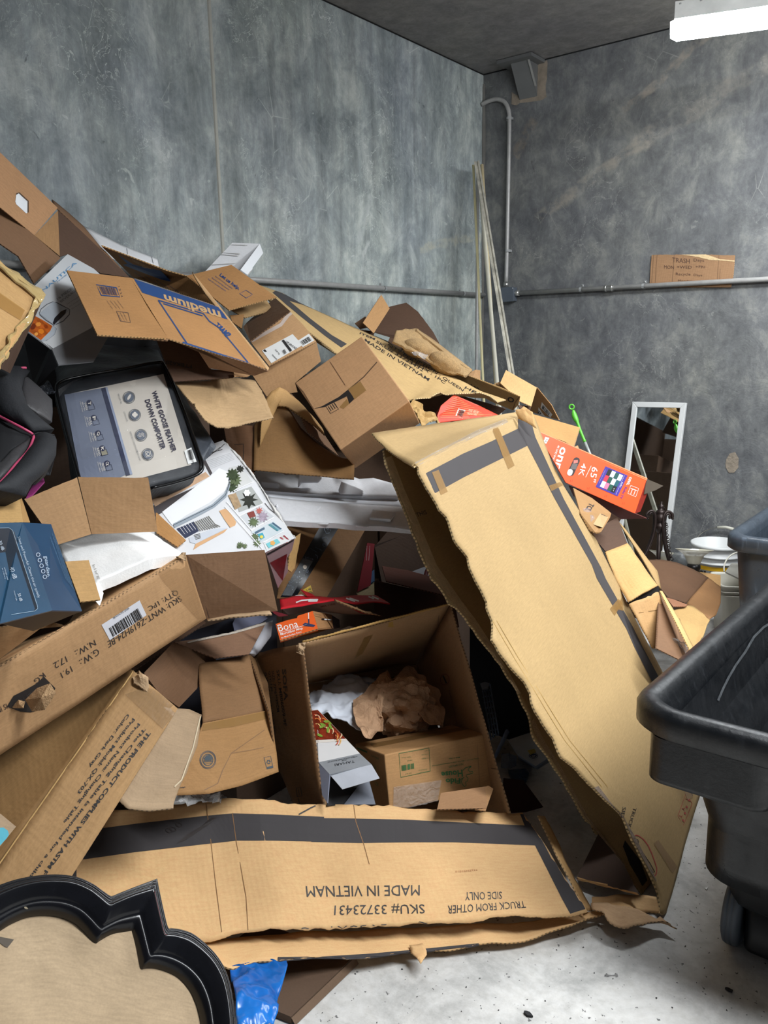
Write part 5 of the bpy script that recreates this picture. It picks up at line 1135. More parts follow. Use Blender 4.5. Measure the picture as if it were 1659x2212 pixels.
# ---- red ribbed carton inside the torn hole
t = thing('ribbed_carton', 'orange red ribbed carton showing through the torn long carton', 'box')
RB = plain('D5452A', .5, var=.08, name='orange_print')
f = panel(t, 'side_panel', [K2(1230,1100,3.42), K2(1252,1040,3.45), K2(1330,975,3.52), K2(1480,1040,3.52), K2(1602,1100,3.45), K2(1240,1142)], RB)
for k in range(13):
    y = 985 + k * 11.5
    line(f, 'printed_stripe', [K2(1325 - k * 7, y), K2(1325 + 42 + k * 21, y + 18 + k * 1.6 if k < 9 else y + 8)], 1.0, plain('F08A5A', .5, name='stripe_print'), t)
decal(f, 'barcode_label', [K2(1355,1058), K2(1397,1068), K2(1380,1118), K2(1338,1100)], BWHITE, t, off=.001); barcode(f, [K2(1362,1066), K2(1392,1073), K2(1378,1108), K2(1348,1096)], BLK, t, 10, off=.002)
texts(f, [('MODEL 100012487', K2(1420,1060), K2(1480,1075), K2(1412,1075)), ('MADE IN CHINA', K2(1412,1080), K2(1470,1090), K2(1405,1092))], plain('F6C9A8', .5, name='pale_print'), t, 'fine_print')
panel(t, 'end_panel', [K2(1185,1125,3.5), K2(1250,1045,3.5), K2(1232,1100,3.44), K2(1215,1130)], ink('8A2A18'))
o = coons(None, 'tape_scrap', [K2(1070,1010,3.2), K2(1130,1050,3.22), K2(1190,1090,3.25)], [K2(1190,1090,3.25), K2(1255,1135,3.25)], [K2(1060,1060,3.1), K2(1110,1110,3.08), K2(1160,1145,3.1), K2(1255,1140,3.2)], [K2(1070,1010,3.2), K2(1060,1060,3.1)], kraft('B99660', wrinkle=.8), 16, 10, th=.003, amp=.03, fr=22, rag='tb', ra=.006, smooth=False)
tag(o, 'crumpled taped cardboard scrap between the square carton and the ribbed carton', 'cardboard scrap')
# ---- orange television carton
t = thing('television_carton', 'bright orange television carton with white lettering sticking out to the right', 'box')
OR = plain('E8501C', .42, var=.05, name='orange_card')
a, b, c, d = K7(400,580,3.50), K7(1000,842,3.78), K7(935,1030,3.68), K7(560,862)
f = panel(t, 'side_panel', [a, b, c, d], OR)
panel(t, 'upper_edge', [K7(398,576,3.51), K7(1003,838,3.79), K7(1000,850,3.775), K7(400,590)], plain('F2865A', .5, name='orange_edge'), th=.003)
panel(t, 'end_flap', [K7(1000,842,3.78), K7(1090,880,3.88), K7(1045,905), K7(988,925,3.74)], plain('4A4034', .8, name='flap_inside'))
panel(t, 'end_panel', [K7(1000,845,3.78), K7(1018,880,3.80), K7(965,1020), K7(935,1030,3.68)], plain('8A2415', .5, name='orange_dark'))
panel(t, 'under_panel', [K7(575,880,3.56), K7(935,1030,3.68), K7(1000,1058), K7(860,1062), K7(600,935,3.62)], plain('571912', .6, name='red_dark'))
T1 = view(1150, 930, 6.144)
texts(f, [along(T1, 'onn.', (412,222), (300,560), 78)], WHT, t, 'lettering', bold=.02)
texts(f, [along(T1, '4K UHD SMART', (350,200), (258,430), 26), along(T1, '65"', (832,488), (795,684), 84), along(T1, '4K', (690,440), (640,602), 66)], WHT, t, 'lettering')
texts(f, [along(T1, 'onn.', (1304,618), (1258,728), 34)], WHT, t, 'lettering', bold=.02)
texts(f, [along(T1, 'Roku TV', (1243,752), (1173,905), 32)], plain('5A2A7A', .5, name='purple_print'), t, 'lettering', bold=.025)
line(f, 'printed_rule', [T1(780,468), T1(705,620)], .8, WHT, t)
decal(f, 'white_patch', [T1(170,85), T1(222,100), T1(180,178), T1(145,155)], WHT, t, off=.001)
texts(f, [along(T1, 'TE', (197,100), (165,160), 22)], BLK, t, 'small_print', off=.002)
hh = disc(T1(580,400), 7.0, 10, 200, 1, 0, 180) 
def stadium(A, B, r):
    a = math.degrees(math.atan2(B[1] - A[1], B[0] - A[0])); A_, B_2 = T1(*A), T1(*B)
    return disc(A_, r, 8, a + 90, 1, 0, 180) + disc(B_2, r, 8, a - 90, 1, 0, 180)
poly(f, 'hand_hole', stadium((585,400), (510,560), 7.2), plain('2E2624', .7, name='hole_dark'), t, off=.001)
poly(f, 'hand_hole_inside', stadium((500,545), (492,568), 5.6), plain('B9B4B2', .6, name='hole_light'), t, off=.0015)
poly(f, 'hand_hole_inside', [T1(*q) for q in ((530,440), (600,440), (575,520), (500,510))], plain('5C5654', .6, name='hole_grey'), t, off=.0015)
poly(f, 'hand_hole_inside', [T1(*q) for q in ((545,395), (600,390), (600,430), (540,440))], plain('B86A60', .6, name='hole_pink'), t, off=.002)
decal(f, 'app_panel', [T1(968,475), T1(1262,598), T1(1130,875), T1(838,748)], plain('3A2A86', .5, name='violet_print'), t, off=.001)
cols = ['101010', 'E9E9E9', '1D4A44', 'E9E9E9', 'C9283C', '14463A', 'F0F0F0', '14505A', 'E9E9E9', 'E06A8A', '0E4B3A', '0C0C0C']
for r in range(3):
    for q in range(4):
        cx, cy = 1014 + 48 * q - 40 * r, 560 + 22 * q + 78 * r
        decal(f, 'app_tile', [T1(cx - 24 + 19, cy - 10 - 38), T1(cx + 24 + 19, cy + 10 - 38), T1(cx + 24 - 19, cy + 10 + 38), T1(cx - 24 - 19, cy - 10 + 38)], plain(cols[r * 4 + q], .5, var=.02, name='tile'), t, off=.0018)
for (A, B, h, s_) in (((1215,600), (1105,850), 12, 'Hundreds of TV streaming channels'), ((1190,690), (1165,755), 18, 'Roku'), ((965,520), (880,700), 6, 'streaming services sold separately')): texts(f, [along(T1, s_, A, B, h)], WHT, t, 'panel_print', off=.002)
for (cx, cy, s_) in ((1162,622,'NBC'), (1068,572,'CBS'), (932,722,'max'), (1066,680,'tubi'), (1076,785,'tv')): texts(f, [along(T1, s_, (cx + 6, cy - 22), (cx - 8, cy + 24), 14)], plain('B03A4A' if cy < 700 else 'BBBBBB', .5, name='tile_print'), t, 'tile_print', off=.0026)
line(f, 'printed_frame', [T1(*q) for q in ((1305,730), (1410,770), (1370,880), (1265,835))], .8, WHT, t, closed=True)
for L in (((1303,768), (1388,797)), ((1325,782), (1303,842)), ((1365,795), (1343,856))): line(f, 'printed_arrow', [T1(*q) for q in L], 1.2, WHT, t)
DO = plain('A8340E', .5, name='dark_orange')
for c_ in ((517,668), (740,770), (973,870), (1205,970)):
    for k in (-12, 12): line(f, 'printed_arrow', [T1(c_[0] + k + 5, c_[1] - 14), T1(c_[0] + k - 5, c_[1] + 14)], 1.0, DO, t)
# ---- flap with rounded corner under it
t = thing('brown_carton', 'brown carton end with rounded flap and small label under the orange television carton', 'box')
f = panel(t, 'rounded_flap', [K7(600,890,3.42), K7(700,945,3.50), K7(795,1018,3.52), K7(806,1030), K7(800,1052), K7(752,1130), K7(738,1138), K7(720,1134), K7(690,1120), K7(640,1030)], kraft('A07B50'))
decal(f, 'barcode_label', [K7(745,1030), K7(790,1050), K7(760,1108), K7(708,1090)], plain('B59469', .6, name='kraft_label'), t); barcode(f, [K7(752,1032), K7(785,1048), K7(768,1080), K7(738,1066)], INKD, t, 12)
texts(f, [('TCL', K7(715,985), K7(690,1022), K7(688,972))], INKD, t, 'lettering', bold=.03)
decal(f, 'film_patch', [K7(650,1005), K7(690,1000), K7(715,1060), K7(680,1090)], FILM, t, off=.002)
panel(t, 'inner_panel', [K7(600,900,3.60), K7(860,1060,3.70), K7(790,1180,3.70), K7(690,1120)], DK2)
t = thing('end_carton', 'long tan carton with crushed torn end, lying right of the tall carton', 'box')
panel(t, 'dark_inside', [K7(690,1135,3.52), K7(840,1050,3.68), K7(895,1195,3.50), K7(775,1235)], DK2)
KC = kraft('C29A63', wrinkle=.3, flute=.4)
coons(t, 'top_panel', [K7(775,1238,3.36), K7(895,1192,3.48)], [K7(895,1192,3.48), K7(980,1310,3.36), K7(1062,1422,3.24)], [K7(900,1512,3.12), K7(990,1460,3.16), K7(1030,1440,3.2), K7(1062,1422,3.24)], [K7(775,1238,3.36), K7(830,1390,3.25), K7(900,1512,3.12)], KC, 10, 16, amp=.005, fr=9, rag='b', ra=.004)
coons(t, 'long_flap', [K7(838,1062,3.70), K7(885,1115,3.66)], [K7(885,1115,3.66), K7(1000,1270,3.5), K7(1060,1345,3.42), K7(1078,1440,3.32)], [K7(1062,1422,3.30), K7(1078,1440,3.32)], [K7(838,1062,3.70), K7(960,1250,3.50), K7(1062,1422,3.30)], kraft('A98A5C'), 3, 20)
o = coons(t, 'end_panel', [K7(902,1518,3.10), K7(980,1490,3.13), K7(1066,1452,3.18)], [K7(1066,1452,3.18), E3(1000,180,3.15), E3(1025,312,3.10)], [E3(945,346,3.04), E3(1000,335,3.07), E3(1025,312,3.10)], [K7(902,1518,3.10), E3(880,230,3.06), E3(945,346,3.04)], kraft('B68F60', flute=.5), 10, 14, amp=.005, fr=9, rag='tr', ra=.004)
panel(t, 'dark_gap', [K7(895,1512,3.16), K7(1062,1420,3.24), K7(1070,1455,3.24), K7(905,1530)], plain('14100E', .9, name='gap_dark'))
for q in ([E4(70,1730), E4(440,1640)], [E4(100,1880), E4(470,1770)]): line(o, 'crease', [E4(x[0]+ (40 if i else 60), x[1]) for i, x in enumerate([(100,1740), (380,1700)])], 1.2, plain('8A663C', .9, name='crease_tan'), t)
panel(t, 'side_panel', [E3(975,70,3.22), E3(1040,150,3.30), E3(1140,370,3.10), E3(1110,420), E3(960,345)], DKB)
coons(t, 'side_flap', [E3(978,60,3.20), E3(990,60,3.22)], [E3(990,60,3.22), E3(1080,210,3.05), E3(1160,370,2.9), E3(1200,450,2.85)], [E3(1180,470,2.82), E3(1200,450,2.85)], [E3(978,60,3.20), E3(1050,200,3.0), E3(1130,360,2.88), E3(1180,470,2.82)], kraft('C9A76F'), 3, 12)
# ---- curved open carton by the chandelier
t = thing('curved_carton', 'dark brown curved carton wall lying open in front of the white bucket', 'box')
coons(t, 'curved_wall', [E4(280,1122,4.15), E4(420,1118,4.2), E4(600,1150,4.2), E4(800,1235,4.15), E4(970,1330,4.1)], [E4(970,1330,4.1), E4(840,1480,3.95), E4(710,1625,3.8)], [E4(400,1430,3.85), E4(500,1560,3.8), E4(710,1625,3.8)], [E4(280,1122,4.15), E4(340,1280,4.0), E4(400,1430,3.85)], kraft('5E432F'), 24, 14, rag='t', ra=.003)
coons(t, 'side_wall', [E4(972,1332,4.1), E4(1050,1400,4.02), E4(1112,1448,3.98)], [E4(1112,1448,3.98), E4(1112,1620,3.85), E4(1060,1760,3.7), E4(975,1818,3.6)], [E4(712,1628,3.8), E4(850,1720,3.7), E4(975,1818,3.6)], [E4(972,1332,4.1), E4(840,1480,3.95), E4(712,1628,3.8)], kraft('8A6440'), 14, 12, amp=.006, fr=9)
o = coons(None, 'cardboard_sheet', [E4(530,1705,3.62), E4(660,1672,3.7), E4(790,1662,3.74), E4(900,1750,3.65), E4(985,1820,3.55)], [E4(985,1820,3.55), E4(930,1950,3.4), E4(860,2090,3.25)], [E4(640,1830,3.4), E4(720,2000,3.3), E4(800,2148,3.2), E4(860,2090,3.25)], [E4(530,1705,3.62), E4(640,1830,3.4)], kraft('B5935F'), 16, 12, amp=.008, fr=9, rag='t', ra=.003)
tag(o, 'flat tan cardboard sheet lying beside the rim of the black cart', 'cardboard')
o = panel(None, 'cardboard_strip', [E4(480,1560,3.7), E4(560,1580,3.7), E4(730,1645,3.68), E4(700,1665), E4(560,1665)], kraft('8E6248')); tag(o, 'narrow reddish brown cardboard strip under the curved carton wall', 'cardboard')
o = panel(None, 'cardboard_piece', [E4(860,1262,4.35), E4(1110,1300,4.3), E4(1110,1440,4.2), E4(1000,1350)], kraft('B08A5A')); tag(o, 'small tan cardboard piece leaning on the front of the white bucket', 'cardboard')
o = coons(None, 'kraft_scrap', [E4(1440,1180,4.45), E4(1480,1160,4.47)], [E4(1480,1160,4.47), E4(1500,1215,4.42)], [E4(1350,1345,4.34), E4(1430,1290,4.36), E4(1500,1215,4.42)], [E4(1440,1180,4.45), E4(1350,1345,4.34)], kraft('B98F66', wrinkle=.6), 8, 8, amp=.015, fr=20)
tag(o, 'crumpled brown paper scrap standing in the square pail', 'paper scrap')
o = coons(None, 'plastic_wrap', [E3(1030,300,3.0), E3(1090,300,3.0), E3(1110,330,3.0)], [E3(1110,330,3.0), E3(1120,390,2.95)], [E3(1020,360,2.98), E3(1070,340,2.98), E3(1120,390,2.95)], [E3(1030,300,3.0), E3(1020,360,2.98)], FILM, 12, 8, th=.0006, amp=.06, fr=25, smooth=False)
tag(o, 'shiny clear plastic wrap hanging off the crushed carton end beside the cart', 'plastic wrap')
# ================================================================ left and middle of the heap
# ---- bedding bag with clear window
t = thing('bedding_bag', 'black zipped bedding bag with clear window and printed insert lying on the heap', 'bag')
BF = plain('15171C', .6, var=.25, sc=20, bump=.15, name='black_fabric')
def b3(x, y, d): return P(*K3(x, y, d))
fr_ = [b3(340,400,2.42), b3(360,350,2.44), b3(420,325,2.46), b3(700,275,2.56), b3(930,230,2.65), b3(985,250,2.67)]
rt = [b3(985,250,2.67), b3(1090,500,2.58), b3(1180,760,2.50), b3(1208,850,2.47), b3(1180,900,2.45)]
bt = [b3(500,1020,2.20), b3(700,1010,2.26), b3(905,975,2.34), b3(1050,940,2.40), b3(1180,900,2.45)]
lf = [b3(340,400,2.42), b3(380,560,2.37), b3(440,800,2.29), b3(500,1020,2.20)]
body = coons(t, 'bag_body', fr_, rt, bt, lf, BF, 24, 20, th=.10, amp=.004, fr=8, bulge=.01)
coons(t, 'side_gusset', [b3(990,300,2.66), b3(1050,350,2.72)], [b3(1050,350,2.74), b3(1150,500,2.68), b3(1268,690,2.58), b3(1262,710,2.56)], [b3(1205,830,2.49), b3(1262,710,2.56)], [b3(990,300,2.68), b3(1100,540,2.60), b3(1205,830,2.49)], plain('3B4048', .55, var=.2, sc=18, bump=.3, name='grey_fabric'), 8, 16, th=.02, amp=.01, fr=10)
coons(t, 'upper_fold', [b3(330,250,2.62), b3(400,140,2.70), b3(452,100,2.74), b3(600,125,2.80), b3(780,130,2.86), b3(945,145,2.92)], [b3(945,145,2.92), b3(992,240,2.72)], [b3(330,400,2.40), b3(420,330,2.44), b3(700,280,2.58), b3(992,240,2.72)], [b3(330,250,2.62), b3(330,400,2.40)], plain('0E1118', .45, var=.3, sc=20, bump=.25, name='black_sheeting'), 24, 12, th=.02, amp=.02, fr=6)
coons(t, 'shiny_fold', [b3(462,105,2.68), b3(510,130,2.69)], [b3(510,130,2.69), b3(560,210,2.66), b3(600,300,2.55)], [b3(545,310,2.52), b3(600,300,2.55)], [b3(462,105,2.68), b3(500,200,2.62), b3(545,310,2.52)], clearfilm('glossy_black_film', '30333A', .9, .12), 8, 20, th=.001, amp=.02, fr=30)
card = decal(body, 'insert_card', [K3(385,425), K3(975,300), K3(1142,842), K3(505,1010)], plain('C9C1B6', .5, var=.02, name='cream_card'), t, 16, 14, off=.0015)
SL, NV = ink('6D7486', .5), ink('252A44', .5)
decal(body, 'grey_panel', [K3(385,425), K3(612,385), K3(750,905), K3(500,1010)], SL, t, 8, 12, off=.0025)
decal(body, 'navy_stripe', [K3(603,388), K3(628,383), K3(775,905), K3(752,912)], NV, t, 2, 12, off=.0035)
decal(body, 'pale_stripe', [K3(628,383), K3(640,381), K3(790,902), K3(775,905)], ink('8E97AC', .5), t, 2, 12, off=.0035)
texts(body, [('WHITE GOOSE FEATHER', K3(932,402), K3(1055,762), K3(903,408), K3(1025,770)), ('DOWN COMFORTER', K3(892,452), K3(990,748), K3(862,460), K3(960,755))], ink('2A2438', .5), t, 'lettering', off=.004, bold=.035)
for i, (x, y, s) in enumerate(((770,443,'NATURAL FILL'), (804,548,'COTTON COVER'), (841,668,'BAFFLE BOX CONSTRUCTION'), (881,783,'MACHINE WASHABLE'))):
    line(body, 'printed_icon', disc(K3(x, y), 12.5, 22), 1.4, GREYINK, t, off=.004, closed=True)
    poly(body, 'printed_icon', disc(K3(x, y), 10.5, 20), ink('5F6672', .5), t, off=.004)
    W2 = plain('D9D2C8', .5, name='cream_print')
    if i == 0: poly(body, 'icon_mark', disc(K3(x, y), 7, 12, 120, .4), W2, t, off=.005)
    elif i == 1:
        for a in range(4): poly(body, 'icon_mark', disc(K3(x + 9 * math.cos(a * 1.57), y + 9 * math.sin(a * 1.57)), 3.2, 8), W2, t, off=.005)
    elif i == 2:
        for k in (-1, 0, 1): line(body, 'icon_mark', [K3(x - 18 + 4 * k, y - 8 * k - 4), K3(x - 6, y - 8 * k + 4), K3(x + 6, y - 8 * k - 4), K3(x + 18, y - 8 * k + 4)], 1, W2, t, off=.005)
    else:
        line(body, 'icon_mark', [K3(x - 16, y - 13), K3(x + 14, y - 18), K3(x + 20, y + 12), K3(x - 10, y + 18)], 1.2, W2, t, off=.005, closed=True)
        line(body, 'icon_mark', disc(K3(x + 2, y), 3.5, 12), 1.2, W2, t, off=.005, closed=True)
    L = 60 if i != 2 else 125
    texts(body, [(s, K3(x - 60, y - 22), K3(x - 60 + L * .34, y - 22 + L), K3(x - 68, y - 20))], GREYINK, t, 'small_print', off=.004)
for (x, y, s, w) in ((535,488,'T','TWIN'), (562,578,'F','FULL'), (587,670,'Q','QUEEN'), (612,760,'K','KING'), (640,850,'CK','CAL KING')):
    poly(body, 'size_disc', disc(K3(x - 2, y - 12), 6.5, 16), NV, t, off=.004)
    texts(body, [(s, K3(x + 8, y - 22), K3(x + 8, y + 2), K3(x - 10, y - 18))], W2, t, 'small_print', off=.005, bold=.02)
    line(body, 'size_frame', [K3(x - 12, y), K3(x + 22, y - 6), K3(x + 32, y + 24), K3(x - 4, y + 32)], 1.0, NV, t, off=.004, closed=True)
    if s == 'K': poly(body, 'size_fill', [K3(x - 12, y), K3(x + 22, y - 6), K3(x + 32, y + 24), K3(x - 4, y + 32)], ink('8B8775'), t, off=.0035)
    texts(body, [(w, K3(x - 22, y - 16), K3(x - 10, y + 28), K3(x - 34, y - 12))], W2, t, 'small_print', off=.004, bold=.01)
    texts(body, [('68in x 90in', K3(x - 40, y - 18), K3(x - 24, y + 34), K3(x - 48, y - 16)), ('(173cm x 229cm)', K3(x - 54, y - 22), K3(x - 38, y + 40), K3(x - 62, y - 20))], W2, t, 'small_print', off=.004)
decal(body, 'barcode_label', [K3(1098,762), K3(1140,742), K3(1172,826), K3(1122,842)], plain('D6D6D4', .5, name='label_paper4'), t, 2, 2, off=.004)
barcode(body, [K3(1115,762), K3(1142,752), K3(1158,812), K3(1130,820)], BLK, t, 10, off=.005)
texts(body, [('KING', K3(1150,815), K3(1162,835), K3(1140,822))], BLK, t, 'small_print', off=.005)
g = clearfilm('window_vinyl', '8A9098', .05, .1)
wv = coons(t, 'clear_window', fr_, rt, bt, lf, g, 30, 24, th=.0006, amp=.004, fr=10, bulge=.018)
pipe = [p + (CAM - p).normalized() * .012 for p in bez([K3(500,1010,2.20), K3(440,800,2.29), K3(370,540,2.37), K3(338,400,2.41), K3(362,345,2.44), K3(500,308,2.49), K3(720,270,2.57), K3(930,230,2.65), K3(985,255,2.67), K3(1090,500,2.58), K3(1185,760,2.50), K3(1212,850,2.47), K3(1175,900,2.45), K3(1050,945,2.40), K3(905,980,2.34)], 5)]
tube(t, 'piping', pipe, .005, plain('0B0C0E', .25, name='glossy_piping'), 8)
tube(t, 'zip', [p + Vc((0, 0, -.02)) for p in pipe[:40]], .006, plain('1E2023', .4, bump=.5, sc=90, name='zip_tape'), 8)
coons(t, 'pull_tab', [b3(235,365,2.35), b3(290,345,2.36)], [b3(290,345,2.36), b3(330,400,2.34), b3(300,430,2.32)], [b3(255,420,2.32), b3(300,430,2.32)], [b3(235,365,2.35), b3(255,420,2.32)], clearfilm('glossy_black_film', '30333A', .9, .12), 8, 8, th=.001, amp=.02, fr=40, smooth=False)
# ---- black padded chair with pink piping
t = thing('padded_chair', 'black padded chair back with pink piping lying at the left edge', 'chair')
CF = plain('16181D', .75, var=.15, sc=60, bump=.2, name='black_upholstery'); CG2 = plain('3B3A3C', .5, var=.1, sc=30, bump=.2, name='grey_leatherette')
b8 = lambda x, y, d: P(*V8(x, y, d))
coons(t, 'upper_cushion', [b8(-120,1010,2.20), b8(100,985,2.22), b8(200,978,2.24), b8(278,1022,2.25)], [b8(278,1022,2.25), b8(225,1080,2.2), b8(200,1200,2.12), b8(250,1360,2.08), b8(380,1470,2.05), b8(500,1560,2.06)],
      [b8(-120,1420,2.02), b8(0,1440,2.02), b8(120,1500,2.0), b8(300,1615,2.0), b8(500,1612,2.05)], [b8(-120,1010,2.20), b8(-120,1420,2.02)], CF, 24, 20, th=.06, bulge=.03, amp=.003, fr=9)
coons(t, 'side_wing', [b8(232,1090,2.22), b8(250,1075,2.24), b8(360,1170,2.26), b8(480,1290,2.26)], [b8(480,1290,2.26), b8(485,1400,2.22), b8(478,1500,2.18)], [b8(240,1340,2.12), b8(350,1420,2.1), b8(478,1500,2.12)], [b8(232,1090,2.22), b8(200,1200,2.17), b8(240,1340,2.12)], CG2, 14, 14, th=.03, bulge=.01)
coons(t, 'lower_cushion', [b8(305,1612,2.02), b8(400,1590,2.04), b8(500,1612,2.06)], [b8(500,1612,2.06), b8(522,1660,2.04), b8(515,1800,1.96), b8(420,1960,1.9), b8(300,2060,1.86), b8(235,2180,1.82)], [b8(-60,2200,1.74), b8(100,2190,1.78), b8(235,2180,1.82)], [b8(305,1612,2.02), b8(290,1720,1.96), b8(180,1860,1.88), b8(60,1990,1.80), b8(-60,2110,1.74)], CF, 20, 24, th=.06, bulge=.025)
coons(t, 'grey_panel', [b8(-120,1880,1.84), b8(0,1870,1.86), b8(120,1740,1.92), b8(290,1630,2.0)], [b8(290,1630,2.0), b8(290,1720,1.97), b8(180,1860,1.89)], [b8(-120,2150,1.74), b8(0,2040,1.80), b8(100,1950,1.84), b8(180,1860,1.89)], [b8(-120,1880,1.84), b8(-120,2150,1.74)], CG2, 16, 10, th=.04, bulge=.01)
coons(t, 'inner_cushion', [b8(-120,1440,2.04), b8(0,1440,2.03), b8(120,1505,2.01), b8(300,1618,2.01)], [b8(300,1618,2.01), b8(290,1640,2.0)], [b8(-120,1890,1.86), b8(0,1870,1.87), b8(120,1745,1.93), b8(290,1640,2.0)], [b8(-120,1440,2.04), b8(-120,1890,1.86)], plain('0F1014', .8, name='black_mesh'), 14, 10, th=.04)
PK = plain('C24A6E', .5, name='pink_piping')
def up(l, k=.012): return [p + (CAM - p).normalized() * k for p in l]
tube(t, 'pink_piping', up(bez([V8(-120,1300,2.10), V8(0,1258,2.12), V8(80,1120,2.18), V8(150,1035,2.22), V8(200,1000,2.24), V8(240,998,2.25)], 6), .03), .0035, PK, 8)
tube(t, 'pink_piping', up(bez([V8(-30,1420,2.02), V8(10,1450,2.02), V8(120,1508,2.0), V8(220,1560,2.0), V8(302,1615,2.01), V8(295,1680,1.98), V8(250,1770,1.93), V8(150,1880,1.87), V8(60,1990,1.82), V8(-60,2120,1.76)], 6), .012), .0035, PK, 8)
tube(t, 'seam', up(bez([V8(302,1615,2.01), V8(340,1598,2.03), V8(400,1598,2.04), V8(500,1615,2.06)], 5), .02), .0015, plain('05060A', .6, name='seam_black'), 6)
o = panel(None, 'magenta_fabric', [b8(280,2090,1.98), b8(330,2020,2.02), b8(400,2010,2.03), b8(410,2040,2.0), b8(300,2160,1.92), b8(240,2190,1.90)], plain('7A1D5C', .7, name='magenta_cloth'))
tag(o, 'small magenta cloth corner showing beneath the black padded chair', 'cloth')
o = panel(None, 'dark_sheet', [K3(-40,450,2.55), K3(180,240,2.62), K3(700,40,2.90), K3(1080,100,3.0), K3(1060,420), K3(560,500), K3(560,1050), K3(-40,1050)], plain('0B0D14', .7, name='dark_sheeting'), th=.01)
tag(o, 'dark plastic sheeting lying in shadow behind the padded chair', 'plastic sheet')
# ---- white picture carton
t = thing('picture_carton', 'white glossy carton printed with shelves and cushions beside the bedding bag', 'box')
PW = plain('D8D8DA', .28, var=.03, name='glossy_white_card')
O = P(*E6(1190,880,2.52)); tl = P(*E6(545,5,2.76)); bl = P(*E6(928,1008,2.44))
pp0, pn = plane_of(O, tl, bl)
pc = [hit(*E6(x, y), pp0, pn) for x, y in ((1190,880), (928,1008), (650,1120), (300,1350), (-350,900), (-420,560), (345,75), (545,5), (640,100), (820,330), (1000,620))]
f = panel(t, 'front_panel', pc, PW)
decal(f, 'wood_print', [E6(-100,540), E6(390,290), E6(425,330), E6(-60,600)], plain('C9A586', .4, var=.2, sc=20, name='wood_print'), t, off=.001)
decal(f, 'shelf_print', [E6(-100,600), E6(330,410), E6(345,455), E6(-60,690)], ink('504B4C', .3), t, off=.001)
decal(f, 'shelf_print', [E6(368,195), E6(388,180), E6(450,300), E6(432,322)], ink('504B4C', .3), t, off=.001)
WP2 = plain('EDEDEE', .28, var=.01, name='print_white')
poly(f, 'pillow_print', [E6(*q) for q in ((0,650), (330,400), (430,330), (510,255), (590,290), (600,370), (560,460), (420,570), (200,690), (90,770))], WP2, t, off=.0015)
strip(f, 'zip_print', [E6(100,755), E6(300,660), E6(450,580), E6(560,480), E6(598,400), E6(596,330)], [E6(110,795), E6(320,690), E6(470,610), E6(575,520), E6(608,420), E6(600,330)], ink('9AA3AC', .3), t, off=.002)
line(f, 'zip_print', [E6(*q) for q in ((100,770), (300,672), (460,595), (568,500), (602,400), (600,335))], 1.1, ink('3D444C', .3), t, off=.0025)
decal(f, 'cushion_print', [E6(130,800), E6(285,735), E6(330,820), E6(210,885)], ink('3A3F55', .4), t, off=.0015)
for k in range(5): line(f, 'cushion_print', [E6(160 + k * 24, 790 - k * 11), E6(205 + k * 24, 850 - k * 11)], .8, WP2, t, off=.002)
for k in range(9): line(f, 'striped_cushion_print', [E6(285 + k * 16, 742 - k * 7), E6(330 + k * 18, 800 - k * 5), E6(345 + k * 22, 822 - k * 5)], 1.6, ink('6D6A62', .4), t, off=.002)
for k in range(4): line(f, 'striped_cushion_print', [E6(285 + k * 5, 860 + k * 12), E6(340 + k * 2, 845 + k * 12)], 1.5, ink('5C5A54', .4), t, off=.002)
WD = plain('D2A67C', .4, var=.06, name='wood_print2')
poly(f, 'headboard_print', [E6(*q) for q in ((512,640), (560,620), (600,640), (665,740), (655,770), (610,790), (560,720))], WD, t, off=.0015)
poly(f, 'cushion_print', [E6(*q) for q in ((240,880), (400,820), (460,800), (590,790), (470,850), (300,935), (250,920))], ink('C7CBD3', .4), t, off=.0012)
poly(f, 'bed_print', [E6(*q) for q in ((300,935), (590,795), (560,830), (340,950), (280,990))], WD, t, off=.0014)
GP1, GP2, GP3 = [plain(x, .4, var=.35, sc=60, name='leaf_print') for x in ('3E4A34', '5E6B4C', '2E302B')]
def blob(c, r, mat, n=14, amp=.45, off=.0018, asp=1.0, nm='plant_print'):
    rn = random.Random(int(c[0] * 7 + c[1])); q = []
    for k in range(n):
        a = 2 * math.pi * k / n; rr = r * (1 - amp * (k % 2) * rn.uniform(.6, 1)) ; q.append((c[0] + rr * math.cos(a), c[1] + rr * asp * math.sin(a)))
    return poly(f, nm, q, mat, t, off=off)
# shelf grid
SHF = ink('B9BABC', .3)
for q in (((640,370), (760,240), (905,400), (700,500)), ): pass
for Q, m in (([(655,470), (800,420), (905,570), (690,650)], 'A9ABA8'), ([(700,690), (880,590), (1000,690), (790,800)], 'C4C6C9'), ([(800,830), (1000,730), (1085,820), (880,920)], 'C9D2D6'), ([(910,930), (1100,850), (1150,900), (940,1000)], 'D9D9D8'), ([(600,250), (700,230), (810,380), (640,450)], 'CDCDCB')):
    decal(f, 'shelf_print', [E6(*x) for x in Q], ink(m, .3), t, off=.001)
for L in (((690,690), (905,575)), ((795,815), (1000,700)), ((905,925), (1090,820)), ((640,460), (820,380)), ((580,560), (960,1000)), ((560,600), (900,985))): line(f, 'shelf_edge_print', [E6(*x) for x in L], 1.8, WP2, t, off=.0022)
blob(E6(635,320), 16, GP1, 22); blob(E6(655,370), 15, GP2, 22); blob(E6(630,430), 12, GP1, 20); blob(E6(700,265), 9, GP3, 18)
decal(f, 'basket_print', [E6(590,500), E6(660,480), E6(710,600), E6(655,630)], plain('A58B6B', .5, var=.3, sc=80, name='basket_print'), t, off=.002)
blob(E6(780,540), 20, GP3, 16, .6); blob(E6(760,480), 8, WP2, 12, .3, off=.0026)
decal(f, 'book_print', [E6(760,660), E6(820,640), E6(840,690), E6(785,705)], ink('7C352C'), t, off=.002)
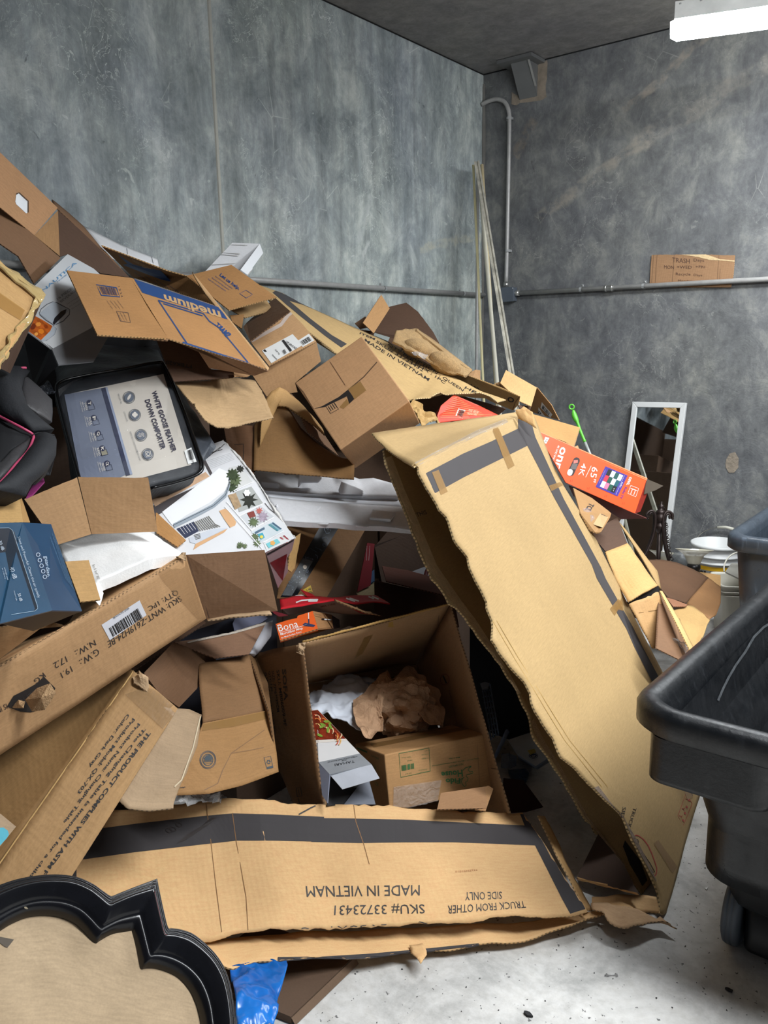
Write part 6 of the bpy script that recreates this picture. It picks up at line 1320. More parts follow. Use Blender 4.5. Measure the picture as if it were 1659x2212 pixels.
blob(E6(820,740), 13, GP2, 22, .55); blob(E6(870,640), 9, plain('B8645A', .4, name='flower_print'), 16, .6); blob(E6(900,690), 14, plain('A89AA8', .4, var=.4, sc=80, name='flower_print2'), 20, .6)
for k, m in enumerate(('4E8A94', '7FA6B4', '3E5A72')): decal(f, 'book_print', [E6(950 + k * 16, 765 - k * 8), E6(962 + k * 16, 759 - k * 8), E6(1045 + k * 14, 815 - k * 7), E6(1030 + k * 14, 822 - k * 7)], ink(m), t, off=.002)
decal(f, 'photo_print', [E6(830,830), E6(915,785), E6(920,805), E6(835,850)], ink('4C6378'), t, off=.002)
decal(f, 'photo_print', [E6(855,850), E6(900,835), E6(920,880), E6(885,900)], ink('3F9AAE'), t, off=.002); blob(E6(890,875), 4, plain('D9C44A', .5, name='sun_print'), 10, .2, off=.0026)
decal(f, 'photo_print', [E6(930,935), E6(1030,890), E6(1060,925), E6(955,975)], ink('74BDC4'), t, off=.002); blob(E6(990,930), 6, plain('D9A35A', .5, name='sun_print2'), 10, .3, off=.0026)
for k, m in enumerate(('9A3A44', 'C9C4C0', '8C2F3A')): decal(f, 'book_print', [E6(1050 + k * 16, 880 - k * 8), E6(1062 + k * 16, 874 - k * 8), E6(1125 + k * 12, 915 - k * 7), E6(1112 + k * 12, 922 - k * 7)], ink(m), t, off=.002)
for q in ((835,870,9), (850,930,10), (700,945,8), (740,955,7), (690,960,6)): blob(E6(q[0], q[1]), q[2], GP2, 18, .6)
BR2 = ink('3A3432')
for q in (((370,150), (430,130), (500,100), (560,40)), ((400,170), (460,120), (520,70)), ((380,130), (470,110), (540,90)), ((800,300), (860,380), (940,480)), ((920,570), (960,620), (1010,660))): line(f, 'branch_print', [E6(*x) for x in q], 1.2, BR2, t, off=.002)
for k in range(6): line(f, 'blind_print', [E6(400 + k * 8, 195 + k * 13), E6(620 + k * 6, 120 + k * 11)], .8, SHF, t, off=.0014)
g = panel(t, 'end_panel', [O, bl, P(*E6(1040,1330,2.60)), E6(1130,1180), E6(1120,1060), E6(1165,990)], plain('8C7578', .5, name='mauve_card'))
poly(g, 'red_print', [E6(*q) for q in ((965,1100), (1120,1020), (1135,1180), (1080,1260), (1030,1330))], plain('5A0F16', .4, var=.5, sc=30, name='dark_red_print'), t, off=.001)
poly(g, 'black_print', [E6(*q) for q in ((935,1020), (1180,890), (1175,905), (945,1035))], BLK, t, off=.0012)
coons(t, 'torn_edge', [E6(545,0,2.77), E6(700,150,2.72), E6(850,350,2.66), E6(1000,600,2.59), E6(1190,878,2.53)], [E6(1190,878,2.53), E6(1195,885,2.53)], [E6(550,15,2.76), E6(720,200,2.70), E6(880,420,2.64), E6(1020,650,2.57), E6(1195,885,2.53)], [E6(545,0,2.77), E6(550,15,2.76)], plain('D5D2CE', .7, bump=.5, sc=40, name='torn_paper'), 50, 3, th=.004, amp=.006, fr=40, rag='t', ra=.003)
o = panel(None, 'torn_cardboard', [E6(1200,870,2.72), E6(1245,835,2.75), E6(1190,1150,2.68), E6(1160,1185), E6(1125,1160), E6(1150,1000)], kraft('B5905C'), rag='all', ra=.003); tag(o, 'ripped tan cardboard corner sticking up right of the picture carton', 'cardboard')
# ---- moulded foam tray
t = thing('foam_tray', 'long moulded white foam tray with notches across the dark middle hollow', 'foam tray')
FT = plain('E3E3E6', .75, var=.04, sc=60, bump=.15, name='styrofoam_grey')
k5 = lambda x, y, d: P(*K5(x, y, d))
tp = [(135,60), (150,40), (300,62), (320,72), (385,70), (405,50), (530,65), (600,85), (640,65), (720,80), (760,95), (850,90), (960,120)]
coons(t, 'upper_wall', [k5(x, y, 3.05) for x, y in tp], [k5(960,120,3.05), k5(1000,200,2.98)], [k5(185,165,2.92), k5(400,182,2.93), k5(700,200,2.95), k5(1000,205,2.97)], [k5(135,60,3.05), k5(185,165,2.92)], FT, 60, 6, th=.02)
coons(t, 'channel', [k5(185,165,2.96), k5(400,182,2.97), k5(700,200,2.99), k5(1000,212,3.0)], [k5(1000,212,3.0), k5(1030,262,2.95)], [k5(215,200,2.88), k5(450,228,2.89), k5(700,245,2.90), k5(1030,265,2.92)], [k5(185,165,2.96), k5(215,200,2.88)], plain('D5D7DD', .75, name='foam_recess'), 30, 3, th=.02)
coons(t, 'lower_wall', [k5(212,200,2.86), k5(450,226,2.87), k5(700,243,2.88), k5(1030,262,2.90)], [k5(1030,262,2.90), k5(1060,330,2.84), k5(1085,400,2.80)], [k5(310,345,2.72), k5(450,355,2.73), k5(640,362,2.74), k5(740,375,2.75), k5(900,380,2.76), k5(1085,402,2.78)], [k5(212,200,2.86), k5(310,345,2.72)], FT, 40, 8, th=.02, amp=.001)
def slabq(par, nm, q, d, mat, push=.02, dz=None):
    a = [P(*K5(x, y, d if not dz else d + dz[i])) for i, (x, y) in enumerate(q)]
    n = (a[1] - a[0]).cross(a[2] - a[0]).normalized(); n = n if n.dot(CAM - a[0]) > 0 else -n
    m = len(a); fr_2 = [p + n * push for p in a]
    return bevel(mesh(nm, fr_2 + a, [list(range(m)), list(range(2 * m - 1, m - 1, -1))] + [[i, m + i, m + (i + 1) % m, (i + 1) % m] for i in range(m)], mat, par=par), .004)
for q in ([(400,150), (420,120), (520,120), (545,90), (470,50), (410,55)], [(640,165), (660,110), (740,140), (790,165), (790,190), (650,190)], [(180,110), (290,120), (290,160), (195,155)]): slabq(t, 'moulded_block', q, 2.97, FT, .03)
for q in ([(380,260), (540,270), (500,325), (350,315)], [(620,305), (720,318), (700,345), (580,335)], [(840,290), (980,310), (950,355), (820,345)], [(270,255), (315,262), (290,300), (262,270)]): slabq(t, 'moulded_panel', q, 2.80, FT, .012, [.04, .04, 0, 0] if len(q) == 4 else None)
for q in ([(318,345), (350,348), (345,358), (325,357)], [(490,352), (585,360), (575,372), (500,368)], [(735,370), (825,376), (815,390), (742,384)], [(975,380), (1085,398), (1080,412), (980,396)]): slabq(t, 'foot_notch', q, 2.75, FT, .01)
# ---- taped carton with black printed tape
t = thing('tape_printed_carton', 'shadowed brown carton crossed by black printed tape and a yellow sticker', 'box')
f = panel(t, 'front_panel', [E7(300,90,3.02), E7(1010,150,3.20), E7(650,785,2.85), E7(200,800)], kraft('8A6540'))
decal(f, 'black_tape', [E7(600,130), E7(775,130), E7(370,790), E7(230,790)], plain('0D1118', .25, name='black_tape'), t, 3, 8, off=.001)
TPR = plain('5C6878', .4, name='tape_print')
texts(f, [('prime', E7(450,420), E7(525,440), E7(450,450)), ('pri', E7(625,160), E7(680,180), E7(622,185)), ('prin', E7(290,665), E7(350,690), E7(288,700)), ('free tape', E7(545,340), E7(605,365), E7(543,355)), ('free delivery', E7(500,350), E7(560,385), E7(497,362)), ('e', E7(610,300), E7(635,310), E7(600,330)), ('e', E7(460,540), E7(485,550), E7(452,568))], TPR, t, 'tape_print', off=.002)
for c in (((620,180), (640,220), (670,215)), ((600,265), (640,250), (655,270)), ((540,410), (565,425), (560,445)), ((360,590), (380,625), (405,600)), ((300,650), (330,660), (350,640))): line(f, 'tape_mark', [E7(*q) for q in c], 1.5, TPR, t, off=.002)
decal(f, 'tape_glare', [E7(430,440), E7(520,470), E7(330,780), E7(240,775)], clearfilm('grey_glare', '8D9296', .5, .15), t, 4, 10, off=.003)  # grey see-through strip paints the shine on the black tape
poly(f, 'tape_mark', disc(E7(447,522), 4.5, 12), plain('D6C9B8', .5, name='tape_icon'), t, off=.0035)
decal(f, 'yellow_sticker', [E7(430,725), E7(500,683), E7(518,740), E7(455,772)], plain('D6B21E', .5, name='yellow_sticker'), t, off=.001)
texts(f, [('1 42', E7(462,722), E7(500,703), E7(468,740)), ('800', E7(470,748), E7(508,730), E7(474,762))], BLK, t, 'sticker_print', off=.002, bold=.02)
# ---- dark hollow things
o = panel(None, 'red_carton', [E7(1010,300,3.15), E7(1075,310,3.17), E7(1040,680,3.0), E7(920,740)], plain('6A0C18', .95, name='deep_red_card')); tag(o, 'narrow dark red carton side standing in the hollow under the foam tray', 'box')
for q in (((1005,330), (1000,460)), ((1030,330), (1022,462))): line(o, 'printed_rule', [E7(*x) for x in q], .8, plain('7A3A3C', .5, name='rule_pink'), o)
o = panel(None, 'blue_carton', [E7(1045,560,3.12), E7(1072,540,3.14), E7(1075,640,3.05), E7(1030,670)], ink('1D4468')); tag(o, 'sliver of blue carton beside the dark red carton in the hollow', 'box')
o = panel(None, 'cardboard_piece', [E7(910,745,2.95), E7(1070,640,3.08), E7(1075,790,2.9), E7(940,790)], kraft('9A8C6C')); tag(o, 'greenish grey cardboard piece below the dark red carton', 'cardboard')
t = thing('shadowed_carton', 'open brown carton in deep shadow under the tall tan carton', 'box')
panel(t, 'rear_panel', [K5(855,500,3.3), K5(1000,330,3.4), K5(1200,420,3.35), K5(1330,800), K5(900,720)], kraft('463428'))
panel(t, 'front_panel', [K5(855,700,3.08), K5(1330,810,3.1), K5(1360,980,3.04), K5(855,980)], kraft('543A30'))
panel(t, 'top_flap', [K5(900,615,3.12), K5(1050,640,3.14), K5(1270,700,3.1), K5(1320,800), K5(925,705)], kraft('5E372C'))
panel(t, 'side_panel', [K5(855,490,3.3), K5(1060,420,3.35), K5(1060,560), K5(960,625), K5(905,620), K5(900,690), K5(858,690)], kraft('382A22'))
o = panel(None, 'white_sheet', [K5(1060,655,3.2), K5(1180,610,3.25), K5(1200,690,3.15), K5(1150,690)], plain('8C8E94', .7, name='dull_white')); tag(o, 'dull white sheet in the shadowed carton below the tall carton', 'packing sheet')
tube(o, 'red_handle', bez([K5(1155,690,3.12), K5(1170,640,3.15), K5(1200,615,3.16), K5(1230,650,3.15), K5(1240,690,3.1)], 4), .008, ink('5A1518'), 8)
# ---- red flattened printed carton
t = thing('red_carton', 'flattened bright red printed carton lying over the sofa carton rim', 'box')
RD = plain('C21D2A', .38, var=.05, name='red_card')
f = coons(t, 'top_panel', [E7(225,800,2.62), E7(400,775,2.68), E7(560,778,2.72), E7(700,785,2.75), E7(900,778,2.80), E7(1085,772,2.84)], [E7(1085,772,2.84), E7(1160,810,2.80), E7(1215,840,2.76)], [E7(235,885,2.57), E7(420,860,2.60), E7(700,805,2.66), E7(900,845,2.68), E7(1050,832,2.73), E7(1215,840,2.76)], [E7(225,800,2.62), E7(235,885,2.50)], RD, 30, 6, amp=.004, fr=10, rag='t', ra=.002)
g = coons(t, 'side_panel', [E7(235,885,2.57), E7(420,862,2.60), E7(720,805,2.66)], [E7(720,805,2.66), E7(850,860,2.68), E7(1000,925,2.70), E7(1100,950,2.72)], [E7(300,945,2.62), E7(600,918,2.70), E7(800,940,2.72), E7(1100,950,2.72)], [E7(235,885,2.57), E7(300,945,2.62)], plain('A69390', .5, var=.1, name='worn_white_card'), 24, 8)
strip(g, 'red_edge', [E7(730,830), E7(830,870), E7(950,930), E7(1080,950)], [E7(790,820), E7(900,880), E7(1010,930), E7(1098,950)], RD, t, off=.001)
coons(t, 'corrugated_edge', [E7(715,803,2.61), E7(850,855,2.60), E7(1000,920,2.60)], [E7(1000,920,2.60), E7(1140,955,2.62)], [E7(725,818,2.60), E7(850,872,2.59), E7(980,925,2.59), E7(1140,960,2.61)], [E7(715,803,2.61), E7(725,818,2.60)], kraft('8C6A48'), 30, 2, rag='t', ra=.002)
panel(t, 'red_spike', [E7(410,715,2.70), E7(520,762,2.72), E7(545,782,2.71), E7(470,778)], RD, th=.002)
panel(t, 'under_panel', [E7(150,905,2.48), E7(300,948,2.46), E7(220,960,2.46), E7(170,930)], ink('6A0F1C'))
for c in (((370,838), (420,820), (500,812), (570,812), (560,825), (480,826)), ((820,800), (900,828)), ((850,798), (935,826)), ((1020,785), (1070,805)), ((1050,782), (1110,808)), ((330,775), (400,770), (440,774))): line(f, 'printed_mark', [E7(*q) for q in c], 3, WHT, t, off=.001)
texts(g, [('MIA 115G', E7(590,865), E7(720,838), E7(592,880))], ink('7A4A48'), t, 'lettering', bold=.03)
# ---- mop carton
t = thing('mop_carton', 'small orange mop carton with white lettering above the sofa carton', 'box')
a, b, c, d = P(*E7(188,1028,2.50)), P(*E7(520,912,2.56)), P(*E7(570,1080,2.50)), P(*E7(232,1186,2.44))
OM = plain('D95A1E', .4, var=.03, name='mop_orange'); f = panel(t, 'end_panel', [E7(188,1028,2.50), E7(300,992), E7(380,975), E7(386,955), E7(520,912,2.56), E7(570,1080,2.50), E7(232,1186)], OM)
g = panel(t, 'side_panel', [E7(522,912,2.56), E7(690,945,2.74), E7(705,1068,2.68), E7(571,1080,2.50)], kraft('A0764E'))
panel(t, 'front_edge', [E7(232,1186,2.44), E7(570,1080,2.50), E7(690,1068,2.66), E7(560,1110)], kraft('8A6038'))
panel(t, 'dark_end', [E7(690,948,2.74), E7(760,990,2.80), E7(765,1060,2.76), E7(705,1070,2.68)], ink('2A1410'))
texts(f, [('Bona', E7(202,1040), E7(378,995), E7(218,1100))], WHT, t, 'lettering', off=.001, bold=.0)
texts(f, [('Microfiber Mop', E7(228,1112), E7(426,1055), E7(236,1140)), ('for Multi-Surface Floors', E7(236,1148), E7(416,1092), E7(240,1162))], WHT, t, 'lettering', off=.001, bold=.01)
line(f, 'printed_rule', [E7(222,1108), E7(425,1050), E7(548,998)], .8, WHT, t, off=.001)
poly(f, 'mop_print', [E7(*q) for q in ((430,1035), (452,1018), (545,1040), (530,1056), (440,1048))], ink('20284E'), t, off=.001)
line(f, 'mop_print', [E7(487,1030), E7(484,985)], 2.4, ink('20284E'), t, off=.0012); line(f, 'mop_print', [E7(484,985), E7(482,928)], 1.6, WHT, t, off=.0012)
texts(g, [('Microfiber', E7(540,935), E7(600,942), E7(540,945)), ('MultiMop', E7(542,955), E7(605,963), E7(542,965))], ink('6A5038'), t, 'small_print')
line(g, 'mop_print', [E7(605,985), E7(685,992)], 2.5, WHT, t, off=.001); line(g, 'mop_print', [E7(600,984), E7(622,986)], 3, BLK, t, off=.0014)
# ---- sofa carton
t = thing('sofa_carton', 'big open brown sofa carton holding paper and small boxes at the centre', 'box')
O, A, I1, I2 = P(654,1389,2.40), P(972,1307,2.74), P(664,1478,2.86), P(901,1435,3.12)
SK = kraft('A88560', wrinkle=.2, stain=.1); S2 = kraft('A07E5A', wrinkle=.3)
fw_ = coons(t, 'far_wall', [O, P(800,1352,2.56), A], [A, I2], [I1, P(790,1455,2.98), I2], [O, I1], SK, 20, 8, amp=.004, fr=6)
rw = coons(t, 'right_wall', [I2, A], [A, P(1040,1540,2.55), P(1100,1757,2.42)], [P(1010,1760,2.85), P(1100,1757,2.42)], [I2, P(960,1600,2.98), P(1010,1760,2.85)], kraft('A88460', wrinkle=.2), 10, 20, amp=.004, fr=6)
panel(t, 'floor_panel', [I1, I2, P(1010,1760,2.85), P(700,1760,2.62)][:3] + [P(1010,1760,2.85)], S2) if 0 else coons(t, 'floor_panel', [I1, I2], [I2, P(1010,1760,2.85)], [P(690,1800,2.55), P(1010,1800,2.85)], [I1, P(690,1800,2.55)], S2, 10, 10)
sf = coons(t, 'side_flap', [K6(395,240,2.62), K6(500,210,2.52), K6(632,188,2.40)], [K6(632,188,2.40), K6(660,450,2.36), K6(725,905,2.30)], [K6(590,905,2.42), K6(660,905,2.36), K6(725,905,2.30)], [K6(395,240,2.62), K6(420,380,2.60), K6(480,520,2.56), K6(500,700,2.50), K6(590,905,2.42)], kraft('7A5A3C', wrinkle=.3, stain=.25), 12, 24, amp=.004, fr=7)
coons(t, 'taped_corner', [K6(600,190,2.40), K6(640,180,2.39)], [K6(640,180,2.39), K6(632,240,2.38)], [K6(600,225,2.39), K6(632,240,2.38)], [K6(600,190,2.40), K6(600,225,2.39)], BT, 8, 8, amp=.015, fr=50, smooth=False)
coons(t, 'rim_edge', [O + Vc((0,0,.006)), A + Vc((0,0,.006))], [A + Vc((0,0,.006)), A], [O, A], [O + Vc((0,0,.006)), O], kraft('B08A50'), 20, 1, rag='t', ra=.002)
decal(fw_, 'tape_strip', [K6(905,160), K6(945,145), K6(900,230), K6(860,255)], TAPE, t, 2, 2, off=.001)
decal(fw_, 'tape_tab', [E7(1170,985), E7(1272,958), E7(1240,1048), E7(1190,1045)], kraft('A5813F'), t, 1, 1, off=.004)
panel(t, 'inner_flap', [K6(755,330,2.92), K6(900,275,3.02), K6(1105,282,3.06), K6(1060,330), K6(800,360)], kraft('8B6A4C'), rag=(0,1), ra=.003)
texts(sf, [('SOFA', K6(556,300), K6(566,442), K6(538,302), K6(548,443))], INKD, t, 'lettering', off=.001, bold=.03)
texts(sf, [('SKU: MB06009-9F', K6(526,305), K6(560,556), K6(513,307), K6(547,558)), ('SIZE: 77*67*39CM', K6(502,308), K6(528,492), K6(491,310), K6(517,494)), ('QTY: 1 pc', K6(486,310), K6(500,400), K6(475,312), K6(489,402)), ('G.W. 25.8KG N.W. 23 KG', K6(470,315), K6(512,590), K6(459,317), K6(501,592)), ('P.O. AMSTERDAM', K6(455,318), K6(470,440), K6(444,320), K6(460,442))], INKD, t, 'lettering', off=.001, bold=.01)
line(sf, 'printed_frame', [K6(602,835), K6(622,832), K6(628,870), K6(607,873)], 1.4, INKD, t, closed=True); line(sf, 'printed_frame', [K6(612,840), K6(616,865)], 1, INKD, t)
line(sf, 'printed_frame', [K6(610,880), K6(618,905)], 1.4, INKD, t)
line(rw, 'red_symbol', disc(K6(1268,348), 9.5, 20, 0, 1.25), 1.2, ink('7A3A30'), t, off=.001, closed=True); line(rw, 'red_symbol', [K6(1260,330), K6(1276,365)], 3, INKD, t, off=.0012)
texts(rw, [('PLEASE DO NOT USE KNIFE', K6(1292,395), K6(1325,545), K6(1285,397))], ink('7A3A30'), t, 'lettering', off=.001)
line(rw, 'crease', [K6(1475,745), K6(1500,750), K6(1525,742)], 1.6, ink('5A4028'), t, off=.001)
line(fw_, 'crease', [K6(1240,60), K6(1230,150), K6(1180,220)], 1.4, ink('6A4E32'), t, off=.001)
# ---- contents
def e8(x, y, d): return P(*E8(x, y, d))
WF2 = clearfilm('white_foam_wrap', 'BFC6D6', .8, .5)
o = coons(None, 'foam_wrap', [e8(60,320,2.78), e8(180,220,2.86), e8(300,165,2.9), e8(470,150,2.94), e8(600,160,2.96), e8(640,150,2.98)], [e8(640,150,2.98), e8(600,300,2.82), e8(560,420,2.72), e8(500,600,2.6)], [e8(80,430,2.66), e8(200,520,2.60), e8(330,600,2.56), e8(430,680,2.52), e8(500,700,2.52)], [e8(60,320,2.78), e8(80,430,2.66)], plain('D5DAE4', .75, var=.06, sc=12, name='foam_wrap'), 46, 36, th=.002, amp=.022, fr=9, ridge=.012)
tag(o, 'white foam wrapping sheet bundled in the left of the sofa carton', 'packing foam')
o = coons(None, 'foam_wrap', [e8(500,190,2.92), e8(600,150,2.97), e8(640,150,2.98), e8(800,200,2.94), e8(900,220,2.9)], [e8(900,220,2.9), e8(930,320,2.8)], [e8(560,260,2.84), e8(740,280,2.82), e8(930,320,2.8)], [e8(500,190,2.92), e8(560,260,2.84)], plain('8FA0BE', .75, var=.06, sc=12, name='foam_wrap_blue'), 24, 12, th=.002, amp=.015, fr=12)
tag(o, 'bluish foam wrap showing behind the crumpled kraft paper', 'packing foam')
KP = plain('C19A78', .8, var=.08, sc=14, bump=.7, name='kraft_paper')
def crumple(lab, c, R, seed, top, flat=.75, par=None, name='kraft_paper', dep=None):
    bm = bmesh.new(); bmesh.ops.create_icosphere(bm, subdivisions=5, radius=1.0); off = Vc((seed * 3.1, seed * 1.7, seed))
    ce = P(*c)
    n = (CAM - ce).normalized(); s = Vc((0, 0, 1)).cross(n).normalized(); w = n.cross(s)
    for v in bm.verts:
        p = v.co.copy(); q = p + off
        r = 1 + .16 * noise.noise(q * 1.3)
        d1 = noise.voronoi(q * 2.2)[0]; d2 = noise.voronoi(q * 5.0)[0]
        r += .26 * (d1[1] - d1[0]) + .10 * (d2[1] - d2[0]) - .15 - .10 * abs(noise.noise(q * 3.3))
        if flat and abs(math.hypot(p.x + .1, p.y + .25)) < .32 and p.z > 0: r -= .38 * (1 - math.hypot(p.x + .1, p.y + .25) / .32)   # hollow
        p = p * r
        v.co = ce + s * p.x * R[0] + w * p.y * R[1] + n * p.z * R[2]
    vs = [v.co.copy() for v in bm.verts]; fs = [[v.index for v in f.verts] for f in bm.faces]; bm.free()
    o = mesh(name, vs, fs, KP, None, None, par, False)
    if lab: tag(o, lab, 'packing paper')
    return o
crumple('crumpled brown kraft paper ball bulging in the middle of the sofa carton', E8(810,400,2.76), (.125, .105, .09), 3, 0)
o = coons(None, 'kraft_paper', [e8(420,350,2.70), e8(480,280,2.74), e8(600,190,2.82), e8(690,95,2.90), e8(740,230,2.86)], [e8(740,230,2.86), e8(660,300,2.72), e8(640,420,2.62)], [e8(490,600,2.50), e8(560,650,2.48), e8(640,590,2.52), e8(640,420,2.62)], [e8(420,350,2.70), e8(415,430,2.64), e8(440,530,2.56), e8(490,600,2.50)], KP, 26, 26, th=.0015, amp=.02, fr=9, ridge=.01, smooth=False)
tag(o, 'creased kraft paper sheet folded up left of the crumpled paper ball', 'packing paper')
o = coons(None, 'kraft_paper', [e8(730,170,2.90), e8(860,80,2.98), e8(930,130,2.95), e8(1010,220,2.90)], [e8(1010,220,2.90), e8(1110,330,2.82), e8(1138,460,2.74), e8(1130,560,2.68)], [e8(940,420,2.68), e8(1000,500,2.66), e8(1130,560,2.68)], [e8(730,170,2.90), e8(880,230,2.86), e8(940,420,2.68)], KP, 26, 24, th=.0015, amp=.02, fr=8, ridge=.01, smooth=False)
tag(o, 'creased kraft paper curling round the right side of the paper ball', 'packing paper')
# ---- fido carton
t = thing('green_print_carton', 'small brown carton with green dog house print lying in the sofa carton', 'box')
O = P(830,1630,2.42); fs_ = 2.42 / 2.35
cb = Cub(O, P(1053,1585,2.498 * fs_), P(767,1606,2.547 * fs_), P(842,1755,2.338 * fs_)); f = cb.body(t, 'box_body', kraft('AC8357', flute=.12, wrinkle=.2), bv=.004)
decal(f, 'tape_strip', [E8(545,690), E8(1290,555), E8(1360,570), E8(580,720)], tape_mat('8E6A3C', .3, .6, 'dark_tape'), t, 6, 1, off=.001)
GI = ink('35693A')
texts(f, [('House.', E8(1300,968), E8(1108,1008) if 0 else E8(1110,955), E8(1295,880), E8(1108,925))] if 0 else [('House', E8(1290,950), E8(1120,955), E8(1285,893), E8(1115,912))], GI, t, 'lettering', off=.001, bold=.03)
texts(f, [('Fido', E8(1270,1005), E8(1155,1008), E8(1265,960), E8(1150,965))], GI, t, 'lettering', off=.001, bold=.03)
texts(f, [('FIDO BAGGIES', E8(1292,855), E8(1178,882), E8(1290,840), E8(1176,866)), ('Order NOW! 1-800-421-3000 or fidopetsolutions.com', E8(1415,808), E8(1045,870), E8(1413,795), E8(1043,858)), ('Made in China', E8(1265,802), E8(1178,815), E8(1263,790), E8(1176,803))], GI, t, 'fine_print', off=.001, bold=.005)
for c in (((1290,960), (1275,990), (1285,1010), (1300,1030), (1315,1020), (1310,990), (1325,985), (1330,960), (1315,950), (1318,935), (1345,930), (1370,920), (1365,908), (1345,912), (1330,895), (1340,880), (1355,870)), ((1290,900), (1310,880), (1340,872), (1355,866)), ((1262,985), (1280,965), (1300,955))): line(f, 'dog_print', [E8(*q) for q in c], 1.4, GI, t, off=.001)
line(f, 'printed_frame', [E8(*q) for q in ((780,765), (1020,722), (1030,905), (795,955))], 1.2, GI, t, off=.001, closed=True)
barcode(f, [E8(800,860), E8(898,842), E8(900,885), E8(802,905)], GI, t, 16)
for (x, y, w, s) in ((985,742,40,'Bag qty 6'), (960,775,55,'For Fido House'), (960,805,55,'For Baggies'), (800,797,75,'Carton 12 boxes'), (845,822,40,'Net wt'), (935,895,70,'Distributed by'), (830,925,50,'Item no 4'), (945,912,70,'Made for pets')): texts(f, [(s, E8(x + w, y), E8(x, y + 8), E8(x + w, y - 9), E8(x, y - 1))], GI, t, 'fine_print', off=.001)
decal(f, 'green_band', [E8(445,715), E8(530,748), E8(530,762), E8(448,728)], GI, t, 1, 1, off=.001)
texts(f, [('BAGS', E8(600,870), E8(560,840), E8(600,900), E8(562,870)), ('REFILL', E8(620,800), E8(555,770), E8(620,815), E8(558,785)), ('FIDO', E8(618,1000), E8(590,985), E8(618,1030), E8(592,1012))], GI, t, 'fine_print', off=.001)
decal(f, 'clear_tape', [E8(735,1030), E8(1115,975), E8(1075,1200), E8(730,1190)], clearfilm('shiny_tape', 'C9C2BC', .3, .05), t, 14, 8, off=.004)
panel(t, 'bottom_flap', [E8(1115,1080,2.37), E8(1490,1025,2.44), E8(1480,1200,2.36), E8(1085,1210)], kraft('9B7553'))
panel(t, 'corner_flap', [E8(1490,1020,2.44), E8(1532,1045,2.43), E8(1470,1225,2.35), E8(1385,1210), E8(1440,1060)], kraft('A47C55'))
line(f, 'seam', [E8(1400,625), E8(1415,900), E8(1425,1030)], 1, ink('8A6846'), t, off=.001)
# ---- knife block carton
t = thing('knife_set_carton', 'white and grey open carton with food photo at the left in the sofa carton', 'box')
f = panel(t, 'front_panel', [E8(65,425,2.62), E8(130,412,2.63), E8(470,765,2.42), E8(140,835,2.36), E8(118,740)], plain('D9D7D6', .3, var=.02, name='gloss_white_card'))
g = panel(t, 'grey_band', [E8(140,836), E8(470,766), E8(562,852), E8(228,930)], plain('8F9296', .35, name='grey_card2'), plane=plane_of(E8(65,425,2.62), E8(470,765,2.42), E8(140,835,2.36)))
h = panel(t, 'top_flap', [E8(228,932,2.32), E8(563,853,2.37), E8(627,963,2.32), E8(330,1050)], plain('B5B8C0', .35, name='pale_grey_card'), th=.001)
texts(g, [('TAHARI', E8(430,838), E8(272,868), E8(426,820), E8(268,850)), ('HOME', E8(365,822), E8(325,830), E8(364,814), E8(324,822)), ('14 PIECE ACACIA KNIFE BLOCK SET', E8(450,795), E8(212,842), E8(448,785), E8(210,832))], plain('33363A', .5, name='dark_print'), t, 'lettering', off=.001)
FD = plain('7E2C18', .35, var=.5, sc=50, name='food_print')
decal(f, 'food_plate', [E8(72,426), E8(136,418), E8(372,664), E8(112,686)], plain('E2D9CF', .3, name='plate_print'), t, 8, 8, off=.0008)
decal(f, 'food_print', [E8(73,430), E8(134,422), E8(356,650), E8(112,662)], FD, t, 8, 8, off=.0018)
rn = random.Random(4)
for k in range(26):
    cx, cy = [(90 + 9 * k, 450 + 8.4 * k)][0]; cx += rn.uniform(-30, 20); cy += rn.uniform(-25, 55)
    if cy < 440 or cx < 95: continue
    m = ['C9543A', 'E0B070', '8A1F14', 'D97A3A', '5A1A10', 'E6C9A0'][k % 6]
    line(f, 'food_slice', disc(E8(cx, cy), 7, 8, 30 + k * 3, .7, 180, 340), 2.2, plain(m, .3, name='slice'), t, off=.0034)
for c in ((205,520,0), (235,560,60), (170,560,150), (215,585,100), (150,630,20), (240,530,320), (175,545,200)): poly(f, 'leaf_print', disc(E8(c[0], c[1]), 7, 8, c[2], .4), plain('7C9A3C', .4, name='leaf_green'), t, off=.0044)
panel(t, 'side_panel', [E8(140,838,2.36), E8(228,932,2.31), E8(210,1160,2.26), E8(170,1100)], plain('7C8090', .5, name='slate_card'))
panel(t, 'inner_panel', [E8(230,935,2.36), E8(545,960,2.44), E8(540,1180,2.38), E8(210,1180)], plain('0B0C10', .6, name='black_inner'))
panel(t, 'inner_flap', [E8(460,1020,2.38), E8(545,985,2.40), E8(595,1170,2.34), E8(340,1175,2.32)], plain('666A74', .5, name='grey_inner'))
poly(t.children[-1], 'label_strip', [E8(*q) for q in ((545,1060), (560,1060), (590,1165), (575,1165))], WHT, t)
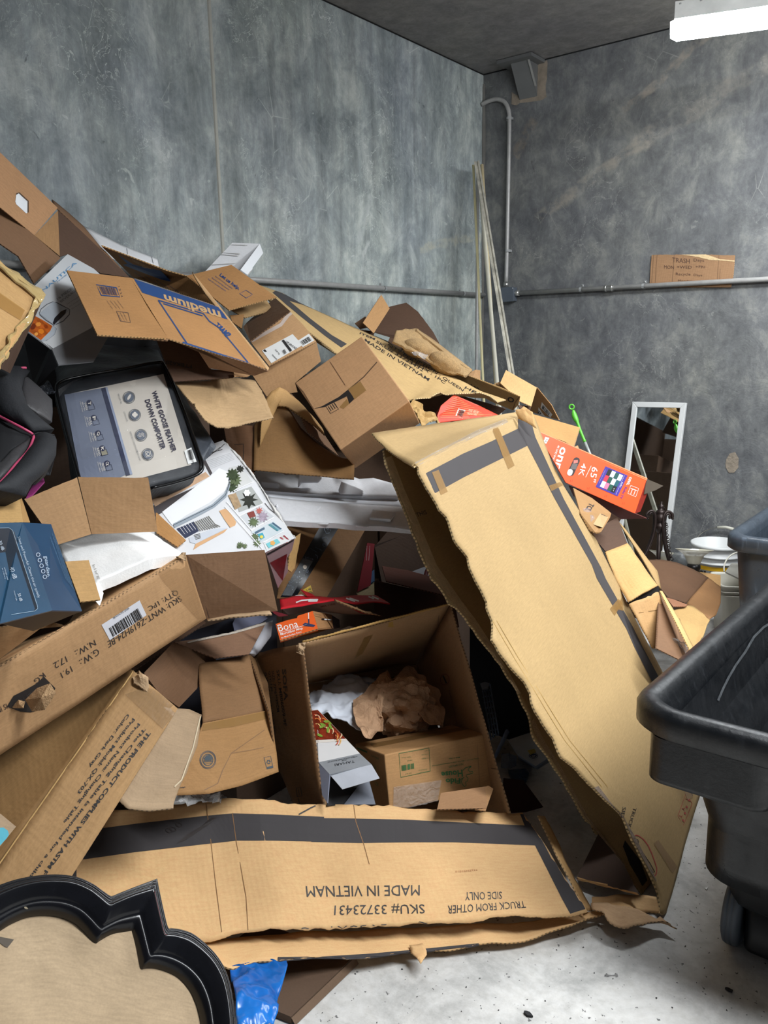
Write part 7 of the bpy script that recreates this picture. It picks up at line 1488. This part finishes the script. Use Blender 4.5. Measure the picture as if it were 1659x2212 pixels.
# ---- carton with round seal
t = thing('seal_carton', 'brown crumpled carton with round dark seal and recycling mark beside the sofa carton', 'box')
KS = kraft('A57C4F', wrinkle=.5); 
f = coons(t, 'front_panel', [K4(1210,1140,2.22), K4(1400,1105,2.30), K4(1602,1062,2.38)], [K4(1602,1062,2.38), K4(1640,1250,2.33), K4(1662,1432,2.28)], [K4(1040,1570,2.10), K4(1250,1560,2.14), K4(1450,1510,2.20), K4(1662,1432,2.28)], [K4(1210,1140,2.22), K4(1130,1330,2.16), K4(1040,1570,2.10)], KS, 30, 20, amp=.008, fr=5)
coons(t, 'upper_flap', [K4(1185,790,2.42), K4(1340,755,2.48), K4(1492,732,2.55)], [K4(1492,732,2.55), K4(1540,880,2.47), K4(1602,1062,2.39)], [K4(1210,1140,2.23), K4(1400,1105,2.31), K4(1602,1062,2.39)], [K4(1185,790,2.42), K4(1195,950,2.33), K4(1210,1140,2.23)], kraft('8A6746', wrinkle=.4), 18, 14, amp=.006, fr=7)
strip(f, 'tape_strip', [K4(1215,1145), K4(1400,1108), K4(1600,1066)], [K4(1205,1185), K4(1400,1160), K4(1610,1110)], TAPE, t, off=.0015)
for a, m in ((11, 1.6), (15.5, 1.3), (17.5, 1.0)): line(f, 'round_seal', disc(K6(205,708), a, 24, 0, 1.1), m, plain('2B3A44', .6, name='seal_ink'), t, off=.001, closed=True)
SI = plain('2B3A44', .6, name='seal_ink')
for k in range(5): line(f, 'round_seal', [K6(186, 695 + k * 7), K6(224, 695 + k * 7)], 1.5 if k % 2 else .8, SI, t, off=.001)
poly(f, 'round_seal', [K6(*q) for q in ((190,700), (198,688), (212,686), (222,698), (222,712), (190,712))], SI, t, off=.001)
line(f, 'recycling_mark', [K6(*q) for q in ((456,698), (486,692), (497,744), (470,750))], 1.2, SI, t, off=.001, closed=True)
for a in range(3):
    c0 = K6(477 + 9 * math.cos(a * 2.09 - 1.5), 718 + 9 * math.sin(a * 2.09 - 1.5)); c1 = K6(477 + 9 * math.cos(a * 2.09 + .1), 718 + 9 * math.sin(a * 2.09 + .1)); line(f, 'recycling_mark', [c0, c1], 2.4, SI, t, off=.001)
poly(f, 'recycling_mark', [K6(*q) for q in ((470,740), (494,735), (496,743), (471,749))], SI, t, off=.001)
texts(f, [('d Design', K6(62,832), K6(104,826), K6(63,840))], INKD, t, 'lettering', off=.001, bold=.02)
line(f, 'crease', [K4(*q) for q in ((1580,1180), (1480,1250), (1380,1320), (1330,1420), (1300,1500), (1220,1540))], 1.6, ink('7F5C38'), t, off=.001)
line(f, 'crease', [K4(*q) for q in ((1380,1320), (1500,1300), (1650,1270))], 1.2, ink('8A6640'), t, off=.001)
panel(t, 'right_panel', [K4(1492,732,2.55), K4(1520,728,2.60), K4(1600,900,2.52), K4(1665,1430), K4(1605,1062)], kraft('7C5C3C'))
# ---- flaps of cartons behind it
t = thing('open_flap_carton', 'dark carton with two torn open flaps below the long barcode carton', 'box')
panel(t, 'lower_flap', [K4(860,840,2.22), K4(1035,658,2.38), K4(1292,745,2.50), K4(1180,930), K4(1070,1045,2.26), K4(950,960)], kraft('6E5038'), rag=(2,), ra=.002)
panel(t, 'upper_flap', [K4(1040,655,2.42), K4(1300,620,2.5), K4(1590,538,2.62), K4(1488,728), K4(1285,750)], kraft('80604A'), rag=(1,), ra=.003)
strip(t.children[-1], 'torn_liner', [K4(1300,612), K4(1450,575), K4(1585,532)], [K4(1300,628), K4(1450,592), K4(1588,548)], plain('CFC3B4', .9, bump=.7, sc=60, name='torn_flutes4'), t, off=.003) if 0 else coons(t, 'torn_liner', [K4(1120,650,2.44), K4(1400,590,2.54), K4(1590,533,2.62)], [K4(1590,533,2.62), K4(1590,550,2.61)], [K4(1120,658,2.43), K4(1400,602,2.53), K4(1590,550,2.61)], [K4(1120,650,2.44), K4(1120,658,2.43)], plain('CFC3B4', .9, bump=.7, sc=60, name='torn_flutes4'), 24, 2, th=.002, rag='t', ra=.003)
coons(t, 'crushed_corner', [K4(1245,745,2.49), K4(1280,732,2.5)], [K4(1280,732,2.5), K4(1292,765,2.48)], [K4(1265,780,2.47), K4(1292,765,2.48)], [K4(1245,745,2.49), K4(1265,780,2.47)], BT, 6, 6, amp=.015, fr=50, smooth=False)
o = panel(None, 'grey_board', [K4(1390,545,2.72), K4(1420,480,2.76), K4(1640,485,2.84), K4(1560,540), K4(1400,590)], plain('62657A', .5, name='slate_board')); tag(o, 'slate grey board showing under the end flap of the barcode carton', 'board')
o = coons(None, 'white_bracket', [K4(1575,545,2.66), K4(1630,525,2.70)], [K4(1630,525,2.70), K4(1620,620,2.64), K4(1560,700,2.58), K4(1530,730,2.56)], [K4(1490,722,2.55), K4(1530,730,2.56)], [K4(1575,545,2.66), K4(1545,600,2.62), K4(1490,722,2.55)], plain('C9C9D0', .4, name='white_moulding'), 6, 14, th=.015, bulge=.01)
tag(o, 'curved white plastic moulding between the open flap and the mop carton', 'plastic part')
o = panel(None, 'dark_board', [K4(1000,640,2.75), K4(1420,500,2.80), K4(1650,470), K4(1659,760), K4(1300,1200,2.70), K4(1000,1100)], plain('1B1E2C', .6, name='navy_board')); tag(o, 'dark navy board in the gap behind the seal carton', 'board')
# ---- wrinkled kraft side
o = coons(None, 'wrinkled_panel', [K4(1062,1052,2.18), K4(1130,1060,2.20), K4(1202,1092,2.22)], [K4(1202,1092,2.22), K4(1160,1280,2.16), K4(1090,1480,2.08), K4(1045,1600,2.04), K4(1040,1640,2.02)], [K4(650,1560,1.98), K4(760,1650,1.97), K4(900,1655,1.99), K4(1040,1640,2.02)], [K4(1062,1052,2.18), K4(900,1250,2.08), K4(650,1560,1.98)], GRY, 26, 26, amp=.014, fr=6, rag='r', ra=.003)
tag(o, 'wrinkled greyish kraft carton side left of the round seal carton', 'cardboard')
line(o, 'edge_layer', [K4(*q) for q in ((1195,1100), (1150,1290), (1082,1480), (1040,1520))], 2.5, plain('C9B99C', .8, name='edge_pale'), o, off=.002)
o = coons(None, 'clear_film', [K6(60,880,2.12), K6(90,855,2.16), K6(150,845,2.2), K6(200,850,2.22), K6(260,845,2.26), K6(300,870,2.28)], [K6(300,870,2.28), K6(300,895,2.27)], [K6(60,905,2.1), K6(180,905,2.16), K6(300,895,2.27)], [K6(60,880,2.12), K6(60,905,2.1)], clearfilm('wrinkled_film', 'C4C4C4', .45, .1), 30, 8, th=.0008, amp=.02, fr=25, ridge=.01, smooth=False)
tag(o, 'wrinkled clear plastic film behind the top edge of the front carton', 'plastic film')
# ---- changing table carton
t = thing('lettered_carton', 'long brown carton with bold black lettering sloping down to the lower left', 'box')
R1, Q1 = P(289,1450,2.12), P(384,1531,2.10)
KL = kraft('A8845A', flute=.15)
R0 = R1 + (P(0,1865,1.80) - R1) * 1.12; Q0 = Q1 + (R0 - R1)
pl = plane_of(R1, R0, Q1); e0 = P(*K4(1060,1055,2.1))
f = coons(t, 'lettered_panel', [R0, R1], [R1, Q1], [Q0, Q1], [R0, Q0], KL, 30, 8, amp=.003, fr=5)
coons(t, 'top_panel', [P(-60,1660,1.95), P(60,1580,2.02), P(200,1480,2.16), P(262,1432,2.22)], [P(262,1432,2.22), R1], [R0, R1], [P(-60,1660,1.95), R0], kraft('8C6A42'), 24, 10, amp=.003, fr=5)
tk = coons(t, 'crushed_tape', [K4(780,820,2.12), K4(830,815,2.12), K4(862,850,2.12)], [K4(862,850,2.12), K4(895,960,2.10)], [K4(800,900,2.09), K4(850,930,2.09), K4(895,960,2.10)], [K4(780,820,2.12), K4(800,900,2.09)], BT, 12, 12, amp=.02, fr=30, smooth=False)
coons(t, 'ridge_crease', [R0 + Vc((0,0,.004)), R1 + Vc((0,0,.004))], [R1 + Vc((0,0,.004)), R1 + Vc((.004,-.01,-.006))], [R0 + Vc((.004,-.01,-.006)), R1 + Vc((.004,-.01,-.006))], [R0 + Vc((0,0,.004)), R0 + Vc((.004,-.01,-.006))], kraft('B8945F'), 50, 2, th=.003, amp=.004, fr=20)
L1 = view(60, 1500, 4.88)
texts(f, [along(L1, 'THE PRODUCT COMPLIES WITH ASTM F', (1282,402), (175,1895), 44)], BLK, t, 'lettering', bold=.03)
texts(f, [along(L1, 'The Changing Table is intended for a child', (1230,358), (30,1920), 44), along(L1, 'Product Name: Changing Table', (1170,308), (383,1350), 44), along(L1, 'Product Model: QX-703', (1117,258), (533,1040), 42), along(L1, 'Color: Dark Gray', (1058,210), (650,765), 44)], BLK, t, 'lettering', bold=.018)
decal(f, 'tape_band', [(270,1500), (330,1480), (384,1533), (352,1575)], tape_mat('9A7A52', .3, .35, 'clear_tape2'), t, 3, 3, off=.002)
t2 = thing('teal_print_carton', 'small carton corner with teal round print at the left edge', 'box')
f = panel(t2, 'front_panel', [E5(-80,230,1.66), E5(5,250,1.68), E5(150,370,1.70), E5(0,555), E5(-80,600)], kraft('8F7A62'))
poly(f, 'teal_print', [E5(*q) for q in ((-40,385), (30,380), (70,410), (80,445), (60,480), (0,545), (-40,560))], plain('4C9FB2', .5, name='teal_print'), t2, off=.001)
# ---- blue purifier carton
t = thing('blue_carton', 'dark blue printed carton with open kraft flaps at the left edge', 'box')
DB = plain('10202F', .3, var=.3, sc=5, name='midnight_print'); MB_ = plain('1B4460', .32, var=.1, name='blue_card')
f = panel(t, 'front_panel', [K3(-60,1190,1.62), K3(135,1185,1.78), K4(312,466,1.60), K4(0,545), K4(-60,560)], MB_)
poly(f, 'dark_photo', [K4(*q) for q in ((-50,-25), (60,-25), (85,0), (222,455), (215,468), (-50,510))], DB, t, off=.0008)
line(f, 'white_rule', [K4(*q) for q in ((-50,-22), (50,-25), (72,-10), (220,440), (222,458), (205,472), (-50,512))], .9, plain('8FA6B8', .4, name='pale_rule'), t, off=.0014)
g = panel(t, 'side_panel', [K3(135,1185,1.78), K3(305,1195,1.88), K4(490,470,1.72), K4(312,466,1.60)], plain('163A58', .32, var=.1, name='blue_card2'))
panel(t, 'open_flap', [K3(-60,1008,1.86), K3(115,1000,1.92), K3(137,1183,1.80), K3(-60,1190)], kraft('B5915E'))
panel(t, 'open_flap', [K3(117,1000,1.92), K3(180,1185,1.90), K3(137,1184,1.80)], kraft('A07C4C'))
LW = plain('A9B6C4', .4, name='pale_print_blue')
texts(f, [('Silent and Powerful: Cleans the air quietly', K4(115,25), K4(238,390), K4(96,30), K4(218,396))], LW, t, 'lettering', off=.0015)
texts(f, [('40 dB', K4(78,205), K4(100,275), K4(52,215), K4(76,283)), ('50 dB', K4(118,365), K4(133,410), K4(100,370), K4(115,415)), ('30 dB', K4(5,50), K4(25,105), K4(-12,56), K4(8,112))], LW, t, 'lettering', off=.0015, bold=.005)
texts(f, [('comfortable sound', K4(28,210), K4(48,285), K4(20,212)), ('as a library', K4(14,215), K4(32,280), K4(6,218)), ('normal talk', K4(85,350), K4(100,410), K4(78,352))], LW, t, 'fine_print', off=.0015)
texts(g, [('guardian', K4(285,140), K4(315,235) if 0 else (K4(300,262)), K4(255,145), K4(275,266))], LW, t, 'lettering', off=.001)
for k in range(5): line(g, 'round_icon', disc(K4(226 + k * 10, 135 + k * 33), 4.0, 12), 1.2, LW, t, off=.001, closed=True)
for k in range(7): texts(g, [('the high efficiency filter removes particles from the air', K4(300 + k * 13, -5 + k * 12 + (30 if k == 0 else 0)), K4(395 + k * 9 , 280 + k * 12), K4(294 + k * 13, -3 + k * 12 + (30 if k == 0 else 0)))], plain('4E7088', .4, name='dim_print'), t, 'fine_print', off=.001)
texts(g, [('5305', K4(288,405), K4(296,438), K4(276,407), K4(284,440))], LW, t, 'fine_print', off=.001)
panel(t, 'bottom_panel', [K4(0,545,1.58), K4(312,467,1.62), K4(490,470,1.74), K4(200,590)], plain('0C1620', .5, name='dark_bottom'))
panel(t, 'crushed_base', [K4(-60,580,1.80), K4(250,520,1.95), K4(395,560,2.05), K4(240,575), K4(-60,800)], kraft('8A6A48'))
# ================================================================ foreground
# ---- ornate black frame with paper backing
t = thing('ornate_frame', 'large black scalloped frame with brown paper backing at the lower left', 'frame')
FRK = NT('black_lacquer'); FRK.col(FRK.ramp(FRK.noise(FRK.co(), 12, 5), [(.3, lin('0A0A0D')), (.7, lin('15161B'))])); FRK.set(Roughness=.24); FRK.b.inputs['Specular IOR Level'].default_value = .4; FRK.b.inputs['Coat Weight'].default_value = .1; FRK.b.inputs['Coat Roughness'].default_value = .3
FL = plane_of(P(130, 1885, 1.50), P(515, 2150, 1.50), P(0, 2212, 1.32))
fh = lambda x, y: hit(x, y, *FL)
n = FL[1] if FL[1].dot(CAM - FL[0]) > 0 else -FL[1]
# picture points of the outer and inner outline, same count, from lower left round to lower right
out_ = [(-120, 1950), (-60, 1925), (0, 1903), (40, 1890), (85, 1882), (130, 1880), (170, 1885), (205, 1900), (228, 1916), (243, 1926), (250, 1926), (262, 1921), (300, 1906), (346, 1889), (352, 1920), (362, 1965), (370, 1995), (378, 1997), (398, 2000), (425, 2010), (455, 2034), (480, 2062), (498, 2095), (508, 2130), (514, 2170), (517, 2212), (515, 2280), (500, 2340)]
inn_ = [(-120, 2085), (-60, 2040), (0, 2004), (30, 1985), (65, 1970), (100, 1966), (135, 1970), (165, 1982), (185, 2000), (203, 2022), (213, 2031), (222, 2026), (250, 2012), (290, 2005), (300, 2040), (308, 2070), (313, 2084), (325, 2083), (345, 2084), (370, 2092), (395, 2105), (418, 2128), (432, 2155), (440, 2180), (444, 2200), (446, 2225), (440, 2290), (425, 2340)]
def dense(l, m=5):
    q = [Vc((x, y, 0)) for x, y in l]; sharp = {13}; o = []
    ext = [q[0] * 2 - q[1]] + q + [q[-1] * 2 - q[-2]]
    for i in range(1, len(ext) - 2):
        a, b, c, d = ext[i - 1], ext[i], ext[i + 1], ext[i + 2]
        if i - 1 in sharp: a = b * 2 - c
        if i in sharp: d = c * 2 - b
        for k in range(m):
            u = k / m; o.append(.5 * ((2 * b) + (c - a) * u + (2 * a - 5 * b + 4 * c - d) * u * u + (3 * b - a - 3 * c + d) * u ** 3))
    return o + [q[-1]]
Od, Id = dense(out_), dense(inn_)
prof = [(0, -.03), (0, -.014), (.01, -.008), (.035, -.006), (.05, -.009), (.065, -.004), (.09, .002), (.12, .003), (.135, .0), (.15, .004), (.18, .010), (.21, .012), (.225, .009), (.24, .012), (.27, .016), (.30, .017), (.33, .0165), (.45, .0125), (.60, .0065), (.66, .004), (.70, -.001), (.74, .0), (.80, -.001), (.87, -.005), (.93, -.012), (.98, -.02), (1.0, -.03)]
vs = []
for a, b in zip(Od, Id):
    A, B = fh(a.x, a.y), fh(b.x, b.y)
    vs += [A.lerp(B, s) + n * (h - .012) for s, h in prof]
k = len(prof); fs = [[i * k + j, i * k + j + 1, (i + 1) * k + j + 1, (i + 1) * k + j] for i in range(len(Od) - 1) for j in range(k - 1)]
fo = mesh('moulding', vs, fs, FRK.m, None, None, t, True)
RDL = plain('5A1418', .4, name='red_rub')
mv = [fh(a.x * .72 + b.x * .28, a.y * .72 + b.y * .28) + n * .0075 for a, b in zip(Od, Id)][66:84]
tube(t, 'red_wear_line', mv, .0008, RDL, 5)
PB = kraft('B79F80', wrinkle=.25, flute=0, stain=.08)
bk = coons(t, 'paper_backing', [fh(-140, 1960) - n * .035, fh(130, 1930) - n * .035, fh(470, 2060) - n * .035], [fh(470, 2060) - n * .035, fh(480, 2340) - n * .035], [fh(-140, 2340) - n * .035, fh(480, 2340) - n * .035], [fh(-140, 1960) - n * .035, fh(-140, 2340) - n * .035], PB, 50, 40, th=.002, amp=.006, fr=7)
poly(bk, 'paper_tear', [E5(*q) for q in ((-20, 1395), (60, 1410), (130, 1425), (95, 1470), (70, 1500), (40, 1490), (-20, 1440))], plain('5F564C', .9, name='tear_shadow'), t, off=.001)
coons(t, 'torn_paper', [E5(90,1470,1.47), E5(135,1420,1.475)], [E5(135,1420,1.475), E5(115,1450,1.46)], [E5(55,1500,1.45), E5(80,1505,1.45), E5(115,1450,1.46)], [E5(90,1470,1.47), E5(55,1500,1.45)], plain('B5A58C', .9, bump=.6, name='torn_paper2'), 6, 6, th=.001, amp=.01, fr=60, smooth=False)
poly(fo, 'chip', disc(E5(243, 1128), 4.5, 8, 20, .5), plain('9A8F78', .9, name='chip'), t, off=.001)
for q in ((280,1830) if 0 else (228, 1981), (229, 1956), (243, 2008)): pass
# ---- blue bag and dark carton under the front carton
BP = NT('blue_plastic'); BP.col(BP.ramp(BP.noise(BP.co(), 9, 4), [(.3, lin('0E4F9C')), (.7, lin('1E78CF'))])); BP.set(Roughness=.25); BP.b.inputs['Subsurface Weight'].default_value = .0
o = coons(None, 'plastic_bag', [E1(1175,1170,1.99), E1(1300,1140,2.02), E1(1460,1135,2.05)], [E1(1460,1135,2.05), E1(1465,1180,2.02), E1(1430,1300,1.92), E1(1395,1460,1.82)], [E1(1215,1460,1.78), E1(1300,1470,1.78), E1(1395,1460,1.82)], [E1(1175,1170,1.99), E1(1200,1320,1.86), E1(1215,1460,1.78)], BP.m, 24, 26, th=.002, amp=.018, fr=9, ridge=.01)
tag(o, 'bright blue plastic bag squeezed between the black frame and front carton', 'plastic bag')
t = thing('dark_carton', 'dark brown carton end lying on the floor under the front carton', 'box')
panel(t, 'side_panel', [onfloor(*E1(1560,1460), .06), onfloor(*E2(370,870), .06), P(*E1(1400,1130,2.10)), P(*E1(1380,1480,1.80))], kraft('4F3E33'), th=.01) if 0 else None
a, b = onfloor(*E2(60,1165), .002), onfloor(*E2(345,890), .002)
h = Vc((0, 0, .02)); w = Vc((-.3, -.06, 0))
mesh('lid', [a, b, b + w, a + w] + [p + h for p in (a, b, b + w, a + w)], [[3, 2, 1, 0], [4, 5, 6, 7], [0, 1, 5, 4], [1, 2, 6, 5], [2, 3, 7, 6], [3, 0, 4, 7]], kraft('5E4A3B'), par=t)
mesh('edge_fold', [a + Vc((.012, .002, .001)), b + Vc((.012, .002, .001)), b + Vc((.002, 0, .018)), a + Vc((.002, 0, .018))], [[0, 1, 2, 3]], kraft('6E5846'), par=t)
# ---- rubbish in the dark gap beyond
t = thing('white_box', 'flat white box with small dark blue round mark on the floor in the gap', 'box')
PWB = plain('B9C3CE', .5, name='white_board')
f = panel(t, 'lid', [onfloor(*E3(225,800), .10), onfloor(*E3(330,765), .10), onfloor(*E3(400,850), .09), E3(435,890), E3(360,935), E3(275,880)], PWB)
panel(t, 'side_panel', [P(*px_of(onfloor(*E3(275,882), .095))), P(*px_of(onfloor(*E3(362,938), .09))), onfloor(*E3(370,948), .02), E3(272,900)], plain('8FA6C2', .5, name='white_board_side'))
panel(t, 'side_panel', [P(*px_of(onfloor(*E3(362,938), .09))), P(*px_of(onfloor(*E3(438,888), .09))), onfloor(*E3(440,905), .03), E3(370,948)], plain('6F86A6', .5, name='white_board_side2'))
poly(f, 'round_mark', disc(E3(350,880), 10, 20, 0, .62), ink('24406E'), t, off=.001)
line(f, 'round_mark', disc(E3(350,880), 8, 20, 0, .62), .8, WHT, t, off=.0015, closed=True)
texts(f, [('VW', E3(362,876), E3(340,880), E3(360,888), E3(340,892))], WHT, t, 'round_mark', off=.0016)
o = panel(None, 'yellow_label', [onfloor(*E3(322,852), .115), onfloor(*E3(355,845), .115), onfloor(*E3(362,858), .115), E3(335,870)], plain('B5A64A', .5, name='yellow_paper')); tag(o, 'small yellow paper scrap on the flat white box in the gap', 'paper scrap')
o = bevel(panel(None, 'white_plank', [onfloor(*E3(170,885), .02), P(*px_of(onfloor(*E3(270,690), .05))), onfloor(*E3(248,680), .06), E3(162,870)], plain('9FB4D8', .5, name='pale_plank'), th=.02)); tag(o, 'pale bluish white plank lying in the gap beside the wire rack', 'plank')
t = thing('wire_rack', 'thin grey wire rack standing in shadow right of the sofa carton', 'rack')
for k in range(4): tube(t, 'wire', [P(*E3(95 + k * 13, 525, 3.05 - k * .02)), P(*E3(140 + k * 12, 800 - k * 10, 2.90 - k * .02))], .003, plain('5F6E86', .4, .5, name='wire_grey'), 6)
for k in range(9): tube(t, 'wire', [P(*E3(97 + k * 5, 560 + k * 28, 3.04 - k * .016)), P(*E3(138 + k * 5, 552 + k * 28, 2.98 - k * .016))], .0025, plain('5F6E86', .4, .5, name='wire_grey'), 6)
panel(t, 'cap', [P(*E3(85,520,3.06)), P(*E3(110,512,3.06)), P(*E3(132,520,3.0)), E3(120,545), E3(95,548)], plain('6E7A8E', .5, name='cap_grey'))
def junk(nm, lab, cat, pts, mat, amp=.02, **k):
    o = coons(None, nm, pts[0], pts[1], pts[2], pts[3], mat, 14, 10, th=.001, amp=amp, fr=18, smooth=False, **k); tag(o, lab, cat); return o
fz = lambda x, y, z: onfloor(*E3(x, y), z)
junk('clear_wrapper', 'clear crinkled wrapper on the floor left of the flat white box', 'wrapper', ([fz(185,870,.05), fz(230,860,.08), fz(265,880,.05)], [fz(265,880,.05), fz(270,930,.02)], [fz(190,940,.02), fz(230,945,.03), fz(270,930,.02)], [fz(185,870,.05), fz(190,940,.02)]), clearfilm('film_blue', '7E93B5', .45, .1))
o = panel(None, 'blister_pack', [fz(225,950,.02), fz(310,942,.02), fz(328,965,.02), E3(315,1000), E3(240,985)], clearfilm('blister', '4F6E9A', .6, .1), th=.012); tag(o, 'bluish clear blister pack lying flat on the floor in the gap', 'packaging')
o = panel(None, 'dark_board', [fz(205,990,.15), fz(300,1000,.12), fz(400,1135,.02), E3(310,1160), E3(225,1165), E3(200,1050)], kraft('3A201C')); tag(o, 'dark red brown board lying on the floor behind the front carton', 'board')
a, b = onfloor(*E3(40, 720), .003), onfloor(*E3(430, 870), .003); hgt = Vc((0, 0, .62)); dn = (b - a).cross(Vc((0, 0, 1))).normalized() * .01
o = mesh('gap_shade_panel', [a, b, b + hgt, a + hgt] + [p + dn for p in (a, b, b + hgt, a + hgt)], [[0, 1, 2, 3], [7, 6, 5, 4], [0, 4, 5, 1], [1, 5, 6, 2], [2, 6, 7, 3], [3, 7, 4, 0]], plain('0A0D18', .8, name='navy_black')); tag(o, 'added dark panel standing in for the shade deep in the gap behind the wire rack', 'board')  # near-black panel added to stand in for the gap's deep shade
# ---- heap fill: added unseen cartons that darken the gaps and carry the pile
def filler(lab, x0, x1, y0, y1, z0, z1, rot=0, mat=None):
    c = Vc(((x0 + x1) / 2, (y0 + y1) / 2, 0)); ca, sa = math.cos(rot), math.sin(rot)
    def q(x, y, z): x -= c.x; y -= c.y; return Vc((c.x + x * ca - y * sa, c.y + x * sa + y * ca, z))
    t = thing('gap_fill_carton', lab, 'box'); cb = Cub(q(x0, y0, z0), q(x1, y0, z0), q(x0, y1, z0), q(x0, y0, z1)); cb.body(t, 'box_body', mat or kraft('5B4433')); return t
for lab, b in (('added unseen filler carton low at the back left of the heap', (-3.05, -2.3, .4, 1.3, 0, .85)), ('added unseen filler carton under the bedding bag against the left wall', (-3.05, -2.35, 1.35, 2.3, 0, .9)),
               ('added unseen filler carton low against the wall behind the foam tray', (-3.05, -2.4, 2.35, 3.3, 0, 1.1)), ('upper added unseen filler carton behind the bedding bag by the left wall', (-3.05, -2.5, 1.35, 2.1, .902, 1.42)),
               ('upper added unseen filler carton under the bowed long carton by the left wall', (-3.05, -2.7, 2.35, 3.25, 1.102, 1.45)), ('added unseen filler carton under the lettered carton near the floor', (-2.28, -1.95, .3, 1.2, 0, .42)),
               ('added unseen filler carton on the floor behind the sofa carton', (-2.33, -2.0, 1.7, 2.7, 0, .34)), ('added unseen filler carton behind the tall carton below the television carton', (-2.38, -1.95, 3.0, 3.9, 0, .9))):
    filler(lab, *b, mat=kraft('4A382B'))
c = P(*E4(450,1185,4.75)); filler('small added unseen filler carton holding the frosted shade beside the mirror foot', c.x - .16, c.x + .10, c.y - .12, c.y + .12, 0, c.z - .075, mat=kraft('4A382B'))
# ---- grit on the floor
GR = plain('222224', .8, name='grit'); rn = random.Random(11); vs, fs = [], []
for k in range(160):
    x, y = rn.uniform(620, 1659), rn.uniform(1980, 2210); p = onfloor(x, y, .001)
    if rn.random() < .3: p = onfloor(rn.uniform(1460, 1560), rn.uniform(1720, 2000), .001)
    s = rn.choice((.0015, .002, .003)); b = len(vs)
    vs += [p + Vc((rn.uniform(-s, s), rn.uniform(-s, s), 0)) for _ in range(4)] + [p + Vc((0, 0, s))]
    fs += [[b, b+1, b+4], [b+1, b+2, b+4], [b+2, b+3, b+4], [b+3, b, b+4]]
o = mesh('floor_grit', vs, fs, GR); tag(o, 'tiny dark grit scattered over the pale concrete floor in front', 'grit'); o['kind'] = 'stuff'
for (x, y, w, lab) in ((1140, 2192, .012, 'small black rubber crumb on the floor at the bottom edge'), (1575, 2140, .009, 'small black crumb on the floor left of the cart wheel')):
    p = onfloor(x, y, .002); ps = [p + Vc((w * math.cos(a) * rn.uniform(.7, 1.2), w * .5 * math.sin(a) * rn.uniform(.7, 1.2), 0)) for a in [k * .7 for k in range(9)]]
    o = mesh('rubber_crumb', ps + [q + Vc((0, 0, .005)) for q in ps], [list(range(9, 18))] + [[i, (i + 1) % 9, 9 + (i + 1) % 9, 9 + i] for i in range(9)], GR); tag(o, lab, 'debris')
o = panel(None, 'tape_scrap', [onfloor(*E3(1200,1535), .003), onfloor(*E3(1218,1528), .003), onfloor(*E3(1212,1545), .003)], BWHITE, th=.001); tag(o, 'tiny white scrap on the floor between tall carton and black cart', 'debris')
finish()
